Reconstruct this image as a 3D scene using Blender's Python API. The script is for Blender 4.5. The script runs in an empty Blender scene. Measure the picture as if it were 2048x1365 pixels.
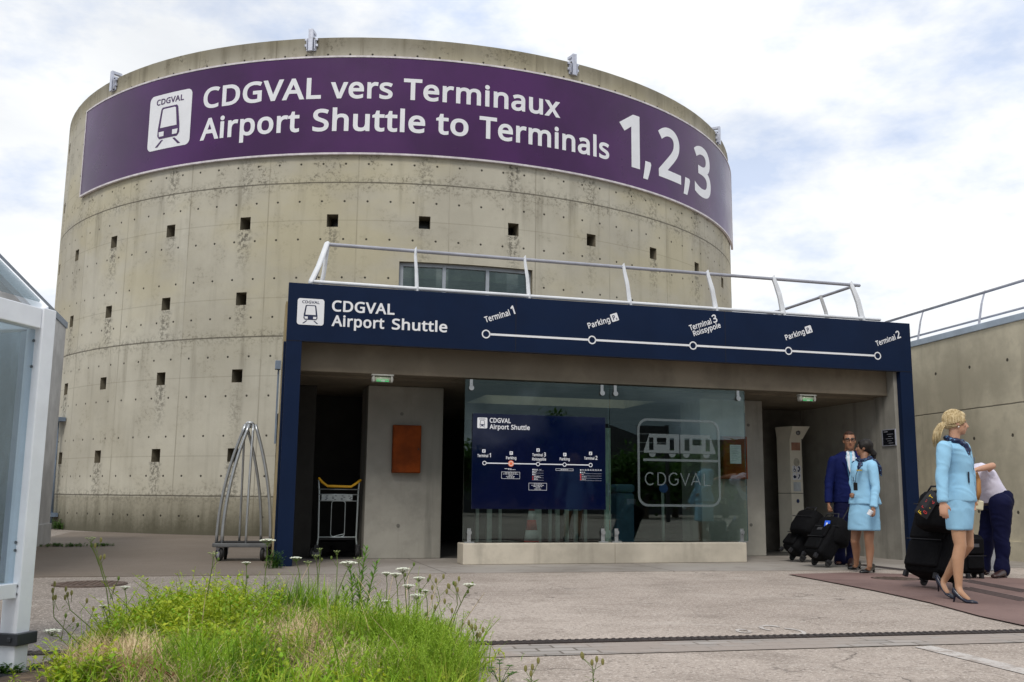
import bpy, bmesh, math, random
import numpy as np
from mathutils import Vector, Matrix, Quaternion, noise as mnoise
sin, cos, pi, rad = math.sin, math.cos, math.pi, math.radians
SC = bpy.context.scene
COL = SC.collection

# ------------------------------------------------------------ camera
CAM_F, CAM_PITCH, CAM_ROLL, CAM_H = 1944.41, 0.1586, -0.0098, 0.92
_F = Vector((0, cos(CAM_PITCH), sin(CAM_PITCH)))
_U0 = Vector((0, -sin(CAM_PITCH), cos(CAM_PITCH)))
_R0 = Vector((1, 0, 0))
_R = _R0 * cos(CAM_ROLL) - _U0 * sin(CAM_ROLL)
_U = _U0 * cos(CAM_ROLL) + _R0 * sin(CAM_ROLL)
camd = bpy.data.cameras.new('camera')
cam = bpy.data.objects.new('camera', camd)
COL.objects.link(cam)
camd.sensor_fit = 'HORIZONTAL'
camd.sensor_width = 36
camd.lens = 36 * CAM_F / 2048
camd.clip_start = 0.05
camd.clip_end = 3000
cam.matrix_world = Matrix(((_R.x, _U.x, -_F.x, 0), (_R.y, _U.y, -_F.y, 0), (_R.z, _U.z, -_F.z, CAM_H), (0, 0, 0, 1)))
SC.camera = cam

# ------------------------------------------------------------ sky, sun, exposure
SUN_EL, SUN_AZ = rad(52), rad(194)          # azimuth clockwise from +Y: behind the camera, a little to its left
wd = bpy.data.worlds.new('World')
SC.world = wd
wd.use_nodes = True
wn, wl = wd.node_tree.nodes, wd.node_tree.links
wn.clear()
wo = wn.new('ShaderNodeOutputWorld')
wb = wn.new('ShaderNodeBackground')
wl.new(wb.outputs[0], wo.inputs[0])
sky = wn.new('ShaderNodeTexSky')
sky.sky_type = 'NISHITA'
sky.sun_disc = False
sky.sun_elevation = SUN_EL
sky.sun_rotation = SUN_AZ
sky.air_density = 1.0
sky.dust_density = 2.0
tc = wn.new('ShaderNodeTexCoord')
mp = wn.new('ShaderNodeMapping')
mp.inputs['Scale'].default_value = (1.0, 1.0, 2.1)
mp.inputs['Location'].default_value = (0.35, 0.1, 0.2)
wl.new(tc.outputs['Generated'], mp.inputs[0])
n1 = wn.new('ShaderNodeTexNoise')
n1.inputs['Scale'].default_value = 2.6
n1.inputs['Detail'].default_value = 7
n1.inputs['Roughness'].default_value = 0.55
n1.inputs['Distortion'].default_value = 0.35
wl.new(mp.outputs[0], n1.inputs['Vector'])
cr = wn.new('ShaderNodeValToRGB')           # cover of the cloud deck: thin where the blue comes through
cr.color_ramp.elements[0].position = 0.34
cr.color_ramp.elements[0].color = (0.72, 0.72, 0.72, 1)
cr.color_ramp.elements[1].position = 0.60
cr.color_ramp.elements[1].color = (1, 1, 1, 1)
wl.new(n1.outputs['Fac'], cr.inputs[0])
n2 = wn.new('ShaderNodeTexNoise')
n2.inputs['Scale'].default_value = 4.3
n2.inputs['Detail'].default_value = 6
n2.inputs['Roughness'].default_value = 0.6
wl.new(mp.outputs[0], n2.inputs['Vector'])
cc = wn.new('ShaderNodeValToRGB')           # lit tops and greyer undersides
cc.color_ramp.elements[0].position = 0.36
cc.color_ramp.elements[0].color = (0.63, 0.72, 0.90, 1)
cc.color_ramp.elements[1].position = 0.54
cc.color_ramp.elements[1].color = (1.0, 1.01, 1.01, 1)
wl.new(n2.outputs['Fac'], cc.inputs[0])
sm = wn.new('ShaderNodeVectorMath')
sm.operation = 'SCALE'
sm.inputs['Scale'].default_value = 0.10
wl.new(sky.outputs[0], sm.inputs[0])
mx = wn.new('ShaderNodeMixRGB')
wl.new(cr.outputs[0], mx.inputs[0])
wl.new(sm.outputs[0], mx.inputs[1])
wl.new(cc.outputs[0], mx.inputs[2])
# a bank of storm cloud low in the sky behind the camera
sx = wn.new('ShaderNodeSeparateXYZ'); wl.new(tc.outputs['Generated'], sx.inputs[0])
def wmap(v, a, b):
    n = wn.new('ShaderNodeMapRange'); n.interpolation_type = 'SMOOTHSTEP'; wl.new(v, n.inputs[0]); n.inputs[1].default_value = a; n.inputs[2].default_value = b; return n.outputs[0]
def wmul(a, b):
    n = wn.new('ShaderNodeMath'); n.operation = 'MULTIPLY'; wl.new(a, n.inputs[0]); wl.new(b, n.inputs[1]); return n.outputs[0]
n3 = wn.new('ShaderNodeTexNoise'); n3.inputs['Scale'].default_value = 5.5; n3.inputs['Detail'].default_value = 6; n3.inputs['Distortion'].default_value = 0.5; wl.new(mp.outputs[0], n3.inputs['Vector'])
bank = wmul(wmul(wmap(sx.outputs[1], -0.15, -0.6), wmap(sx.outputs[2], 0.55, 0.12)), wmap(n3.outputs['Fac'], 0.74, 0.46))
mb_ = wn.new('ShaderNodeMixRGB'); wl.new(bank, mb_.inputs[0]); wl.new(mx.outputs[0], mb_.inputs[1]); mb_.inputs[2].default_value = (0.20, 0.24, 0.27, 1)
wl.new(mb_.outputs[0], wb.inputs[0])
wb.inputs[1].default_value = 1.0

sund = bpy.data.lights.new('sun', 'SUN')
sund.energy = 1.5
sund.angle = rad(14)
sund.color = (1.0, 0.95, 0.87)
sun = bpy.data.objects.new('sun', sund)
COL.objects.link(sun)
_sd = Vector((sin(SUN_AZ) * cos(SUN_EL), cos(SUN_AZ) * cos(SUN_EL), sin(SUN_EL)))
sun.rotation_euler = _sd.to_track_quat('Z', 'Y').to_euler()
SC.view_settings.view_transform = 'Standard'
SC.view_settings.look = 'None'
SC.view_settings.exposure = 0.14
SC.view_settings.gamma = 1.0

# ------------------------------------------------------------ where things stand
def ray(px, py):
    return (_F + _R * ((px - 1024) / CAM_F) - _U * ((py - 682.5) / CAM_F))
def at(px, py, depth):                      # the point seen at (px, py) at that distance ahead
    d = ray(px, py)
    return Vector((0, 0, CAM_H)) + d * (depth / d.y)
def gr(px, py, z=0.0):                      # the point seen at (px, py) on level z
    d = ray(px, py)
    return Vector((0, 0, CAM_H)) + d * ((z - CAM_H) / d.z)
PO = Vector((-3.0094, 12.8049, 0))          # portal's left front foot
PYAW = 0.273
PU = Vector((cos(PYAW), sin(PYAW), 0))
PV = Vector((-sin(PYAW), cos(PYAW), 0))
PW = 9.79
def pw(s, v, z=0.0): return PO + PU * s + PV * v + Vector((0, 0, z))
TC = Vector((-3.591, 32.408, 0))            # tower centre
TR = 10.765

# ------------------------------------------------------------ object helpers
def tag(o, label=None, cat=None, group=None, kind=None):
    if label: o['label'] = label
    if cat: o['category'] = cat
    if group: o['group'] = group
    if kind: o['kind'] = kind
    return o
def thing(name, label, cat, loc=(0, 0, 0), rz=0.0, group=None):
    o = bpy.data.objects.new(name, None)
    o.empty_display_size = 0.1
    COL.objects.link(o)
    o.location = loc
    o.rotation_euler = (0, 0, rz)
    return tag(o, label, cat, group)

class MB:
    def __init__(s):
        s.v, s.f, s.m = [], [], []
    def face(s, pts, m=0):
        i = len(s.v); s.v += [tuple(p) for p in pts]; s.f.append(tuple(range(i, i + len(pts)))); s.m.append(m)
    def raw(s, vs, fs, m=0):
        i = len(s.v); s.v += [tuple(p) for p in vs]
        for f in fs: s.f.append(tuple(k + i for k in f)); s.m.append(m)
    def box(s, x0, x1, y0, y1, z0, z1, m=0, M=None):
        vs = [Vector(p) for p in ((x0, y0, z0), (x1, y0, z0), (x1, y1, z0), (x0, y1, z0), (x0, y0, z1), (x1, y0, z1), (x1, y1, z1), (x0, y1, z1))]
        if M: vs = [M @ p for p in vs]
        s.raw(vs, [(0, 3, 2, 1), (4, 5, 6, 7), (0, 1, 5, 4), (1, 2, 6, 5), (2, 3, 7, 6), (3, 0, 4, 7)], m)
    def prism(s, poly, z0, z1, m=0, fn=None):           # poly counter-clockwise in xy
        n = len(poly)
        vs = [Vector((x, y, z0)) for x, y in poly] + [Vector((x, y, z1)) for x, y in poly]
        if fn: vs = [fn(p) for p in vs]
        s.raw(vs, [tuple(range(n - 1, -1, -1)), tuple(range(n, 2 * n))] + [(i, (i + 1) % n, n + (i + 1) % n, n + i) for i in range(n)], m)
    def loft(s, rings, m=0, cap=True):                   # rings of equal length
        n = len(rings[0]); i0 = len(s.v)
        for r in rings: s.v += [tuple(p) for p in r]
        for k in range(len(rings) - 1):
            for j in range(n):
                a = i0 + k * n + j; b = i0 + k * n + (j + 1) % n
                s.f.append((a, b, b + n, a + n)); s.m.append(m)
        if cap:
            s.f.append(tuple(i0 + j for j in range(n - 1, -1, -1))); s.m.append(m)
            k = len(rings) - 1
            s.f.append(tuple(i0 + k * n + j for j in range(n))); s.m.append(m)
    def tube(s, pts, r, n=10, m=0, cap=True, round_end=False, flat=1.0, up=None):
        pts = [Vector(p) for p in pts]
        rs = list(r) if hasattr(r, '__len__') else [r] * len(pts)
        if round_end:
            a, b = pts[0], pts[-1]
            ta = (pts[0] - pts[1]).normalized(); tb = (pts[-1] - pts[-2]).normalized()
            A = [(a + ta * rs[0] * sin(t), rs[0] * cos(t)) for t in (1.35, 1.0, 0.6, 0.3)]
            B = [(b + tb * rs[-1] * sin(t), rs[-1] * cos(t)) for t in (0.3, 0.6, 1.0, 1.35)]
            pts = [p for p, _ in A] + pts + [p for p, _ in B]
            rs = [q for _, q in A] + rs + [q for _, q in B]
        T = []
        for i in range(len(pts)):
            d = pts[min(i + 1, len(pts) - 1)] - pts[max(i - 1, 0)]
            T.append(d.normalized() if d.length > 1e-9 else Vector((0, 0, 1)))
        ref = Vector(up) if up else (Vector((0, 0, 1)) if abs(T[0].z) < 0.9 else Vector((1, 0, 0)))
        N = (ref - T[0] * ref.dot(T[0])).normalized()
        rings = []
        for i, p in enumerate(pts):
            if i: N = (N - T[i] * N.dot(T[i])).normalized()
            Bv = T[i].cross(N)
            rings.append([p + N * (cos(2 * pi * k / n) * rs[i] * flat) + Bv * (sin(2 * pi * k / n) * rs[i]) for k in range(n)])
        s.loft(rings, m, cap)
    def stack(s, rings, right, fwd, n=20, m=0, p=2.0, cap=True):  # rings: (centre, half width, half depth); horizontal superellipses
        out = []
        for c, a, b in rings:
            c = Vector(c); q = []
            for k in range(n):
                t = 2 * pi * k / n; ct, st = cos(t), sin(t)
                x = math.copysign(abs(ct) ** (2 / p), ct) * a; y = math.copysign(abs(st) ** (2 / p), st) * b
                q.append(c + right * x + fwd * y)
            out.append(q)
        s.loft(out, m, cap)
    def ell(s, c, rx, ry, rz, n=16, k=10, m=0, M=None, ax=None):
        c = Vector(c); X, Y, Z = ax if ax else (Vector((1, 0, 0)), Vector((0, 1, 0)), Vector((0, 0, 1)))
        rings = []
        for i in range(1, k):
            t = pi * i / k - pi / 2
            rings.append([c + X * (rx * cos(t) * cos(2 * pi * j / n)) + Y * (ry * cos(t) * sin(2 * pi * j / n)) + Z * (rz * sin(t)) for j in range(n)])
        i0 = len(s.v)
        s.loft(rings, m, False)
        a = len(s.v); s.v += [tuple(c - Z * rz), tuple(c + Z * rz)]
        L = i0 + (k - 2) * n
        for j in range(n):
            s.f.append((a, i0 + (j + 1) % n, i0 + j)); s.m.append(m)
            s.f.append((a + 1, L + j, L + (j + 1) % n)); s.m.append(m)
    def lathe(s, prof, c=(0, 0, 0), axis='z', n=24, m=0):
        c = Vector(c); rings = []
        for r, h in prof:
            q = []
            for j in range(n):
                a = 2 * pi * j / n
                x, y = r * cos(a), r * sin(a)
                q.append(c + (Vector((x, y, h)) if axis == 'z' else Vector((h, x, y)) if axis == 'x' else Vector((y, h, x))))
            rings.append(q)
        s.loft(rings, m, True)
    def build(s, name, mats, parent=None, smooth=False, bevel=0.0, auto=None):
        me = bpy.data.meshes.new(name)
        me.from_pydata(s.v, [], s.f)
        mats = mats if isinstance(mats, (list, tuple)) else [mats]
        for m in mats: me.materials.append(m)
        if len(mats) > 1: me.polygons.foreach_set('material_index', s.m)
        if smooth: me.polygons.foreach_set('use_smooth', [True] * len(me.polygons))
        me.update()
        o = bpy.data.objects.new(name, me)
        COL.objects.link(o)
        if parent: o.parent = parent
        if bevel:
            b = o.modifiers.new('bevel', 'BEVEL'); b.width = bevel; b.segments = 2; b.limit_method = 'ANGLE'; b.angle_limit = rad(40)
        if auto:
            try: me.set_sharp_from_angle(angle=rad(auto))
            except Exception: pass
        return o

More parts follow.
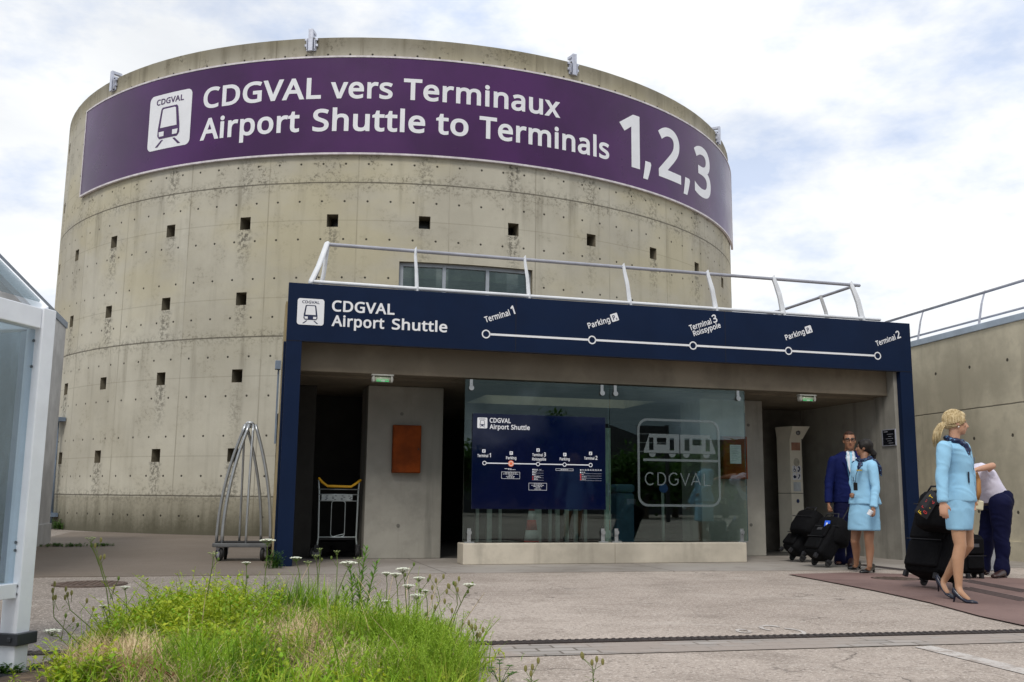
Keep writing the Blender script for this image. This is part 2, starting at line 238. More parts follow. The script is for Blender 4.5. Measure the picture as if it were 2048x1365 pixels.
# outlines of a bold humanist sans, in thousandths of the em: advance, closed contours
GLYPHS = {" ":[260,[]],",":[215,[[177,88,171,64,166,49,161,33,156,16,150,0,144,-17,138,-34,131,-50,124,-66,118,-82,111,-97,99,-125,5,-125,16,-83,20,-67,24,-50,28,-33,31,-16,35,1,38,18,41,35,44,51,47,67,50,82,54,115,160,115]]],"1":[459,[[306,-22,194,-22,194,400,195,440,195,448,183,438,105,374,41,456,219,594,306,594]]],"2":[459,[[439,-22,17,-22,17,67,173,225,194,246,213,266,230,284,245,301,258,317,270,333,279,348,287,362,293,377,297,392,299,408,300,424,299,443,294,458,288,470,279,480,268,488,254,494,239,498,220,499,202,498,186,496,170,492,156,486,141,479,127,470,111,460,79,436,15,516,43,540,56,549,70,558,84,566,99,574,114,581,130,587,147,593,165,597,183,600,201,602,221,602,248,601,275,597,299,591,322,582,343,570,361,556,377,540,391,521,402,500,409,478,414,454,415,428,414,404,410,380,404,357,395,335,384,314,371,293,357,273,340,253,323,233,304,212,284,191,262,170,177,86,439,86]]],"3":[459,[[417,439,416,418,413,398,408,380,400,362,391,346,379,332,366,319,352,308,344,304,345,303,372,289,395,270,412,247,425,222,432,193,435,163,433,136,428,110,420,86,408,63,393,42,374,23,352,7,327,-6,298,-16,266,-24,231,-28,193,-30,170,-29,148,-28,127,-26,106,-22,86,-18,65,-12,46,-5,15,9,15,122,63,100,81,94,99,87,119,82,138,78,157,75,176,73,194,73,227,75,255,80,276,88,291,98,302,110,311,125,316,143,318,165,317,178,314,190,310,200,304,209,296,216,286,223,274,229,259,234,242,238,223,241,202,243,179,244,102,244,102,347,179,347,201,348,219,350,236,354,250,359,263,365,273,372,282,380,289,389,294,399,298,410,301,421,302,434,300,449,296,462,290,473,281,482,270,489,256,495,239,498,219,500,205,499,192,498,180,497,169,494,158,491,147,488,137,484,127,479,117,474,107,468,97,462,69,444,9,526,44,551,63,563,84,573,107,583,133,591,160,597,188,601,218,602,263,599,303,591,337,577,366,557,388,532,404,504,414,472]]],"6":[459,[[23,244,23,270,24,295,27,321,30,346,34,370,39,395,46,418,55,441,65,464,76,485,90,505,105,524,123,541,142,557,164,570,188,582,214,591,243,597,273,601,306,602,315,602,325,602,335,601,345,600,356,599,366,598,375,596,398,590,398,484,364,495,357,496,349,498,342,499,333,500,325,501,316,501,308,501,283,500,261,497,242,492,225,485,210,476,197,466,185,455,175,442,167,427,159,411,153,394,148,375,144,355,142,347,148,351,160,358,173,365,188,370,203,374,220,378,237,379,255,380,281,379,307,374,330,367,352,357,373,344,391,328,406,310,419,289,430,266,437,240,441,213,443,184,441,154,436,124,429,97,418,72,404,49,387,29,368,11,346,-3,322,-15,296,-23,268,-28,239,-30,217,-28,195,-25,174,-20,154,-13,135,-3,117,9,100,23,84,40,70,58,58,79,47,102,38,126,31,153,26,182,24,212],[238,73,258,75,276,80,291,88,304,99,315,113,323,132,328,156,330,184,328,207,324,227,317,243,307,257,296,267,281,275,263,280,240,282,225,281,210,278,197,274,185,269,174,262,164,254,156,245,149,236,144,226,140,217,138,208,137,198,137,186,139,175,141,163,144,152,147,141,152,131,157,121,164,111,171,103,178,95,186,89,195,83,205,79,215,75,226,74]]],"A":[512,[[422,-22,353,156,156,156,88,-21,-31,-22,209,596,303,596,543,-22],[262,407,256,425,250,407,196,263,316,263]]],"B":[521,[[242,594,294,592,340,586,380,575,415,559,444,537,464,507,476,472,480,431,479,412,477,394,472,378,466,362,457,347,447,333,435,321,422,310,412,304,425,298,441,288,456,276,469,262,480,247,489,229,495,208,498,186,499,163,498,135,493,109,484,85,472,62,457,43,438,25,417,11,394,-1,368,-10,340,-16,311,-20,279,-22,56,-22,56,594],[255,350,288,352,313,356,331,362,343,369,351,378,357,390,361,404,363,422,361,440,356,454,349,464,339,472,324,479,303,485,277,488,244,489,171,489,171,350],[171,247,171,82,265,82,298,84,324,89,343,97,356,106,366,118,373,133,378,149,379,169,379,181,377,192,374,201,369,210,364,218,357,224,347,231,336,236,321,241,304,244,283,246,259,247]]],"C":[507,[[323,496,303,495,284,492,266,488,249,482,233,474,219,465,206,454,194,442,184,428,174,412,166,395,159,376,154,356,150,334,147,311,147,286,148,254,152,224,158,197,167,172,178,150,191,131,207,115,225,102,245,91,268,83,293,78,323,77,340,77,357,78,374,80,390,83,406,86,422,90,438,94,481,106,481,0,450,-11,432,-16,415,-20,397,-24,378,-26,357,-28,335,-29,312,-30,268,-27,227,-20,189,-8,155,10,125,32,98,58,76,88,58,122,45,159,35,199,29,242,27,287,29,320,32,352,38,383,47,413,57,440,71,467,86,491,104,513,124,533,146,551,171,566,198,579,227,589,257,596,290,601,324,602,347,602,370,600,392,597,414,593,435,588,455,582,474,574,511,557,464,458,431,472,418,477,403,482,388,487,373,491,357,494,341,495]]],"D":[585,[[558,292,556,244,549,199,537,158,520,120,498,87,472,58,442,34,408,14,370,-2,329,-13,285,-19,238,-22,56,-22,56,594,255,594,298,592,340,586,378,575,414,560,446,540,475,516,500,489,521,457,537,421,549,381,556,338],[439,290,437,324,433,355,426,381,416,405,404,425,389,442,372,456,352,468,329,477,303,484,275,488,243,489,171,489,171,83,227,83,279,87,323,97,358,113,387,135,409,163,425,197,435,240]]],"E":[446,[[419,-22,56,-22,56,594,419,594,419,488,171,488,171,352,405,352,405,246,171,246,171,85,419,85]]],"F":[416,[[171,-22,56,-22,56,594,419,594,419,488,171,488,171,328,404,328,404,221,171,221]]],"G":[584,[[305,324,546,324,546,6,507,-6,483,-12,458,-18,434,-22,408,-25,382,-28,353,-29,323,-30,278,-27,236,-20,198,-8,162,9,131,31,104,56,80,86,61,120,46,157,36,197,29,240,27,286,30,332,37,375,49,415,65,452,86,486,112,515,142,541,175,563,213,580,254,592,298,600,345,602,370,602,395,600,418,597,441,593,463,588,484,582,505,575,545,559,500,456,466,471,450,477,433,482,415,487,397,491,379,493,361,495,342,496,311,494,283,489,258,481,235,470,215,457,197,440,182,422,169,400,159,375,152,348,147,319,146,286,147,255,151,226,157,199,166,174,177,152,191,133,208,116,227,102,249,91,275,83,306,78,340,76,358,76,374,77,388,78,401,80,413,82,425,84,431,85,431,217,305,217]]],"H":[594,[[537,-22,422,-22,422,246,171,246,171,-22,56,-22,56,594,171,594,171,352,422,352,422,594,537,594]]],"L":[420,[[56,-22,56,594,171,594,171,86,422,86,422,-22]]],"N":[609,[[553,-22,436,-22,164,400,165,379,165,364,166,350,166,335,166,320,166,-22,56,-22,56,594,173,594,445,172,444,192,444,208,443,222,443,236,443,249,443,594,553,594]]],"O":[626,[[599,287,598,253,594,221,589,190,581,160,571,132,559,106,544,81,527,59,507,39,486,21,462,6,436,-7,408,-17,378,-24,347,-28,314,-30,279,-28,247,-24,216,-17,188,-7,162,6,138,21,117,39,97,59,81,82,66,106,54,132,44,161,37,190,32,221,28,254,27,288,29,332,35,374,45,414,58,451,76,484,98,514,124,541,154,563,189,581,227,593,269,600,314,603,358,601,399,593,436,581,470,563,500,541,526,515,549,485,567,451,581,414,591,375,597,332],[147,287,148,254,151,223,157,196,165,171,175,149,188,130,202,114,219,101,238,90,260,82,285,78,314,76,342,78,367,82,389,90,408,101,424,114,439,130,451,149,461,171,469,196,475,223,478,254,480,287,477,336,469,378,456,414,439,444,417,467,390,483,356,493,314,496,286,495,261,490,238,483,219,472,202,459,188,443,175,425,165,403,157,378,151,351,148,320]]],"P":[485,[[230,594,284,591,332,582,373,567,407,545,433,517,451,484,462,446,466,405,465,385,463,366,459,347,453,329,445,311,435,294,423,278,409,263,393,249,374,237,354,226,331,217,305,210,278,205,248,202,216,201,171,201,171,-22,56,-22,56,594],[222,489,171,489,171,306,207,306,233,307,255,309,275,312,292,317,306,322,317,329,327,337,334,346,340,356,344,369,347,384,348,401,346,423,341,441,333,455,321,466,305,476,284,483,256,488]]],"R":[499,[[236,594,271,593,304,589,334,583,361,575,385,563,407,549,425,532,440,512,452,489,460,465,464,438,466,410,465,386,461,363,455,342,446,323,436,307,424,292,411,279,397,268,382,258,368,250,352,243,361,246,525,-21,390,-22,252,215,171,215,171,-22,56,-22,56,594],[231,489,171,489,171,319,235,319,266,321,290,325,309,332,324,342,334,353,342,367,346,385,348,407,347,422,345,435,341,446,337,455,331,462,323,469,314,474,302,479,288,483,272,486,253,488]]],"S":[440,[[424,153,422,126,417,100,408,76,395,54,380,34,361,18,339,3,315,-9,289,-18,260,-24,230,-28,198,-30,182,-29,166,-29,150,-28,134,-26,119,-24,105,-22,91,-19,78,-16,66,-13,54,-9,42,-5,19,5,19,120,64,102,80,96,98,91,118,86,138,82,159,78,180,77,201,76,220,77,237,79,252,82,265,86,276,91,285,97,292,103,298,110,303,118,306,127,308,136,309,147,308,158,307,167,304,176,300,183,295,189,288,196,278,204,266,211,252,219,234,227,212,235,188,245,170,252,152,259,136,267,120,275,106,284,93,294,80,304,69,315,59,327,50,340,43,354,37,368,32,383,29,400,27,417,27,435,28,460,33,483,42,505,54,525,69,543,86,559,106,572,127,583,151,591,176,597,203,601,231,602,255,602,278,600,301,597,322,593,342,588,362,582,380,575,416,560,379,458,344,473,329,478,313,483,297,488,280,491,264,494,247,495,229,496,214,495,200,493,188,491,178,487,169,483,162,478,156,472,151,466,148,459,145,451,143,443,143,434,143,422,145,413,148,404,151,397,156,390,163,384,172,377,183,370,197,363,213,355,232,347,254,338,279,329,302,319,323,308,343,297,361,285,377,271,391,256,403,239,412,220,419,199,423,177]]],"T":[446,[[281,-22,165,-22,165,488,-13,488,-13,594,459,594,459,488,281,488]]],"V":[481,[[512,594,292,-21,189,-22,-31,594,91,594,225,213,229,201,233,189,237,178,240,166,240,165,241,168,256,214,390,594]]],"a":[450,[[231,459,270,456,306,449,336,437,362,419,382,394,396,365,404,331,406,293,406,-22,316,-22,307,19,303,14,292,5,280,-3,267,-11,254,-17,240,-21,225,-25,208,-28,191,-29,172,-30,152,-29,132,-26,113,-21,94,-14,77,-5,61,7,48,20,36,36,27,55,20,75,17,96,15,120,19,155,30,186,49,214,75,236,108,254,146,266,191,274,242,278,294,280,294,284,293,307,290,324,284,335,278,343,269,350,258,354,244,357,227,359,212,358,197,356,183,354,169,350,155,345,141,339,128,334,94,318,57,410,90,427,107,434,125,441,145,447,166,452,187,456,209,458],[253,186,217,184,189,179,168,172,153,164,144,156,137,145,133,133,131,118,132,106,135,96,139,89,145,83,153,78,163,74,175,71,188,70,211,72,232,77,249,85,265,95,277,109,286,125,292,146,294,172,294,188]]],"e":[452,[[234,459,263,458,291,453,317,444,340,432,362,417,380,399,396,379,410,355,420,330,427,303,431,274,433,244,433,180,140,180,141,170,148,144,157,122,170,105,186,92,205,82,228,76,255,74,273,74,291,75,307,78,322,81,337,85,352,89,368,95,414,114,414,6,383,-7,366,-13,349,-18,332,-22,314,-25,294,-28,273,-29,251,-30,219,-28,189,-23,160,-14,133,-2,108,13,86,33,67,55,51,81,38,110,30,141,24,175,23,212,24,248,29,281,37,313,48,342,63,368,80,392,100,412,123,429,148,442,175,452,204,458],[234,359,213,357,196,352,182,344,170,333,159,319,150,301,144,280,144,279,315,279,314,288,311,301,306,313,301,324,295,333,288,340,280,347,271,352,261,355,248,358]]],"g":[493,[[220,459,243,458,265,455,286,449,306,441,325,431,343,418,345,416,351,451,447,451,447,-8,445,-38,441,-68,434,-95,423,-119,410,-142,393,-161,373,-178,350,-191,325,-201,297,-208,266,-213,233,-214,209,-214,186,-212,164,-210,143,-207,123,-203,104,-198,86,-192,56,-180,56,-66,102,-88,118,-94,135,-100,154,-104,173,-108,194,-110,215,-112,236,-112,259,-111,278,-106,294,-98,308,-86,319,-72,327,-56,332,-36,334,-12,334,4,334,5,327,-1,308,-11,288,-19,267,-25,245,-28,221,-30,178,-26,138,-13,103,8,74,37,51,73,35,115,26,162,23,214,26,266,35,312,51,354,74,391,103,421,138,442,177,455],[230,357,216,356,203,353,192,349,182,342,173,334,164,323,157,311,151,296,145,279,142,259,139,237,139,213,140,178,145,148,153,124,164,104,177,90,192,80,210,73,232,71,246,72,259,73,270,75,280,78,289,82,297,87,304,92,310,99,315,106,320,115,324,125,328,136,331,149,333,164,334,180,335,198,335,214,334,241,331,264,328,284,323,301,316,315,309,327,300,336,290,343,279,349,265,353,249,356]]],"h":[496,[[160,431,160,424,162,425,174,433,187,440,200,445,214,450,229,454,244,456,258,458,274,459,300,457,325,454,348,448,370,440,389,429,406,415,420,399,432,380,441,358,447,334,451,308,452,280,452,-22,339,-22,339,274,338,297,334,314,329,328,322,338,313,346,300,352,285,356,264,357,244,356,227,353,213,348,201,342,191,335,183,325,176,314,171,301,166,284,163,266,161,245,160,222,160,-22,47,-22,47,631,160,631]]],"i":[207,[[160,451,160,-22,47,-22,47,451],[104,613,116,612,127,608,137,603,147,596,156,586,162,574,166,560,167,546,166,532,162,519,156,507,148,497,138,489,127,484,116,481,104,480,92,481,80,484,69,489,60,497,51,507,45,519,42,532,41,546,42,560,45,574,51,586,60,596,70,603,81,609,92,612]]],"k":[428,[[159,291,159,284,159,283,173,299,317,451,453,449,263,245,464,-21,325,-22,183,169,159,148,159,-22,47,-22,47,631,159,631]]],"l":[207,[[160,-22,47,-22,47,631,160,631]]],"m":[750,[[540,459,577,457,611,449,640,435,664,416,683,390,696,358,704,321,706,280,706,-22,594,-22,594,276,592,298,589,315,584,329,577,339,569,346,559,352,545,356,528,357,502,355,482,349,467,341,455,329,446,313,439,293,434,267,433,237,433,-22,320,-22,320,276,320,291,318,304,315,315,312,325,308,333,304,339,298,344,292,349,285,352,276,355,266,356,253,357,235,356,220,353,208,349,198,343,189,335,182,326,175,315,170,301,166,285,163,267,161,246,160,223,160,-22,47,-22,47,451,143,451,149,417,160,426,172,434,184,441,197,447,210,451,224,455,238,457,252,459,266,459,292,458,316,454,339,448,359,439,378,427,394,412,402,401,413,414,431,428,451,440,473,448,494,454,517,458]]],"n":[496,[[275,459,314,457,349,449,380,436,406,416,427,390,441,359,450,322,452,281,452,-22,339,-22,339,274,338,297,334,314,329,328,322,338,313,346,300,352,285,356,265,357,235,355,213,348,196,339,184,326,174,308,167,284,162,256,160,222,160,-22,47,-22,47,451,143,451,150,416,151,417,163,426,175,434,188,441,202,447,216,451,231,455,245,457,260,459]]],"o":[485,[[463,216,462,188,460,162,455,137,448,114,440,92,429,72,417,53,404,36,388,21,371,7,352,-4,332,-13,311,-20,289,-25,266,-29,241,-30,219,-29,196,-25,175,-20,155,-13,135,-4,117,8,100,21,84,36,70,53,58,72,48,92,39,113,32,137,27,162,24,188,23,216,24,252,29,286,37,317,49,346,64,372,82,394,102,414,126,430,153,443,181,452,212,458,244,459,275,458,304,452,332,443,358,430,381,414,402,395,420,372,436,346,448,317,457,286,462,252],[139,216,139,193,142,172,145,153,151,135,157,120,165,108,174,97,184,88,196,81,209,76,225,73,243,72,261,73,277,76,290,81,302,88,312,97,321,108,329,120,335,135,341,153,344,172,347,193,347,216,347,239,344,260,340,279,335,295,329,310,321,322,312,333,302,341,290,348,276,353,261,356,243,357,216,355,194,348,178,338,164,323,154,303,145,278,140,249]]],"p":[493,[[273,459,315,456,353,444,387,424,417,397,441,361,458,319,467,271,471,216,469,179,465,145,457,113,447,84,433,58,417,35,398,15,377,-1,353,-14,328,-23,301,-28,272,-30,254,-29,238,-27,222,-24,206,-20,193,-14,180,-8,168,-1,160,5,160,2,160,-8,160,-16,160,-214,47,-214,47,451,144,451,150,417,156,422,167,430,179,437,192,444,206,449,221,454,237,457,254,459],[259,357,242,356,226,353,212,349,201,344,192,337,184,328,177,318,172,305,167,290,164,272,161,252,160,229,160,216,161,192,163,169,166,150,171,132,176,118,183,106,191,96,201,87,212,81,225,76,242,73,261,72,277,73,290,76,302,82,312,89,322,98,330,109,337,123,343,138,348,155,352,174,354,195,355,216,353,249,348,278,340,302,330,322,317,338,302,348,283,355]]],"r":[331,[[269,459,296,458,304,457,311,456,318,455,343,450,329,343,284,351,279,351,274,352,269,352,264,352,254,352,244,350,235,347,226,344,217,339,208,333,200,327,192,319,185,311,179,302,174,292,169,281,165,269,162,257,161,244,160,229,160,-22,47,-22,47,451,145,451,150,405,155,410,166,421,178,430,191,439,205,446,220,452,236,456,252,459]]],"s":[384,[[370,119,368,96,363,74,356,54,345,36,331,20,315,7,296,-5,275,-14,253,-21,229,-26,204,-29,177,-30,154,-29,133,-28,113,-25,94,-22,77,-18,61,-12,46,-7,20,6,20,117,64,97,78,91,93,86,110,80,127,76,144,73,161,71,178,70,201,71,220,74,234,79,243,84,250,90,255,96,257,104,258,113,258,117,257,121,256,125,253,129,250,133,245,137,238,142,229,148,217,154,203,161,186,168,166,176,146,184,126,192,109,200,92,209,77,218,62,229,50,241,39,254,30,269,24,286,21,304,19,324,23,355,33,382,50,406,73,426,101,441,131,451,165,457,202,459,222,459,242,457,262,455,280,451,298,447,315,442,332,435,367,420,327,325,294,338,280,343,267,347,253,351,239,355,225,357,211,358,197,359,179,358,164,356,152,352,142,348,136,343,133,338,131,334,130,327,130,323,131,319,133,315,135,312,139,308,145,303,153,298,163,293,176,287,191,281,207,274,227,266,247,258,266,250,283,242,299,234,315,224,328,213,341,201,351,188,359,173,365,156,368,138]]],"t":[289,[[212,71,219,71,226,72,234,73,241,74,249,75,255,76,261,78,293,87,293,-9,273,-18,264,-21,254,-23,243,-26,232,-27,221,-29,210,-29,199,-30,181,-29,163,-26,146,-22,129,-16,113,-8,98,3,84,17,73,33,64,52,57,74,53,98,52,125,52,354,-9,354,-9,423,57,453,87,550,166,550,166,451,290,451,290,354,166,354,166,127,167,111,170,99,174,90,179,84,185,78,193,75,201,72]]],"u":[496,[[449,451,449,-22,352,-22,346,12,345,11,333,2,320,-6,307,-12,293,-18,279,-22,265,-25,250,-28,235,-29,220,-30,193,-28,168,-25,145,-19,124,-11,105,0,88,14,74,30,62,50,53,71,47,95,43,120,42,148,42,451,156,451,156,154,158,132,161,115,167,101,174,91,183,83,195,77,211,73,230,72,251,73,268,76,283,81,294,87,304,94,312,104,319,115,325,129,329,145,333,163,335,184,335,206,335,451]]],"v":[407,[[148,-22,-31,451,90,451,187,184,201,144,203,135,207,145,220,184,317,451,439,451,259,-21]]],"x":[424,[[144,220,-20,451,113,451,212,306,311,451,443,451,280,220,451,-21,318,-22,212,134,105,-22,-27,-22]]],"y":[409,[[-31,451,91,451,189,193,204,151,208,141,209,144,214,160,219,176,225,193,318,451,440,451,244,-67,235,-87,226,-107,216,-125,206,-142,194,-158,180,-172,165,-184,149,-195,131,-203,111,-209,90,-213,68,-214,57,-214,48,-213,39,-213,31,-212,-13,-204,-13,-105,33,-112,38,-112,44,-113,50,-113,56,-113,66,-113,75,-111,82,-109,89,-106,96,-103,102,-98,107,-93,113,-86,118,-79,123,-70,127,-61,132,-50,151,-2]]],"·":[215,[[36,283,37,300,41,316,48,330,58,341,69,349,81,354,94,357,107,358,120,357,133,354,145,349,156,341,167,330,174,316,178,300,179,283,178,266,174,251,167,237,157,225,145,217,133,211,120,208,107,207,93,208,80,212,69,217,57,226,48,237,41,251,37,266]]],"ô":[485,[[463,216,462,188,460,162,455,137,448,114,440,92,429,72,417,53,404,36,388,21,371,7,352,-4,332,-13,311,-20,289,-25,266,-29,241,-30,219,-29,196,-25,175,-20,155,-13,135,-4,117,8,100,21,84,36,70,53,58,72,48,92,39,113,32,137,27,162,24,188,23,216,24,252,29,286,37,317,49,346,64,372,82,394,102,414,126,430,153,443,181,452,212,458,244,459,275,458,304,452,332,443,358,430,381,414,402,395,420,372,436,346,448,317,457,286,462,252],[139,216,139,193,142,172,145,153,151,135,157,120,165,108,174,97,184,88,196,81,209,76,225,73,243,72,261,73,277,76,290,81,302,88,312,97,321,108,329,120,335,135,341,153,344,172,347,193,347,216,347,239,344,260,340,279,335,295,329,310,321,322,312,333,302,341,290,348,276,353,261,356,243,357,216,355,194,348,178,338,164,323,154,303,145,278,140,249],[291,636,302,617,308,608,315,598,323,588,331,577,341,567,350,556,359,546,369,536,378,526,386,518,400,504,400,464,322,464,306,475,295,483,283,492,272,501,260,511,249,521,241,528,245,532,234,522,223,511,212,502,201,492,190,484,178,476,162,464,86,464,86,503,100,518,108,527,116,536,126,546,135,556,144,567,153,577,161,588,169,598,176,608,182,617,194,636]]]}
_glyphs = {}
def glyphs(txt, bold=0):
    if txt not in _glyphs:
        c = bpy.data.curves.new('lettering_source', 'CURVE'); c.dimensions = '2D'; c.fill_mode = 'BOTH'
        x = 0
        for ch in txt:
            adv, cons = GLYPHS[ch]
            for q in cons:
                n = len(q) // 2; sp = c.splines.new('POLY'); sp.points.add(n - 1); sp.use_cyclic_u = True
                for k in range(n): sp.points[k].co = ((x + q[2 * k]) / 1000, q[2 * k + 1] / 1000, 0, 1)
            x += adv + 22
        o = bpy.data.objects.new('lettering_source', c)
        COL.objects.link(o)
        bpy.context.view_layer.update()
        me = bpy.data.meshes.new_from_object(o.evaluated_get(bpy.context.evaluated_depsgraph_get()))
        vs = [(v.co.x, v.co.y) for v in me.vertices]; fs = [tuple(p.vertices) for p in me.polygons]
        bpy.data.objects.remove(o); bpy.data.curves.remove(c); bpy.data.meshes.remove(me)
        _glyphs[txt] = (vs, fs)
    return _glyphs[txt]
def cap_h(bold=0):
    ys = [y for _, y in glyphs('H')[0]]
    return min(ys), max(ys)
def bend(mb, fn, step=0.8):
    """flat lettering drawn in degrees and metres, cut into narrow strips and laid round the tower"""
    bm = bmesh.new(); lay = bm.faces.layers.int.new('m')
    vs = [bm.verts.new(p) for p in mb.v]
    for f, m in zip(mb.f, mb.m):
        try: q = bm.faces.new([vs[k] for k in f]); q[lay] = m
        except ValueError: pass
    a = min(p[0] for p in mb.v); b = max(p[0] for p in mb.v); t = math.ceil(a / step) * step
    while t < b:
        bmesh.ops.bisect_plane(bm, geom=bm.verts[:] + bm.edges[:] + bm.faces[:], dist=1e-5, plane_co=(t, 0, 0), plane_no=(1, 0, 0)); t += step
    bm.verts.index_update(); out = MB()
    out.v = [tuple(fn(v.co.x, v.co.y, v.co.z)) for v in bm.verts]; out.f = [tuple(v.index for v in f.verts) for f in bm.faces]; out.m = [f[lay] for f in bm.faces]
    bm.free(); return out
def put_text(mb, txt, x0, x1, y0, caph, fn, m=0, bold=0.02, fine=0.0):
    """lettering fitted between x0 and x1 on the base line y0 with capital height caph; fn maps (x, y) to a point"""
    vs, fs = glyphs(txt, bold)
    if not vs: return
    a = min(v[0] for v in vs); b = max(v[0] for v in vs); lo, hi = cap_h(bold)
    sx = (x1 - x0) / (b - a); sy = caph / (hi - lo)
    P = [fn(x0 + (x - a) * sx, y0 + (y - lo) * sy) for x, y in vs]
    mb.raw(P, fs, m)
def put_poly(mb, pts, fn, m=0): mb.raw([fn(x, y) for x, y in pts], [tuple(range(len(pts)))], m)
def rrect(x0, x1, y0, y1, r, n=6):
    out = []
    for cx, cy, a0 in ((x1 - r, y0 + r, -90), (x1 - r, y1 - r, 0), (x0 + r, y1 - r, 90), (x0 + r, y0 + r, 180)):
        for k in range(n + 1):
            a = rad(a0 + 90 * k / n); out.append((cx + r * cos(a), cy + r * sin(a)))
    return out
def put_ring(mb, outer, inner, fn, m=0):
    n = len(outer)
    mb.raw([fn(*p) for p in outer] + [fn(*p) for p in inner], [(i, (i + 1) % n, n + (i + 1) % n, n + i) for i in range(n)], m)
def circ(cx, cy, r, n=24): return [(cx + r * cos(2 * pi * k / n), cy + r * sin(2 * pi * k / n)) for k in range(n)]

# ------------------------------------------------------------ materials
class NT:
    def __init__(s, name):
        s.mat = bpy.data.materials.new(name); s.mat.use_nodes = True
        s.t = s.mat.node_tree; s.n = s.t.nodes; s.l = s.t.links
        s.b = s.n['Principled BSDF']
        s._tc = None
    def tc(s, k='Object'):
        if not s._tc: s._tc = s.n.new('ShaderNodeTexCoord')
        return s._tc.outputs[k]
    def set(s, sock, v):
        if hasattr(v, 'is_output'): s.l.new(v, sock)
        elif isinstance(v, (tuple, list)) and len(v) == 3 and sock.type == 'RGBA': sock.default_value = (*v, 1)
        else: sock.default_value = v
    def math(s, op, a, b=0.0, c=None, clamp=False):
        n = s.n.new('ShaderNodeMath'); n.operation = op; n.use_clamp = clamp
        s.set(n.inputs[0], a); s.set(n.inputs[1], b)
        if c is not None: s.set(n.inputs[2], c)
        return n.outputs[0]
    def noise(s, scale, detail=4, rough=0.55, vec=None, dist=0.0):
        n = s.n.new('ShaderNodeTexNoise'); n.inputs['Scale'].default_value = scale; n.inputs['Detail'].default_value = detail
        n.inputs['Roughness'].default_value = rough; n.inputs['Distortion'].default_value = dist
        s.l.new(vec if vec is not None else s.tc(), n.inputs['Vector'])
        return n.outputs['Fac']
    def mapv(s, scale, vec=None, loc=(0, 0, 0)):
        n = s.n.new('ShaderNodeMapping'); n.inputs['Scale'].default_value = scale; n.inputs['Location'].default_value = loc
        s.l.new(vec if vec is not None else s.tc(), n.inputs[0]); return n.outputs[0]
    def ramp(s, f, stops):
        n = s.n.new('ShaderNodeValToRGB'); e = n.color_ramp.elements
        while len(e) < len(stops): e.new(0.5)
        for el, (p, c) in zip(e, stops):
            el.position = p; el.color = (*c, 1) if len(c) == 3 else c
        s.set(n.inputs[0], f); return n.outputs[0]
    def step(s, f, a, b):            # smooth 0..1 between a and b
        n = s.n.new('ShaderNodeMapRange'); n.interpolation_type = 'SMOOTHSTEP'
        s.set(n.inputs['Value'], f); n.inputs['From Min'].default_value = a; n.inputs['From Max'].default_value = b
        return n.outputs[0]
    def mix(s, f, a, b, mode='MIX'):
        n = s.n.new('ShaderNodeMixRGB'); n.blend_type = mode
        s.set(n.inputs[0], f); s.set(n.inputs[1], a); s.set(n.inputs[2], b); return n.outputs[0]
    def sep(s, vec=None):
        n = s.n.new('ShaderNodeSeparateXYZ'); s.l.new(vec if vec is not None else s.tc(), n.inputs[0]); return n.outputs
    def comb(s, x, y, z):
        n = s.n.new('ShaderNodeCombineXYZ'); s.set(n.inputs[0], x); s.set(n.inputs[1], y); s.set(n.inputs[2], z); return n.outputs[0]
    def bump(s, h, strength=0.3, dist=0.01):
        n = s.n.new('ShaderNodeBump'); n.inputs['Strength'].default_value = strength; n.inputs['Distance'].default_value = dist
        s.l.new(h, n.inputs['Height']); s.l.new(n.outputs[0], s.b.inputs['Normal'])
    def done(s, col=None, rough=None, metal=None, spec=None):
        if col is not None: s.set(s.b.inputs['Base Color'], col)
        if rough is not None: s.set(s.b.inputs['Roughness'], rough)
        if metal is not None: s.set(s.b.inputs['Metallic'], metal)
        if spec is not None: s.set(s.b.inputs['Specular IOR Level'], spec)
        return s.mat
_mats = {}
def M(name, col, rough=0.6, metal=0.0, var=0.18, scale=6.0, bump=0.0, bscale=60.0, spec=0.5):
    if name in _mats: return _mats[name]
    t = NT(name)
    f = t.noise(scale, 5, 0.6)
    c = t.mix(t.step(f, 0.3, 0.7), tuple(x * (1 - var) for x in col), tuple(min(1, x * (1 + var)) for x in col))
    r = t.math('ADD', t.math('MULTIPLY', t.noise(scale * 2.3, 3), 0.2), rough - 0.1)
    if bump: t.bump(t.noise(bscale, 4), bump, 0.004)
    _mats[name] = t.done(c, r, metal, spec)
    return _mats[name]

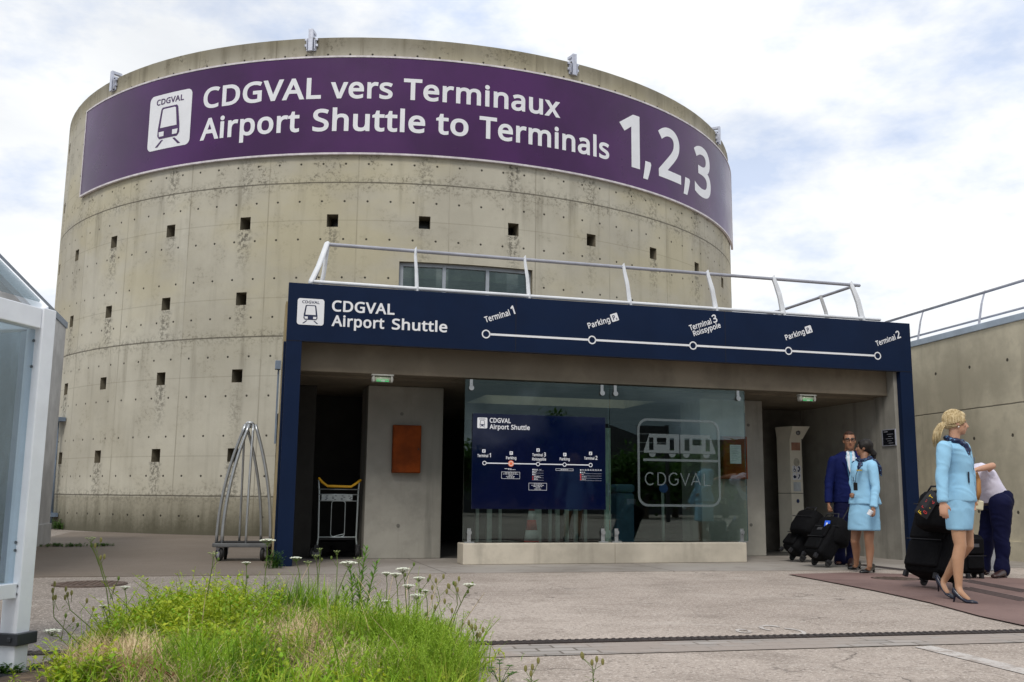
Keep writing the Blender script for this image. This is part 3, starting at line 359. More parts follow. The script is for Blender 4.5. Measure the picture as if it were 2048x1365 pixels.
def concrete_flat(name, base=(0.36, 0.325, 0.235), dots=None, joint=None, dirt=0.5):
    """cast concrete: mottled, streaked by rain, pores; dots = (axis index, step, z step, z offset) of tie holes"""
    t = NT(name); x, y, z = t.sep()
    big = t.noise(0.55, 5, 0.6); mid = t.noise(3.1, 5, 0.65); fine = t.noise(38, 4, 0.7)
    streak = t.noise(1.0, 5, 0.6, t.mapv((3.2, 3.2, 0.22)))
    c = t.mix(t.step(big, 0.36, 0.64), tuple(k * 0.74 for k in base), tuple(k * 1.12 for k in base))
    c = t.mix(t.math('MULTIPLY', t.step(mid, 0.45, 0.70), 0.45), c, tuple(k * 0.66 for k in base))
    c = t.mix(t.math('MULTIPLY', t.step(streak, 0.52, 0.72), dirt), c, tuple(k * 0.50 for k in base))
    c = t.mix(t.math('MULTIPLY', t.step(fine, 0.60, 0.72), 0.35), c, tuple(k * 0.55 for k in base))
    h = t.math('ADD', t.math('MULTIPLY', mid, 0.6), t.math('MULTIPLY', fine, 0.35))
    if dots:
        ax = (x, y)[dots[0]]
        du = t.math('MULTIPLY', t.math('SUBTRACT', t.math('FRACT', t.math('DIVIDE', ax, dots[1])), 0.5), dots[1])
        dz = t.math('MULTIPLY', t.math('SUBTRACT', t.math('FRACT', t.math('DIVIDE', t.math('SUBTRACT', z, dots[3]), dots[2])), 0.5), dots[2])
        d = t.math('SQRT', t.math('ADD', t.math('MULTIPLY', du, du), t.math('MULTIPLY', dz, dz)))
        k = t.math('SUBTRACT', 1.0, t.step(d, 0.022, 0.034))
        c = t.mix(t.math('MULTIPLY', k, 0.9), c, (0.03, 0.027, 0.02))
        h = t.math('SUBTRACT', h, t.math('MULTIPLY', k, 3.0))
    if joint:
        for jz in joint:
            k = t.math('SUBTRACT', 1.0, t.step(t.math('ABSOLUTE', t.math('SUBTRACT', z, t.math('ADD', jz - 0.01, t.math('MULTIPLY', mid, 0.02)))), 0.004, 0.016))
            c = t.mix(t.math('MULTIPLY', k, 0.8), c, (0.05, 0.045, 0.035))
            h = t.math('SUBTRACT', h, k)
    t.bump(h, 0.35, 0.012)
    return t.done(c, 0.85, 0, 0.3)

def glass_mat(name, tint=(0.80, 0.93, 0.90), ior=1.9, rough=0.0, even=None):
    m = bpy.data.materials.new(name); m.use_nodes = True
    n, l = m.node_tree.nodes, m.node_tree.links; n.clear()
    o = n.new('ShaderNodeOutputMaterial'); mixn = n.new('ShaderNodeMixShader'); tr = n.new('ShaderNodeBsdfTransparent'); gl = n.new('ShaderNodeBsdfGlossy')
    fr = n.new('ShaderNodeFresnel'); fr.inputs['IOR'].default_value = ior
    tr.inputs['Color'].default_value = (*tint, 1); gl.inputs['Roughness'].default_value = rough; gl.inputs['Color'].default_value = (0.92, 1.0, 1.0, 1)
    l.new(fr.outputs[0], mixn.inputs[0]) if even is None else setattr(mixn.inputs[0], 'default_value', even); l.new(tr.outputs[0], mixn.inputs[1]); l.new(gl.outputs[0], mixn.inputs[2]); l.new(mixn.outputs[0], o.inputs[0])
    return m

WHITE_PAINT = M('white_paint', (0.72, 0.74, 0.77), 0.45, 0, 0.08, 4)
GALV = M('galvanised_steel', (0.56, 0.58, 0.66), 0.42, 0.55, 0.15, 9)
GREY_RAIL = M('grey_rail_paint', (0.34, 0.35, 0.40), 0.5, 0.1, 0.12, 5)
BLUE_CLAD = M('navy_enamel', (0.0038, 0.0125, 0.042), 0.42, 0, 0.10, 1.5, 0.02, 3, 0.16)
SIGN_BLUE = M('sign_blue', (0.0016, 0.0040, 0.026), 0.06, 0, 0.08, 2, 0, 3, 0.55)
PURPLE = M('purple_vinyl', (0.056, 0.0085, 0.082), 0.30, 0, 0.22, 0.5, 0.05, 1.2, 0.42)
SIGN_WHITE = M('sign_white', (0.78, 0.79, 0.82), 0.5, 0, 0.03, 3)
BLACK_RUBBER = M('black_rubber', (0.016, 0.016, 0.017), 0.7, 0, 0.2, 20)
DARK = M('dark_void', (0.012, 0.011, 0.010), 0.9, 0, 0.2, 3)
# ------------------------------------------------------------ ground
def asphalt_mat():
    t = NT('worn_asphalt'); x, y, z = t.sep()
    big = t.noise(0.22, 5, 0.6); mid = t.noise(1.4, 5, 0.65); grit = t.noise(70, 2, 0.75); grit2 = t.noise(34, 2, 0.7)
    c = t.mix(t.step(big, 0.35, 0.65), (0.33, 0.275, 0.235), (0.44, 0.375, 0.325))
    c = t.mix(t.math('MULTIPLY', t.step(mid, 0.46, 0.68), 0.55), c, (0.22, 0.18, 0.15))
    left = t.math('SUBTRACT', 1.0, t.step(t.math('ADD', x, t.math('MULTIPLY', mid, 2.0)), -1.2, 1.4))      # greyer, older surface on the left
    c = t.mix(t.math('MULTIPLY', left, 0.70), c, (0.150, 0.132, 0.116))
    c = t.mix(t.math('MULTIPLY', t.step(grit, 0.53, 0.64), 0.65), c, (0.70, 0.63, 0.56))
    c = t.mix(t.math('MULTIPLY', t.step(grit2, 0.55, 0.66), 0.55), c, (0.12, 0.10, 0.085))
    vo = t.n.new('ShaderNodeTexVoronoi'); vo.feature = 'DISTANCE_TO_EDGE'; vo.inputs['Scale'].default_value = 0.30
    wv = t.n.new('ShaderNodeVectorMath'); wv.operation = 'ADD'; nn = t.n.new('ShaderNodeTexNoise'); nn.inputs['Scale'].default_value = 1.6; nn.inputs['Detail'].default_value = 6
    t.l.new(t.tc(), nn.inputs['Vector']); t.l.new(t.tc(), wv.inputs[0]); t.l.new(nn.outputs['Color'], wv.inputs[1]); t.l.new(wv.outputs[0], vo.inputs['Vector'])
    crack = t.math('MULTIPLY', t.math('SUBTRACT', 1.0, t.step(vo.outputs['Distance'], 0.0008, 0.0040)), t.step(t.noise(0.7, 3), 0.42, 0.58))
    c = t.mix(t.math('MULTIPLY', crack, 0.75), c, (0.07, 0.058, 0.05))
    damp = t.math('MULTIPLY', t.step(t.noise(0.5, 6, 0.7, t.mapv((1, 2.2, 1), None, (4, 1, 0))), 0.52, 0.68), 0.38)
    c = t.mix(damp, c, (0.20, 0.165, 0.14))
    pale = t.math('MULTIPLY', t.step(t.noise(0.9, 6, 0.7, t.mapv((1, 2.4, 1), None, (9, 5, 0))), 0.56, 0.70), 0.35)
    c = t.mix(pale, c, (0.55, 0.50, 0.45))
    gum = t.n.new('ShaderNodeTexVoronoi'); gum.inputs['Scale'].default_value = 1.7; t.l.new(t.tc(), gum.inputs['Vector'])
    c = t.mix(t.math('MULTIPLY', t.math('SUBTRACT', 1.0, t.step(gum.outputs['Distance'], 0.020, 0.034)), 0.5), c, (0.12, 0.10, 0.09))
    t.bump(t.math('SUBTRACT', t.math('ADD', grit, t.math('MULTIPLY', grit2, 1.3)), crack), 0.5, 0.006)
    return t.done(c, 0.85, 0, 0.25)
def sheet(name, pts, z, m, kind='structure', thick=0.0):
    mb = MB()
    if thick: mb.prism([(p[0], p[1]) for p in pts], z - thick, z)
    else: mb.face([(p[0], p[1], z) for p in pts])
    return tag(mb.build(name, m), kind=kind)
sheet('ground', [(-400, -400), (400, -400), (400, 600), (-400, 600)], -0.008, asphalt_mat())

def slab_mat():
    t = NT('grey_slab_concrete'); x, y, z = t.sep()
    big = t.noise(0.5, 5, 0.6); mid = t.noise(2.6, 6, 0.65); fine = t.noise(70, 3, 0.7)
    c = t.mix(t.step(big, 0.35, 0.65), (0.24, 0.215, 0.19), (0.34, 0.31, 0.28))
    c = t.mix(t.math('MULTIPLY', t.step(mid, 0.5, 0.7), 0.5), c, (0.17, 0.145, 0.12))
    left = t.math('SUBTRACT', 1.0, t.step(t.math('ADD', x, t.math('MULTIPLY', mid, 1.5)), 0.2, 2.2))
    c = t.mix(t.math('MULTIPLY', left, 0.8), c, (0.135, 0.105, 0.080))
    c = t.mix(t.math('MULTIPLY', t.step(fine, 0.55, 0.7), 0.4), c, (0.45, 0.41, 0.37))
    for s in (1.95, 4.9, 7.85):
        k = t.math('SUBTRACT', 1.0, t.step(t.math('ABSOLUTE', t.math('SUBTRACT', x, s)), 0.004, 0.014))
        c = t.mix(t.math('MULTIPLY', k, 0.7), c, (0.06, 0.05, 0.04))
    t.bump(t.math('ADD', mid, t.math('MULTIPLY', fine, 0.6)), 0.35, 0.006)
    return t.done(c, 0.75, 0, 0.3)
mb = MB()
outer = [(-4.2, -1.15), (-1.0, -1.25), (0.9, -1.28), (2.6, -1.36), (4.6, -1.42), (6.2, -1.55), (7.6, -1.6), (9.8, -1.55), (11.35, -1.5), (11.35, 12), (-4.2, 12)]
mb.prism(outer, -0.05, 0.0)
o = mb.build('pavement', slab_mat()); o.location = PO; o.rotation_euler[2] = PYAW; tag(o, kind='structure')

def path_mat():
    t = NT('maroon_asphalt')
    big = t.noise(0.9, 5, 0.6); g = t.noise(110, 3, 0.7)
    c = t.mix(t.step(big, 0.35, 0.65), (0.150, 0.094, 0.084), (0.215, 0.140, 0.124))
    c = t.mix(t.math('MULTIPLY', t.step(g, 0.55, 0.68), 0.5), c, (0.30, 0.21, 0.19))
    t.bump(g, 0.4, 0.004)
    return t.done(c, 0.8, 0, 0.3)
edge = [gr(1575, 1149), gr(1640, 1161), gr(1750, 1182), gr(1860, 1206), gr(1960, 1233), gr(2048, 1252), gr(2200, 1293)]
far = [gr(2400, 1240), gr(2250, 1180), gr(2048, 1158), gr(1850, 1150), gr(1700, 1146)]
sheet('path', edge + far, 0.004, path_mat())
GROOVE = M('dark_groove', (0.075, 0.062, 0.062), 0.7, 0, 0.2, 10)
def strip_lines(a, b, n, w, gap, z, name='guidance_strip'):
    mb = MB(); a = Vector((a.x, a.y, 0)); b = Vector((b.x, b.y, 0)); d = (b - a).normalized(); q = Vector((-d.y, d.x, 0))
    for k in range(n):
        o0 = q * ((k - (n - 1) / 2) * gap)
        p = [a + o0 - q * w / 2, b + o0 - q * w / 2, b + o0 + q * w / 2, a + o0 + q * w / 2]
        mb.prism([(v.x, v.y) for v in p], z - 0.002, z + 0.004)
    return tag(mb.build(name, GROOVE), kind='structure')
strip_lines(gr(1925, 1161), gr(2060, 1186), 4, 0.014, 0.055, 0.005)
strip_lines(gr(1925, 1176), gr(2060, 1204), 4, 0.014, 0.055, 0.005)
strip_lines(gr(1716, 1130), gr(1815, 1142), 4, 0.014, 0.055, 0.005)

# channel drain and the band of setts in front of it
def sett_mat():
    t = NT('stone_setts')
    b = t.n.new('ShaderNodeTexBrick'); t.l.new(t.tc(), b.inputs['Vector'])
    b.inputs['Scale'].default_value = 1.0; b.inputs['Brick Width'].default_value = 0.24; b.inputs['Row Height'].default_value = 0.115
    b.inputs['Mortar Size'].default_value = 0.009; b.inputs['Color1'].default_value = (0.38, 0.35, 0.325, 1); b.inputs['Color2'].default_value = (0.29, 0.265, 0.245, 1); b.inputs['Mortar'].default_value = (0.15, 0.13, 0.11, 1)
    cover = t.step(t.noise(1.3, 5, 0.65), 0.40, 0.54)
    g = t.noise(90, 3, 0.7)
    c = t.mix(t.math('MULTIPLY', cover, 0.9), b.outputs['Color'], (0.335, 0.285, 0.25))
    c = t.mix(t.math('MULTIPLY', t.step(g, 0.54, 0.68), 0.4), c, (0.46, 0.42, 0.38))
    t.bump(t.math('SUBTRACT', g, t.math('MULTIPLY', b.outputs['Fac'], 1.5)), 0.4, 0.006)
    return t.done(c, 0.85, 0, 0.25)
A, B = gr(930, 1288), gr(2048, 1263)
d = (B - A).normalized(); A2 = A - d * 3.2; B2 = B + d * 3.0; L = (B2 - A2).length; yaw = math.atan2(d.y, d.x)
mb = MB(); mb.face([(0, -0.56, 0), (L, -0.40, 0), (L, -0.06, 0), (0, -0.06, 0)])
o = mb.build('paving_band', sett_mat()); o.location = (A2.x, A2.y, -0.003); o.rotation_euler[2] = yaw; tag(o, kind='structure')
mb = MB(); mb.box(0, L, -0.060, 0.060, -0.02, 0.008)
n = int(L / 0.05)
for k in range(n):                                      # the cast iron grating bars
    x = k * 0.05
    mb.raw([(x, -0.058, 0.0075), (x + 0.034, -0.058, 0.0075), (x + 0.064, 0.058, 0.0075), (x + 0.030, 0.058, 0.0075), (x + 0.010, -0.045, 0.014), (x + 0.026, -0.045, 0.014), (x + 0.054, 0.045, 0.014), (x + 0.038, 0.045, 0.014)],
           [(4, 5, 6, 7), (0, 1, 5, 4), (1, 2, 6, 5), (2, 3, 7, 6), (3, 0, 4, 7)])
o = mb.build('drain_channel', M('cast_iron', (0.035, 0.024, 0.020), 0.6, 0.3, 0.3, 12)); o.location = (A2.x, A2.y, -0.004); o.rotation_euler[2] = yaw; tag(o, kind='structure')

# worn white road paint
def worn_paint():
    t = NT('worn_road_paint'); f = t.noise(9, 6, 0.7); g = t.noise(100, 3, 0.7)
    k = t.math('MULTIPLY', t.math('MULTIPLY', t.step(f, 0.34, 0.56), t.step(g, 0.26, 0.5)), 0.8)
    c = t.mix(k, (0.30, 0.25, 0.215), (0.60, 0.57, 0.54))
    return t.done(c, 0.8, 0, 0.3)
WP = worn_paint()
sheet('road_marking', [gr(1829, 1293), gr(2060, 1350), gr(2060, 1337), gr(1862, 1290)], -0.004, WP)
mb = MB()
def arcs(cx, cy, r, a0, a1, w, n=14):
    for k in range(n):
        t0, t1 = rad(a0 + (a1 - a0) * k / n), rad(a0 + (a1 - a0) * (k + 1) / n)
        mb.face([(cx + cos(t0) * r, cy + sin(t0) * r * 1.9, -0.004), (cx + cos(t0) * (r + w), cy + sin(t0) * (r + w) * 1.9, -0.004), (cx + cos(t1) * (r + w), cy + sin(t1) * (r + w) * 1.9, -0.004), (cx + cos(t1) * r, cy + sin(t1) * r * 1.9, -0.004)])
q = gr(1560, 1258)
arcs(q.x - 0.035, q.y + 0.07, 0.062, 30, 235, 0.03); arcs(q.x + 0.055, q.y - 0.10, 0.062, -120, 95, 0.03)
q = gr(1487, 1261); arcs(q.x, q.y, 0.03, 0, 360, 0.025)
tag(mb.build('road_marking', WP), kind='structure')
# manhole covers
RUST = M('rusty_iron', (0.120, 0.085, 0.068), 0.7, 0.2, 0.35, 14, 0.3, 40)
def manhole(p, r, label, sq=False):
    t = thing('manhole_cover', label, 'manhole', (p.x, p.y, 0), 0.2)
    mb = MB(); mb.lathe([(r * 0.93, -0.03), (r * 0.93, 0.004), (r, 0.004), (r, -0.03)], n=40); mb.build('frame_ring', RUST, t)
    mb = MB(); mb.lathe([(r * 0.915, -0.03), (r * 0.915, 0.006), (0.001, 0.007)], n=40)
    for k in range(-5, 6):
        for j in range(-5, 6):
            if (k * k + j * j) < 26: mb.box(k * r * .16 - r * .05, k * r * .16 + r * .05, j * r * .16 - r * .02, j * r * .16 + r * .02, 0.0065, 0.010)
    mb.build('lid', RUST, t)
manhole(gr(180, 1168), 0.36, 'round rusty manhole cover set in the grey asphalt behind the weeds')
manhole(gr(1790, 1158), 0.27, 'dark iron manhole cover in the maroon path beside the black suitcases')

# ------------------------------------------------------------ round tower
STEP = 11.27; TH0 = -3.02
HOLE_Z = [1.78, 3.57, 5.36, 7.15, 8.94, 10.73]
JOINTS = [0.86, 4.46, 8.06]
ZTOP = 11.64
def tower_mat():
    t = NT('tower_concrete'); x, y, z = t.sep()
    th = t.math('MULTIPLY', t.math('ARCTAN2', x, t.math('MULTIPLY', y, -1.0)), 180 / pi)
    arc = t.math('MULTIPLY', th, TR * pi / 180)                       # metres round the wall
    uv = t.comb(arc, z, 0.0)
    big = t.noise(0.35, 5, 0.6, uv); mid = t.noise(1.6, 6, 0.62, uv); fine = t.noise(26, 4, 0.7, uv)
    streak = t.noise(1.0, 6, 0.62, t.mapv((2.4, 0.16, 1), uv)); speck = t.noise(11, 5, 0.75, uv)
    # each pour has its own tone
    cell = t.n.new('ShaderNodeTexWhiteNoise'); cell.noise_dimensions = '2D'
    lift = t.math('FLOOR', t.math('DIVIDE', t.math('ADD', z, 2.74), 3.6)); pan = t.math('FLOOR', t.math('DIVIDE', th, STEP * 2))
    t.l.new(t.comb(pan, lift, 0.0), cell.inputs['Vector'])
    base = t.mix(t.step(big, 0.32, 0.68), (0.425, 0.402, 0.335), (0.550, 0.525, 0.440))
    base = t.mix(t.math('MULTIPLY', cell.outputs['Value'], 0.30), base, (0.36, 0.325, 0.24))
    base = t.mix(t.math('MULTIPLY', t.step(mid, 0.42, 0.70), 0.35), base, (0.38, 0.35, 0.275))
    hue = t.step(t.noise(0.23, 4, 0.6, t.mapv((1, 1.6, 1), uv, (7, 3, 0))), 0.42, 0.62)
    base = t.mix(t.math('MULTIPLY', hue, t.math('ADD', 0.08, t.math('MULTIPLY', t.step(z, 3.5, 6.5), 0.38))), base, (0.50, 0.445, 0.275))
    # rain streaks, strongest below the coping and the joints
    zf = t.math('FRACT', t.math('DIVIDE', t.math('ADD', z, 2.74), 3.6))       # 0 just above a joint, 1 just below the next
    under = t.step(zf, 0.55, 1.0)
    k = t.math('MULTIPLY', t.step(streak, 0.50, 0.74), t.math('ADD', 0.25, t.math('MULTIPLY', under, 0.4)))
    c = t.mix(k, base, (0.155, 0.138, 0.100))
    kk = t.math('MULTIPLY', t.math('MULTIPLY', t.step(mid, 0.50, 0.66), t.step(speck, 0.50, 0.60)), t.math('ADD', 0.26, t.math('MULTIPLY', t.step(z, 7.4, 8.7), 0.48)))
    c = t.mix(kk, c, (0.060, 0.054, 0.042))                            # black lichen
    # stain under every square opening
    fu = t.math('ABSOLUTE', t.math('SUBTRACT', t.math('FRACT', t.math('DIVIDE', t.math('SUBTRACT', th, TH0 - STEP / 2), STEP)), 0.5))
    fz = t.math('FRACT', t.math('DIVIDE', t.math('SUBTRACT', z, 1.78 - 0.15), 1.79))
    ks = t.math('MULTIPLY', t.math('MULTIPLY', t.math('SUBTRACT', 1.0, t.step(t.math('ADD', fu, t.math('MULTIPLY', mid, 0.10)), 0.08, 0.16)), t.step(fz, 0.25, 0.95)), t.math('MULTIPLY', t.step(speck, 0.44, 0.58), t.step(big, 0.36, 0.56)))
    c = t.mix(t.math('MULTIPLY', ks, 0.85), c, (0.10, 0.092, 0.075))
    # coping is dirty
    top = t.math('MULTIPLY', t.step(z, 10.9, 11.6), t.math('ADD', 0.30, t.math('MULTIPLY', streak, 0.6)))
    c = t.mix(top, c, (0.125, 0.108, 0.070))
    # foot: damp, mossy
    foot = t.math('MULTIPLY', t.math('SUBTRACT', 1.0, t.step(z, 0.80, 0.88)), 0.55)
    c = t.mix(foot, c, (0.20, 0.18, 0.125))
    foot2 = t.math('MULTIPLY', t.math('SUBTRACT', 1.0, t.step(t.math('ADD', z, t.math('ADD', t.math('MULTIPLY', streak, -1.0), t.math('MULTIPLY', speck, -0.5))), -0.75, 0.10)), 0.8)
    c = t.mix(foot2, c, (0.060, 0.056, 0.034))
    # joints of the pours
    h = t.math('ADD', t.math('MULTIPLY', mid, 0.8), t.math('MULTIPLY', fine, 0.3))
    for jz in JOINTS:
        dz = t.math('ABSOLUTE', t.math('SUBTRACT', z, t.math('ADD', jz - 0.01, t.math('MULTIPLY', mid, 0.02))))
        k = t.math('SUBTRACT', 1.0, t.step(dz, 0.006, 0.026))
        c = t.mix(t.math('MULTIPLY', k, 0.75), c, (0.075, 0.066, 0.05)); h = t.math('SUBTRACT', h, k)
        k2 = t.math('MULTIPLY', t.math('SUBTRACT', 1.0, t.step(dz, 0.02, 0.28)), t.step(speck, 0.46, 0.60))
        c = t.mix(t.math('MULTIPLY', k2, 0.42), c, (0.10, 0.09, 0.07))
    fv = t.math('MULTIPLY', t.math('ABSOLUTE', t.math('SUBTRACT', t.math('FRACT', t.math('ADD', t.math('DIVIDE', th, STEP), 0.5)), 0.5)), STEP * TR * pi / 180)
    k = t.math('SUBTRACT', 1.0, t.step(fv, 0.004, 0.022))
    c = t.mix(t.math('MULTIPLY', k, t.math('MULTIPLY', t.step(big, 0.35, 0.6), 0.5)), c, (0.16, 0.14, 0.10)); h = t.math('SUBTRACT', h, t.math('MULTIPLY', k, 0.7))
    hz = t.math('MULTIPLY', t.math('ABSOLUTE', t.math('SUBTRACT', t.math('FRACT', t.math('DIVIDE', t.math('SUBTRACT', z, 0.86), 1.8)), 0.5)), 1.8)
    k = t.math('SUBTRACT', 1.0, t.step(hz, 0.004, 0.016)); c = t.mix(t.math('MULTIPLY', k, 0.30), c, (0.18, 0.16, 0.115))
    # tie holes
    s4 = STEP / 4
    du = t.math('MULTIPLY', t.math('SUBTRACT', t.math('FRACT', t.math('DIVIDE', t.math('SUBTRACT', th, TH0), s4)), 0.5), s4 * TR * pi / 180)
    dz = t.math('MULTIPLY', t.math('SUBTRACT', t.math('FRACT', t.math('DIVIDE', t.math('SUBTRACT', z, 0.41 - 0.45), 0.9)), 0.5), 0.9)
    dd = t.math('SQRT', t.math('ADD', t.math('MULTIPLY', du, du), t.math('MULTIPLY', dz, dz)))
    k = t.math('SUBTRACT', 1.0, t.step(dd, 0.018, 0.032))
    c = t.mix(t.math('MULTIPLY', k, 0.93), c, (0.025, 0.022, 0.017)); h = t.math('SUBTRACT', h, t.math('MULTIPLY', k, 4.0))
    t.bump(h, 0.35, 0.02)
    return t.done(c, 0.88, 0, 0.25)
TMAT = tower_mat()
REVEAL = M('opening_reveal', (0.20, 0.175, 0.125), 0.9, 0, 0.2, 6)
tower = thing('round_tower', 'round cast concrete tower with small square openings behind the blue entrance', 'building', TC)
def tp(th, z, r=TR): a = rad(th); return Vector((r * sin(a), -r * cos(a), z))
WIN = (5.3, 22.15, 3.72, 6.21)
mb = MB()
ths = set(); hw = 1.13 / 2 * 1.25
holes = []
for k in range(32):
    t0 = TH0 + STEP * (k - 16)
    for z in HOLE_Z:
        if WIN[0] - 1.5 < t0 < WIN[1] + 1.5 and z < 6.5: continue
        holes.append((t0, z))
    ths.update((round(t0 - hw, 3), round(t0 + hw, 3)))
    for j in (1, 2, 3): ths.add(round(t0 + j * STEP / 4, 3))
ths.update((WIN[0], WIN[1])); ths = sorted(ths)
HZ = 0.15
zs = sorted({0.0, 0.86, 0.8601, 4.46, 8.06, ZTOP, WIN[2], WIN[3]} | {z - HZ for z in HOLE_Z} | {z + HZ for z in HOLE_Z} | {-0.3})
def hole_at(th, z):
    for t0, hz in holes:
        if abs(th - t0) < hw - 0.01 and abs(z - hz) < HZ - 0.01: return True
    return False
def rr(z): return TR
n = len(ths)
for i in range(n):
    a = ths[i]; b = ths[(i + 1) % n] + (360 if i == n - 1 else 0); mth = (a + b) / 2
    for j in range(len(zs) - 1):
        z0, z1 = zs[j], zs[j + 1]; mz = (z0 + z1) / 2
        if WIN[0] < mth < WIN[1] and WIN[2] < mz < WIN[3]: continue
        if hole_at(mth, mz):
            q0 = [tp(a, z0), tp(b, z0), tp(b, z1), tp(a, z1)]; q1 = [tp(a, z0, TR - .55), tp(b, z0, TR - .55), tp(b, z1, TR - .55), tp(a, z1, TR - .55)]
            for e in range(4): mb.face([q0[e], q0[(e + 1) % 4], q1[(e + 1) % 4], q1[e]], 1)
            continue
        mb.face([tp(a, z0), tp(b, z0), tp(b, z1), tp(a, z1)])
for i in range(n):                                     # coping and inner face
    a = ths[i]; b = ths[(i + 1) % n] + (360 if i == n - 1 else 0)
    mb.face([tp(a, ZTOP), tp(b, ZTOP), tp(b, ZTOP, TR - .5), tp(a, ZTOP, TR - .5)])
    mb.face([tp(b, ZTOP, TR - .5), tp(a, ZTOP, TR - .5), tp(a, 10.6, TR - .5), tp(b, 10.6, TR - .5)])
    mb.face([tp(a, 10.6, TR - .5), tp(b, 10.6, TR - .5), (0, 0, 10.6)])
q0 = [tp(WIN[0], WIN[2]), tp(WIN[1], WIN[2]), tp(WIN[1], WIN[3]), tp(WIN[0], WIN[3])]
for a, b, z0, z1 in ((WIN[0], WIN[0], WIN[2], WIN[3]), (WIN[1], WIN[1], WIN[2], WIN[3])):
    mb.face([tp(a, z0), tp(a, z1), tp(a, z1, TR - .35), tp(a, z0, TR - .35)], 1)
for z in (WIN[2], WIN[3]):
    tt = [t for t in ths if WIN[0] <= t <= WIN[1]]
    for a, b in zip(tt, tt[1:]): mb.face([tp(a, z), tp(b, z), tp(b, z, TR - .35), tp(a, z, TR - .35)], 1)
wall = mb.build('wall', [TMAT, REVEAL], tower)
# weld so that the curve shades smoothly
bm = bmesh.new(); bm.from_mesh(wall.data); bmesh.ops.remove_doubles(bm, verts=bm.verts, dist=0.0004); bm.to_mesh(wall.data); bm.free()
wall.data.polygons.foreach_set('use_smooth', [True] * len(wall.data.polygons)); wall.data.set_sharp_from_angle(angle=rad(30))
# dark panes at the back of the openings that face the camera
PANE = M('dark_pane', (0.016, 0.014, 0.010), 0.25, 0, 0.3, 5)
pane0 = None
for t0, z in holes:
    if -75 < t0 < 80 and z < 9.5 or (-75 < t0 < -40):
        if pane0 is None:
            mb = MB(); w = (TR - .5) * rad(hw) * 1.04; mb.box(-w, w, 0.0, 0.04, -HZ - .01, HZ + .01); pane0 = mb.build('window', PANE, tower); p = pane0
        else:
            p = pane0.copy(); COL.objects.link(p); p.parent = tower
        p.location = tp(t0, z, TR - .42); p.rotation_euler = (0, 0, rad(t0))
# big window above the entrance roof
WFRAME = M('grey_window_frame', (0.36, 0.39, 0.43), 0.4, 0.3, 0.08, 5)
wf = MB(); r0, r1 = TR - .22, TR - .12
def curved_bar(mb, a, b, z0, z1, r0, r1, m=0):
    k = max(1, int((b - a) / 1.4))
    for i in range(k):
        p, q = a + (b - a) * i / k, a + (b - a) * (i + 1) / k
        vs = [tp(p, z0, r0), tp(q, z0, r0), tp(q, z0, r1), tp(p, z0, r1), tp(p, z1, r0), tp(q, z1, r0), tp(q, z1, r1), tp(p, z1, r1)]
        mb.raw(vs, [(0, 1, 2, 3), (4, 7, 6, 5), (3, 2, 6, 7), (0, 4, 5, 1)] + ([(0, 3, 7, 4)] if i == 0 else []) + ([(1, 5, 6, 2)] if i == k - 1 else []), m)
curved_bar(wf, WIN[0], WIN[1], WIN[3] - .08, WIN[3], r0, r1)
curved_bar(wf, WIN[0], WIN[1], WIN[2], WIN[2] + .08, r0, r1)
for th, w in ((WIN[0] + .25, .5), (10.87, .42), (16.4, .42), (WIN[1] - .25, .5)): curved_bar(wf, th - w / 2, th + w / 2, WIN[2] + .08, WIN[3] - .08, r0, r1 + .004)
wo_ = wf.build('window_frame', WFRAME, tower)
g = MB(); curved_bar(g, WIN[0] + .05, WIN[1] - .05, WIN[2] + .05, WIN[3] - .05, TR - .185, TR - .175)
g.build('pane', glass_mat('tower_glass', (0.75, 0.85, 0.82), 2.0), wo_)
g = MB(); curved_bar(g, WIN[0] - 1, WIN[1] + 1, 3.5, 5.95, TR - 2.2, TR - 2.15); curved_bar(g, WIN[0] - 1, WIN[1] + 1, 5.95, 6.3, TR - 2.4, TR - .56, 1)
g.build('interior', [M('dim_interior', (0.10, 0.115, 0.12), 0.8, 0, 0.5, 0.9), M('dim_ceiling', (0.40, 0.36, 0.25), 0.8)], tower)
# rail brackets on the coping
for th in (-39.84 - 33.8, -39.84, -6.59, 27.89, 63.2):
    mb = MB()
    mb.box(-.12, .12, -.03, -.004, -.33, -.04); mb.box(-.105, -.085, -.09, -.03, -.31, -.06); mb.box(.085, .105, -.09, -.03, -.31, -.06)
    mb.box(-.055, .055, -.115, -.06, -.36, .19); mb.box(-.055, .055, -.06, .16, .12, .19); mb.box(-.05, .05, -.06, .42, .012, .06)
    for bz in (-.2, -.05):
        for bx in (-.16, .16): mb.box(min(bx, bx * .6), max(bx, bx * .6), -.05, -.004, bz - .03, bz + .03)
    o = mb.build('bracket', GALV, tower, bevel=.004); o.location = tp(th, ZTOP); o.rotation_euler = (0, 0, rad(th))
# lightning rod tip seen over the rim
mb = MB(); mb.tube([tp(5.5, ZTOP - .02, TR - .3), tp(5.5, ZTOP + .14, TR - .3)], .012, 6); mb.build('lightning_rod', GALV, tower)

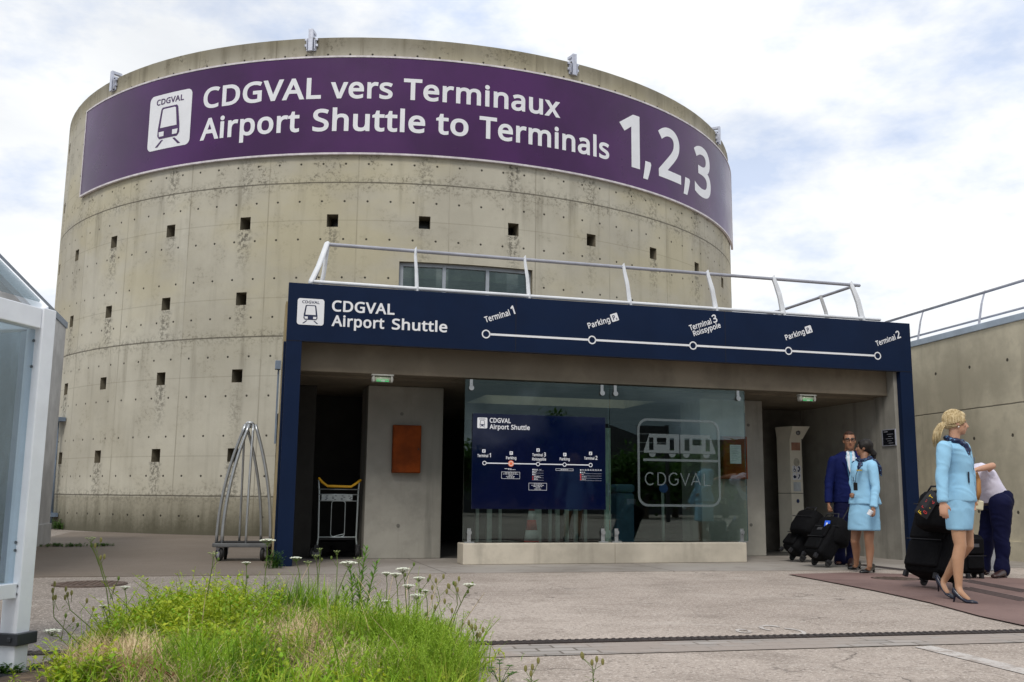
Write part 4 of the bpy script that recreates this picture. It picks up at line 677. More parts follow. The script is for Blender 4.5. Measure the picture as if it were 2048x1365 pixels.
# ------------------------------------------------------------ purple banner sign
sign = thing('banner_sign', 'wide curved purple sign round the tower reading CDGVAL vers Terminaux', 'sign', TC)
S0, S1, SZ0, SZ1 = -47.5, 76.9, 8.76, 11.10
mb = MB(); R1, R2 = TR + .02, TR + .075
k = 180
ring = [[tp(S0 + (S1 - S0) * i / k, z, r) for r, z in ((R1, SZ0), (R2, SZ0), (R2, SZ1), (R1, SZ1))] for i in range(k + 1)]
mb.loft(ring, 0, True); mb.build('panel', PURPLE, sign, smooth=True, auto=35)
mb = MB()
for z0, z1 in ((SZ0 - .045, SZ0 - .002), (SZ1 + .002, SZ1 + .045)):
    mb.loft([[tp(S0 + (S1 - S0) * i / k, z, r) for r, z in ((R1, z0), (R2 + .012, z0), (R2 + .012, z1), (R1, z1))] for i in range(k + 1)], 0, True)
for a, b in ((S0 - .25, S0 - .01), (S1 + .01, S1 + .25)):
    mb.loft([[tp(t, z, r) for r, z in ((R1, SZ0 - .045), (R2 + .012, SZ0 - .045), (R2 + .012, SZ1 + .045), (R1, SZ1 + .045))] for t in (a, b)], 0, True)
mb.build('frame', M('pale_trim', (0.62, 0.58, 0.60), 0.5), sign)
LAY = lambda x, y, z: tp(x, y, R2 + z)
def pictogram(mb, fn, bold=0.025):
    """white tile with the front view of a small shuttle train; fn(x, y, layer) for x, y in 0..1; material 0 white, 1 dark"""
    f0, f1, f2 = (lambda x, y: fn(x, y, 1)), (lambda x, y: fn(x, y, 2)), (lambda x, y: fn(x, y, 3))
    put_poly(mb, rrect(0, 1, 0, 1, .1), f0, 0)
    put_text(mb, 'CDGVAL', .17, .82, .815, .105, f1, 1, 0.03)
    put_poly(mb, [(.29, .19), (.71, .19), (.76, .25), (.755, .38), (.70, .72), (.67, .755), (.33, .755), (.30, .72), (.245, .38), (.24, .25)], f1, 1)
    put_poly(mb, [(.305, .385), (.695, .385), (.655, .705), (.63, .72), (.37, .72), (.345, .705)], f2, 0)
    put_poly(mb, [(.29, .23), (.40, .23), (.40, .315), (.275, .315)], f2, 0)
    put_poly(mb, [(.60, .23), (.71, .23), (.725, .315), (.60, .315)], f2, 0)
    put_poly(mb, [(.34, .165), (.39, .165), (.26, .05), (.20, .05)], f1, 1)
    put_poly(mb, [(.61, .165), (.66, .165), (.80, .05), (.74, .05)], f1, 1)
PURPLE_INK = M('purple_ink', (0.060, 0.020, 0.10), 0.5); BLUE_INK = M('blue_ink', (0.006, 0.014, 0.06), 0.5)
mb = MB()
pictogram(mb, lambda x, y, l: Vector((-30.45 + 7.4 * x, 9.245 + 1.43 * y, .006 * l)))
bend(mb, LAY).build('pictogram', [SIGN_WHITE, PURPLE_INK], sign)
f = lambda x, y: Vector((x, y, .006))
for txt, x0, x1, y0, ch in (('CDGVAL', -21.2, -5.0, 10.08, .525), ('vers', -3.8, 3.9, 10.08, .525), ('Terminaux', 5.25, 25.8, 10.08, .525), ('Airport', -21.4, -7.6, 9.28, .545), ('Shuttle', -5.9, 8.0, 9.28, .545), ('to', 9.35, 13.4, 9.28, .545), ('Terminals', 14.8, 33.5, 9.28, .545),
                            ('1', 35.3, 39.1, 9.26, 1.42), (',', 39.7, 41.4, 9.26, 1.25), ('2', 43.0, 48.4, 9.26, 1.42), (',', 49.0, 50.9, 9.26, 1.25), ('3', 52.3, 58.2, 9.24, 1.44)):
    mb = MB(); put_text(mb, txt, x0, x1, y0, ch, f); bend(mb, LAY).build('lettering', SIGN_WHITE, sign)

# ------------------------------------------------------------ low concrete buildings either side
def low_building(name, label, p0, p1, h, side, thick, mat, cop_mat, cop=0.115, base_h=None):
    """wall face from p0 (far) to p1 (near); the mass lies on 'side' (+1 right, -1 left) of it"""
    p0, p1 = Vector(p0), Vector(p1); d = (p0 - p1); L = d.length; yaw = math.atan2(d.y, d.x)
    t = thing(name, label, 'building', (p1.x, p1.y, 0), yaw)
    y0, y1 = (0, thick) if side < 0 else (-thick, 0)
    mb = MB(); mb.box(0, L, y0, y1, -0.05, h - cop); mb.build('wall', mat, t)
    mb = MB(); e = .025
    mb.box(-e, L + e, y0 - e, y1 + e, h - cop + .001, h); mb.build('coping', cop_mat, t, bevel=.008)
    if base_h:
        mb = MB(); mb.box(-.03, L + .03, y0 - .03, y1 + .03, -.05, base_h); mb.build('base_course', mat, t)
    return t
WALLM = concrete_flat('side_wall_concrete', (0.57, 0.52, 0.395), (0, 0.93, 1.2, 0.15), (2.45,), 0.45)
WALLG = concrete_flat('grey_wall_concrete', (0.64, 0.64, 0.635), None, None, 0.25)
COPB = M('pale_blue_coping', (0.42, 0.50, 0.60), 0.45, 0.2, 0.1, 3)
COPD = M('blue_grey_coping', (0.30, 0.37, 0.48), 0.45, 0.2, 0.1, 3)
low_building('low_wing_building', 'grey concrete building with blue-grey coping behind the white shelter', (-8.395, 18.04), (-5.9, 9.1), 4.08, -1, 4.0, WALLG, COPD, .12, .36)
rw = low_building('low_wing_building', 'beige concrete wing wall with pale metal coping right of the entrance', (6.62, 22.0), (8.18, 14.0), 3.84, 1, 5.0, WALLM, COPB, .11, .30)
# railing along the right wing
rw0, rw1 = Vector((6.62, 22.0, 0)), Vector((8.18, 14.0, 0)); rd = (rw0 - rw1).normalized(); rq = Vector((-rd.y, rd.x, 0)) * -1
rl = thing('roof_railing', 'grey tube railing on top of the beige wing wall at the right edge', 'railing', (0, 0, 3.84))
def rwp(y, off, z):
    k = (y - rw1.y) / (rw0.y - rw1.y); return rw1 + (rw0 - rw1) * k + rq * off + Vector((0, 0, z))
mb = MB(); mb.tube([rwp(14.1, .62, .70), rwp(19.6, .62, .70)], .026, 8); mb.build('top_rail', GREY_RAIL, rl, smooth=True)
mb = MB(); mb.tube([rwp(14.1, .52, .22), rwp(19.6, .52, .22)], .02, 8); mb.build('lower_rail', GREY_RAIL, rl, smooth=True)
for y in (18.35, 16.6, 14.85):
    mb = MB(); mb.tube([rwp(y, .46, 0.002), rwp(y, .50, .22), rwp(y, .56, .5), rwp(y, .64, .73)], [.05, .05, .045, .04], 4, flat=.35); mb.build('post', GALV, rl)

# pair of downpipes in the corner of the tower
t = thing('downpipe_pair', 'pair of blue-grey downpipes standing against the tower foot at left', 'pipe', TC)
for th in (-48.6, -47.3):
    mb = MB(); mb.tube([tp(th, 0.0, TR + .16), tp(th - .6, 2.75, TR + .16)], .05, 10); mb.build('pipe', M('blue_grey_pipe', (0.17, 0.22, 0.30), 0.5), t, smooth=True)
mb = MB()
for i, z in enumerate((.3, 2.72)):
    a = tp(-50.0, z, TR + .02); b = tp(-46.8, z, TR + .02); o1 = tp(-50.0, z, TR + .25); o2 = tp(-46.8, z, TR + .25)
    mb.raw([a, b, o2, o1, a + Vector((0, 0, .1)), b + Vector((0, 0, .1)), o2 + Vector((0, 0, .1)), o1 + Vector((0, 0, .1))], [(0, 3, 2, 1), (4, 5, 6, 7), (0, 1, 5, 4), (1, 2, 6, 5), (2, 3, 7, 6), (3, 0, 4, 7)])
mb.build('clamp', M('blue_grey_pipe', (0.2, 0.2, 0.2)), t)
# ------------------------------------------------------------ entrance portal (local frame: x along the front, y into the building)
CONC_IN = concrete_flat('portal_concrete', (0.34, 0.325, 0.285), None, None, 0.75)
CONC_BEAM = concrete_flat('beam_concrete', (0.190, 0.160, 0.118), None, None, 0.3)  # brown base darkened to put the soffit's shade into the colour
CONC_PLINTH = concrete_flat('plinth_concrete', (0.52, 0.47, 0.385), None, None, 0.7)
RECESS_SHADE = M('recess_shade_black', (0.022, 0.020, 0.017), 0.8, 0, 0.3, 2)  # near-black wall colour stands in for the deep shade of the recess
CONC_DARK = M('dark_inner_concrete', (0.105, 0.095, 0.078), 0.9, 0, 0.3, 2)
portal = thing('entrance_portal', 'navy framed flat-roofed station entrance reading Airport Shuttle in front of the tower', 'building', PO, PYAW)
CEIL = 2.55
mb = MB()                                               # blue frame
mb.box(0, PW, 0, .10, 2.951, 3.741); o = mb.build('header_cladding', BLUE_CLAD, portal, bevel=.006)
mb = MB(); mb.box(0.002, PW - .002, -.0015, .001, 2.946, 2.953)
for x in (3.18, 6.485): mb.box(x - .004, x + .004, -.0012, .001, 2.953, 3.741)
mb.build('panel_joint', M('joint_shadow', (0.003, 0.004, 0.010), 0.8), portal)
mb = MB(); mb.box(0, .205, .001, .10, 0, 2.949); mb.box(-.03, 0, .10, .12, 0, 2.95); mb.build('post_cladding', BLUE_CLAD, portal, bevel=.005)
mb = MB(); mb.box(9.56, PW, .001, .0995, 0, 2.949); mb.build('post_cladding', BLUE_CLAD, portal, bevel=.005)
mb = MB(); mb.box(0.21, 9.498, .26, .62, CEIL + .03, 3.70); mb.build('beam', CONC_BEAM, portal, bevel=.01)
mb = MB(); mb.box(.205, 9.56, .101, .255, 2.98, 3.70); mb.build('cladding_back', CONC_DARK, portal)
RX0, RX1, RY0, RY1 = 3.3, 6.3, 2.15, 3.6              # unseen opening added in the roof to bring daylight onto the slats
mb = MB()
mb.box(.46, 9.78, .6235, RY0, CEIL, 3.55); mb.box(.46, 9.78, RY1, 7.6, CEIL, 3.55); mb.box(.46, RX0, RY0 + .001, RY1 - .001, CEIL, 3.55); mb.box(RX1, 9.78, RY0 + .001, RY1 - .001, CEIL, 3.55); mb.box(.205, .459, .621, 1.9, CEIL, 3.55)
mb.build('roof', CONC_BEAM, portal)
SIDE = concrete_flat('ochre_side_concrete', (0.44, 0.35, 0.19), None, None, 0.5)
mb = MB()
mb.raw([(-.02, .121, 0), (.20, .121, 0), (.20, 1.75, 0), (-.02, 1.75, 0), (-.02, .121, 3.5), (.20, .121, 3.5), (.20, .42, 3.5), (-.02, .42, 3.5)], [(0, 3, 2, 1), (4, 5, 6, 7), (0, 1, 5, 4), (1, 2, 6, 5), (2, 3, 7, 6), (3, 0, 4, 7)]); mb.build('side_wall', SIDE, portal)
mb = MB(); mb.box(.46, .56, 1.901, 7.4, 0, CEIL - .006); mb.box(.201, .56, 1.76, 1.90, 0, CEIL - .006); mb.box(.201, .206, .13, 1.759, 0, CEIL - .006); mb.build('side_wall', RECESS_SHADE, portal)
mb = MB(); mb.box(9.50, PW - .004, .101, .622, 0, 3.70); mb.box(9.50, PW - .004, .6225, 7.4, 0, CEIL - .001); mb.build('side_wall', CONC_IN, portal)
mb = MB(); mb.box(1.29, 2.435, 1.37, 2.1, 0, CEIL - .005); mb.build('pillar', CONC_IN, portal, bevel=.012)
for x, z in ((1.80, 2.13), (1.79, .48), (7.6, 2.13), (7.6, .5)):
    mb = MB(); mb.lathe([(.026, -.004), (.026, .004), (.016, .004), (.016, -.003)], (x, 1.367, z), 'y', 14); mb.build('tie_plug', M('tie_plug_grey', (0.13, 0.125, 0.11), .8), portal)
mb = MB(); mb.box(6.72, 7.87, 1.37, 2.1, 0, CEIL - .005); mb.build('pillar', CONC_IN, portal, bevel=.012)
mb = MB(); mb.box(.57, 2.43, 3.2, 3.35, 0, CEIL - .006); mb.build('inner_wall', RECESS_SHADE, portal)
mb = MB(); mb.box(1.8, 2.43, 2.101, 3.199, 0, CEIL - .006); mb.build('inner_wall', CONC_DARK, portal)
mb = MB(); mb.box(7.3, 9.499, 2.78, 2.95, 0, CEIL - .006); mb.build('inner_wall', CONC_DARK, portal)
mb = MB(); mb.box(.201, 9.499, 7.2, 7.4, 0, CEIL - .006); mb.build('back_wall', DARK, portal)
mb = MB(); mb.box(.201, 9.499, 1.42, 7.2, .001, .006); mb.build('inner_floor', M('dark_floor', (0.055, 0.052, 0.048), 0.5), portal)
mb = MB(); mb.box(2.46, 6.74, -.02, .34, 0, .283); mb.build('plinth', CONC_PLINTH, portal, bevel=.01)
mb = MB(); mb.box(4.66, 4.666, -.021, -.019, .0, .28); mb.build('plinth_joint', M('plinth_crack', (0.2, 0.17, 0.13), .9), portal)
# glazing
GLASS = glass_mat('screen_glass', (0.76, 0.87, 0.85), 1.68)
gy0, gy1 = .145, .165
panes = []
for x0, x1 in ((2.49, 4.650), (4.662, 6.86)):
    mb = MB(); mb.box(x0, x1, gy0, gy1, .30, CEIL - .002); g = mb.build('glass_panel', GLASS, portal); panes.append(g)
    for cx in (x0 + .085, x1 - .11):
        for top in (0, 1):
            m2 = MB()
            if top:
                m2.box(cx - .022, cx + .022, gy0 - .008, gy0 - .001, 2.40, CEIL - .003)
                m2.lathe([(.036, -.03), (.036, -.012), (.0, -.012)], (cx, gy0, 2.455 - .03), 'y', 16)
            else:
                m2.box(cx - .026, cx + .026, gy0 - .016, gy0 - .001, .284, .48); m2.box(cx - .07, cx + .07, gy0 - .05, gy0 - .001, .284, .30)
                m2.lathe([(.034, -.034), (.034, -.016), (.0, -.016)], (cx, gy0, .425), 'y', 16)
            m2.build('glass_clamp', M('brushed_steel', (0.42, 0.44, 0.45), 0.3, 0.7, 0.08, 10), g)
# etched logo on the right pane
def frosted():
    m = bpy.data.materials.new('etched_glass'); m.use_nodes = True
    n, l = m.node_tree.nodes, m.node_tree.links; n.clear()
    o = n.new('ShaderNodeOutputMaterial'); mixn = n.new('ShaderNodeMixShader'); tr = n.new('ShaderNodeBsdfTransparent'); df = n.new('ShaderNodeBsdfDiffuse')
    df.inputs[0].default_value = (0.20, 0.235, 0.245, 1); mixn.inputs[0].default_value = .5
    l.new(tr.outputs[0], mixn.inputs[1]); l.new(df.outputs[0], mixn.inputs[2]); l.new(mixn.outputs[0], o.inputs[0]); return m
mb = MB(); gf = lambda x, z: Vector((x, gy0 - .003, z))
put_ring(mb, rrect(5.09, 6.425, .795, 2.08, .16, 8), rrect(5.125, 6.39, .83, 2.045, .13, 8), gf)
def pen(pts, w=.019):                                    # one even stroke, as in the thin etched letters
    P_ = [Vector((a, b, 0)) for a, b in pts]; n = len(P_); L_, R_ = [], []
    for i in range(n):
        d = (P_[min(i + 1, n - 1)] - P_[max(i - 1, 0)]).normalized(); q = Vector((-d.y, d.x, 0)) * w / 2; k = 1.0
        if 0 < i < n - 1: k = 1 / max(.5, ((P_[i] - P_[i - 1]).normalized()).dot(d))
        L_.append(P_[i] + q * k); R_.append(P_[i] - q * k)
    for i in range(n - 1): mb.raw([gf(v.x, v.y) for v in (L_[i], R_[i], R_[i + 1], L_[i + 1])], [(0, 1, 2, 3)])
def arc(cx, cy, rx, rz, a0, a1, n=16): return [(cx + rx * cos(rad(a0 + (a1 - a0) * k / n)), cy + rz * sin(rad(a0 + (a1 - a0) * k / n))) for k in range(n + 1)]
z0_, z1_, zm_ = 1.11, 1.285, 1.1975
pen(arc(5.285, zm_, .075, .0875, 48, 312)); pen([(5.41, z0_), (5.41, z1_), (5.455, z1_)] + arc(5.455, zm_, .075, .0875, 85, -85) + [(5.455, z0_), (5.405, z0_)])
pen(arc(5.665, zm_, .078, .0875, 48, 325) + [(5.729, zm_ - .005), (5.68, zm_ - .005)]); pen([(5.775, z1_), (5.845, z0_), (5.915, z1_)]); pen([(5.945, z0_), (6.02, z1_), (6.095, z0_)]); pen([(5.972, z0_ + .055), (6.068, z0_ + .055)]); pen([(6.155, z1_), (6.155, z0_), (6.255, z0_)])
put_poly(mb, rrect(5.18, 6.41, 1.455, 1.49, .005, 2), gf)
def car(x0, x1, nose_l, nose_r, wins):
    z0, z1 = 1.575, 1.855
    o = [(x0 + .01, z0), (x1 - .01, z0), (x1, z0 + .03), (x1 - (.06 if nose_r else 0), z1 - .02), (x1 - (.09 if nose_r else .02), z1), (x0 + (.09 if nose_l else .02), z1), (x0 + (.06 if nose_l else 0), z1 - .02), (x0, z0 + .03)]
    # side elevation cut into strips round its openings
    xs = sorted({x0 + .0, x1} | {w[0] for w in wins} | {w[1] for w in wins})
    zt = lambda x: z1 if x0 + .09 <= x <= x1 - .09 or not ((nose_l and x < x0 + .09) or (nose_r and x > x1 - .09)) else (z0 + .03 + (z1 - z0 - .03) * min(1, (min(x - x0, x1 - x) if (nose_l and nose_r) else (x - x0 if nose_l else x1 - x)) / .09))
    for a, b in zip(xs, xs[1:]):
        w = [q for q in wins if q[0] <= (a + b) / 2 <= q[1]]
        if w: put_poly(mb, [(a, z0), (b, z0), (b, w[0][2]), (a, w[0][2])], gf); put_poly(mb, [(a, w[0][3]), (b, w[0][3]), (b, z1), (a, z1)], gf)
        else: put_poly(mb, [(a, z0), (b, z0), (b, zt(b)), (a, zt(a))], gf)
car(5.19, 5.76, True, False, [(5.275, 5.345, 1.615, 1.80), (5.40, 5.55, 1.70, 1.80), (5.605, 5.675, 1.615, 1.80)])
car(5.775, 6.35, False, True, [(5.845, 5.925, 1.615, 1.80), (5.975, 6.125, 1.70, 1.80), (6.19, 6.26, 1.615, 1.80)])
for cx in (5.325, 5.645, 5.87, 6.20): put_poly(mb, [(cx + .055 * cos(-pi * k / 10), 1.568 + .055 * sin(-pi * k / 10)) for k in range(10, -1, -1)], gf)
mb.build('etched_logo', frosted(), panes[1])
# header lettering
mb = MB(); hf = lambda x, z: Vector((x, -.004, z))
def pict_at(mb, x0, z0, w, h, y): pictogram(mb, lambda a, b, l: Vector((x0 + a * w, y - .0015 * l, z0 + b * h)))
pict_at(mb, .125, 3.172, .355, .36, -.002); mb.build('pictogram', [SIGN_WHITE, BLUE_INK], portal)
for txt, x0, x1, z0 in (('CDGVAL', .583, 1.437, 3.378), ('Airport', .585, 1.30, 3.174), ('Shuttle', 1.405, 2.183, 3.174)):
    mb = MB(); put_text(mb, txt, x0, x1, z0, .152, hf); mb.build('lettering', SIGN_WHITE, portal)
mb = MB(); st = (2.743, 4.335, 5.945, 7.561, 9.155); lz = 3.182
for a, b in zip(st, st[1:]): put_poly(mb, [(a + .055, lz - .015), (b - .055, lz - .015), (b - .055, lz + .015), (a + .055, lz + .015)], hf)
for a in st: put_ring(mb, circ(a, lz, .063), circ(a, lz, .045), hf)
mb.build('route_line', SIGN_WHITE, portal)
mb = MB()
def slanted(x0, z0, ang):
    c, s_ = cos(rad(ang)), sin(rad(ang)); return lambda a, b: Vector((x0 + a * c - b * s_, -.004, z0 + a * s_ + b * c))
for (x0, z0, big) in ((2.735, 3.345, '1'), (5.905, 3.405, '3'), (9.15, 3.335, '2')):
    f = slanted(x0, z0, 19.5); put_text(mb, 'Terminal', 0, .385, 0, .085, f, 0, .015); put_text(mb, big, .415, .465 if big == '1' else .49, 0, .125, f, 0, .02)
    mb.build('stop_name', SIGN_WHITE, portal); mb = MB()
f = slanted(5.965, 3.325, 19.5); put_text(mb, 'Roissypole', 0, .48, 0, .082, f, 0, .012); mb.build('stop_name', SIGN_WHITE, portal); mb = MB()
for x0, z0 in ((4.285, 3.345), (7.525, 3.345)):
    f = slanted(x0, z0, 19.5); put_text(mb, 'Parking', 0, .36, 0, .085, f, 0, .015)
    put_ring(mb, rrect(.385, .50, -.012, .105, .012, 3), rrect(.395, .49, -.002, .095, .006, 3), f); put_poly(mb, [(.395, -.002), (.49, -.002), (.49, .095), (.395, .095)], f, 0)
    f3 = lambda a, b, f=f: f(a, b) + Vector((0, -.002, 0)); put_text(mb, 'P', .412, .452, .012, .07, f3, 1, .01); put_text(mb, 'R', .458, .482, .002, .03, f3, 1, .0)
    mb.build('stop_name', [SIGN_WHITE, BLUE_INK], portal); mb = MB()
# electrical box on the flank
mb = MB(); mb.box(-.11, -.036, .5, .62, 2.62, 2.74); mb.box(-.075, -.05, .55, .57, 1.6, 2.62); mb.build('junction_box', M('blue_grey_pipe', (0.2, 0.2, 0.2)), portal, bevel=.004)

# ------------------------------------------------------------ railing on the entrance roof
rail = thing('roof_railing', 'white tube railing with leaning posts along the navy entrance roof edge', 'railing', pw(0, 0, 3.55), PYAW)
zb = -.0
def RP(s, v, z): return Vector((s, v, z - 3.55))
mb = MB(); mb.tube([RP(.53, .45, 4.42), RP(9.2, .45, 4.42)], .027, 10, round_end=True); mb.build('top_rail', GREY_RAIL, rail, smooth=True)
mb = MB(); mb.tube([RP(.29, .14, 3.80), RP(9.33, .14, 3.80)], .026, 10, round_end=True); mb.build('lower_rail', WHITE_PAINT, rail, smooth=True)
for s in (1.77, 3.42, 5.0, 6.42, 7.59, 9.02):
    mb = MB(); mb.tube([RP(s, .13, 3.56), RP(s, .165, 3.8), RP(s, .25, 4.1), RP(s, .36, 4.32), RP(s + .02, .46, 4.45)], [.085, .08, .07, .06, .055], 4, flat=.36, up=(1, 0, 0)); mb.build('post', WHITE_PAINT, rail)
mb = MB(); mb.tube([RP(9.14, .45, 4.42), RP(9.14, 4.6, 4.42)], .026, 10, round_end=True); mb.build('side_rail', GREY_RAIL, rail, smooth=True)
mb = MB(); mb.tube([RP(.53, .45, 4.42), RP(.53, 4.6, 4.42)], .026, 10, round_end=True); mb.build('side_rail', GREY_RAIL, rail, smooth=True)
for s, q in ((9.1, 1), (.53, -1)):
    for v in (1.42, 2.9, 4.4):
        mb = MB(); mb.tube([RP(s + .17 * q, v, 3.56), RP(s + .15 * q, v, 3.9), RP(s + .10 * q, v, 4.15), RP(s + .03 * q, v, 4.36), RP(s, v, 4.44)], [.07, .06, .055, .05, .045], 4, flat=.4); mb.build('post', WHITE_PAINT, rail)
mb = MB(); mb.tube([RP(.30, .14, 3.80), RP(.40, .27, 4.05), RP(.515, .43, 4.42)], .045, 8, round_end=True, flat=.6); mb.build('end_brace', WHITE_PAINT, rail, smooth=True)
mb = MB(); mb.tube([RP(.42, .6, 3.56), RP(.50, .6, 4.02), RP(.53, .5, 4.40)], .03, 8, round_end=True); mb.build('end_brace', WHITE_PAINT, rail, smooth=True)

# ------------------------------------------------------------ map sign fixed on the left pane
ms = thing('route_map_sign', 'navy route map panel reading CDGVAL Airport Shuttle on the left glass pane', 'sign', pw(0, gy0 - .012, 0), PYAW)
mb = MB(); mb.box(2.6, 4.585, -.006, .008, .746, 2.07); mb.build('panel', SIGN_BLUE, ms, bevel=.002)
mf = lambda x, z: Vector((x, -.008, z)); mf2 = lambda x, z: Vector((x, -.0095, z))
mb = MB(); pictogram(mb, lambda a, b, l: Vector((2.667 + .145 * a, -.0065 - .0012 * l, 1.862 + .15 * b))); mb.build('pictogram', [SIGN_WHITE, BLUE_INK], ms)
for txt, x1, z0 in (('CDGVAL', 3.155, 1.945), ('Airport Shuttle', 3.435, 1.855)):
    mb = MB(); put_text(mb, txt, 2.845, x1, z0, .066, mf); mb.build('lettering', SIGN_WHITE, ms)
stx = (2.778, 3.163, 3.561, 3.958, 4.353); lz = 1.378
mb = MB()
for a, b in zip(stx, stx[1:]): put_poly(mb, [(a + .028, lz - .007), (b - .028, lz - .007), (b - .028, lz + .007), (a + .028, lz + .007)], mf)
for i, a in enumerate(stx):
    if i != 1: put_ring(mb, circ(a, lz, .030), circ(a, lz, .020), mf)
mb.build('route_line', SIGN_WHITE, ms)
mb = MB(); put_poly(mb, circ(stx[1], lz, .044), mf, 0); put_ring(mb, circ(stx[1], lz, .036), circ(stx[1], lz, .022), mf2, 1)
mb.build('current_stop', [M('signal_orange', (0.80, 0.16, 0.06), .5), M('pale_orange', (0.85, 0.55, 0.45), .5)], ms)
mb = MB()
for x, z, w, txt, big in ((2.675, 1.46, .155, 'Terminal', '1'), (3.475, 1.487, .155, 'Terminal', '3'), (4.255, 1.455, .155, 'Terminal', '2')):
    mb = MB(); put_text(mb, txt, x, x + w, z, .040, mf, 0, .02); put_text(mb, big, x + w + .017, x + w + (.040 if big == '1' else .048), z, .056, mf, 0, .02)
    if big == '3': put_text(mb, 'Roissypôle', 3.475, 3.68, 1.428, .040, mf)
    mb.build('stop_name', SIGN_WHITE, ms)
for x in (3.09, 3.885): mb = MB(); put_text(mb, 'Parking', x, x + .15, 1.437, .040, mf); mb.build('stop_name', SIGN_WHITE, ms)
f = mf2
for x, z, ch in ((2.767, 1.525, 'x'), (3.165, 1.505, 'P'), (3.561, 1.555, 'x'), (3.962, 1.500, 'P'), (4.353, 1.525, 'x')):
    mb = MB(); put_poly(mb, rrect(x - .024, x + .024, z - .004, z + .044, .006, 3), mf, 0)
    if ch == 'P': put_text(mb, 'P', x - .010, x + .010, z + .006, .028, f, 1, .01)
    else:                                               # little aeroplane
        put_poly(mb, [(x - .017, z + .004), (x - .012, z + .002), (x + .016, z + .034), (x + .012, z + .038)], f, 1); put_poly(mb, [(x - .004, z + .014), (x + .014, z + .008), (x + .012, z + .004), (x - .008, z + .008)], f, 1)
        put_poly(mb, [(x - .006, z + .022), (x - .012, z + .038), (x - .008, z + .038), (x + .002, z + .024)], f, 1)
    mb.build('stop_icon', [SIGN_WHITE, BLUE_INK], ms)
mb = MB()
def frame_box(x0, x1, z0, z1, w=.004): put_ring(mb, [(x0, z0), (x1, z0), (x1, z1), (x0, z1)], [(x0 + w, z0 + w), (x1 - w, z0 + w), (x1 - w, z1 - w), (x0 + w, z1 - w)], mf)
rs = random.Random(4)
def words(x0, x1, z, h, seed=0):                         # small print: words as short dashes
    r = random.Random(seed); x = x0
    while x < x1 - .006:
        w = min(r.uniform(.014, .04), x1 - x); put_poly(mb, [(x, z), (x + w, z), (x + w, z + h), (x, z + h)], mf); x += w + .007
frame_box(3.025, 3.295, 1.165, 1.262)
for k, w in enumerate((.17, .22, .06, .13, .10)): words(3.16 - w / 2, 3.16 + w / 2, 1.244 - k * .0165, .006, k)
SP = lambda: mb.build('small_print', [SIGN_WHITE, M('signal_red', (0.70, 0.03, 0.03), .5)], ms)
words(3.07, 3.17, 1.302, .007, 20); words(3.12, 3.23, 1.29, .006, 21); put_poly(mb, [(3.16, 1.268), (3.165, 1.268), (3.165, 1.274), (3.16, 1.274)], mf); SP(); mb = MB()
for k in range(5):
    z = 1.295 - k * .033
    put_poly(mb, [(3.475, z - .012), (3.645, z - .012), (3.645, z - .0105), (3.475, z - .0105)], mf)
    put_poly(mb, rrect(3.478, 3.496, z - .005, z + .013, .003, 2) if k < 3 else rrect(3.478, 3.492, z - .005, z + .011, .006, 3), mf, 0 if k < 3 else 1)
    words(3.503, 3.503 + (.055, .05, .03, .08, .05)[k], z + .005, .006, 30 + k); words(3.503, 3.503 + (.05, .03, .02, .10, .06)[k], z - .005, .005, 40 + k)
put_text(mb, '1·6', 3.575, 3.61, 1.293, .013, mf, 0, .02); SP(); mb = MB(); frame_box(3.425, 3.693, 1.01, 1.112)
for k, w in enumerate((.12, .19, .13, .06, .10)): words(3.559 - w / 2, 3.559 + w / 2, 1.094 - k * .0175, .006, 50 + k)
SP(); mb = MB(); frame_box(3.825, 4.09, 1.29, 1.32); words(3.90, 4.01, 1.302, .007, 60); SP(); mb = MB()
put_text(mb, '2A, 2B, 2C, 2D, 2E, 2F, 2G', 4.265, 4.52, 1.298, .020, mf, 0, .02)
for k in range(5):
    z = 1.30 - k * .033
    if k: put_poly(mb, [(4.19, z - .012), (4.52, z - .012), (4.52, z - .0105), (4.19, z - .0105)], mf)
    put_poly(mb, rrect(4.192, 4.21, z - .004, z + .014, .003, 2), mf, 0 if k < 2 else 1)
    words(4.218, 4.218 + (.04, .05, .03, .07, .06)[k], z + .004, .006, 70 + k)
mb.build('small_print', [SIGN_WHITE, M('signal_red', (0.70, 0.03, 0.03), .5)], ms)

# ------------------------------------------------------------ things in the entrance
RED = M('rusty_red_enamel', (0.185, 0.036, 0.004), 0.65, 0, 0.28, 4, 0, 60, 0.15)
def cabinet(s0, s1, z0, z1, v, label, notice=False):
    t = thing('hose_cabinet', label, 'cabinet', pw((s0 + s1) / 2, v, z0), PYAW, None)
    w, h = (s1 - s0) / 2, z1 - z0
    mb = MB(); mb.box(-w, w, -.10, 0, 0, h); mb.build('housing', RED, t, bevel=.006)
    mb = MB(); mb.box(-w + .012, w - .012, -.112, -.102, .012, h - .012); mb.build('door', RED, t, bevel=.003)
    mb = MB(); mb.lathe([(.012, -.012), (.012, 0)], (w - .04, -.113, h * .5), 'y', 10); mb.build('lock', BLACK_RUBBER, t)
    if notice:
        mb = MB(); mb.box(-.10, .10, -.116, -.1125, h * .36, h * .80); mb.build('notice', M('paper', (0.70, 0.72, 0.74), .7), t)
        mb = MB(); 
        for k in range(9): mb.box(-.08, .08 - .03 * (k % 3), -.1165, -.1162, h * (.75 - k * .04), h * (.757 - k * .04))
        mb.build('print', M('grey_ink', (0.30, 0.31, 0.33), .8), t)
cabinet(1.665, 2.086, 1.25, 1.957, 1.368, 'plain rusty red cabinet on the concrete pillar above the baggage trolley')
cabinet(6.93 + .14, 7.37 + .14, 1.235, 1.93, 1.368, 'rusty red cabinet with a white paper notice, beside the right edge of the glass', True)
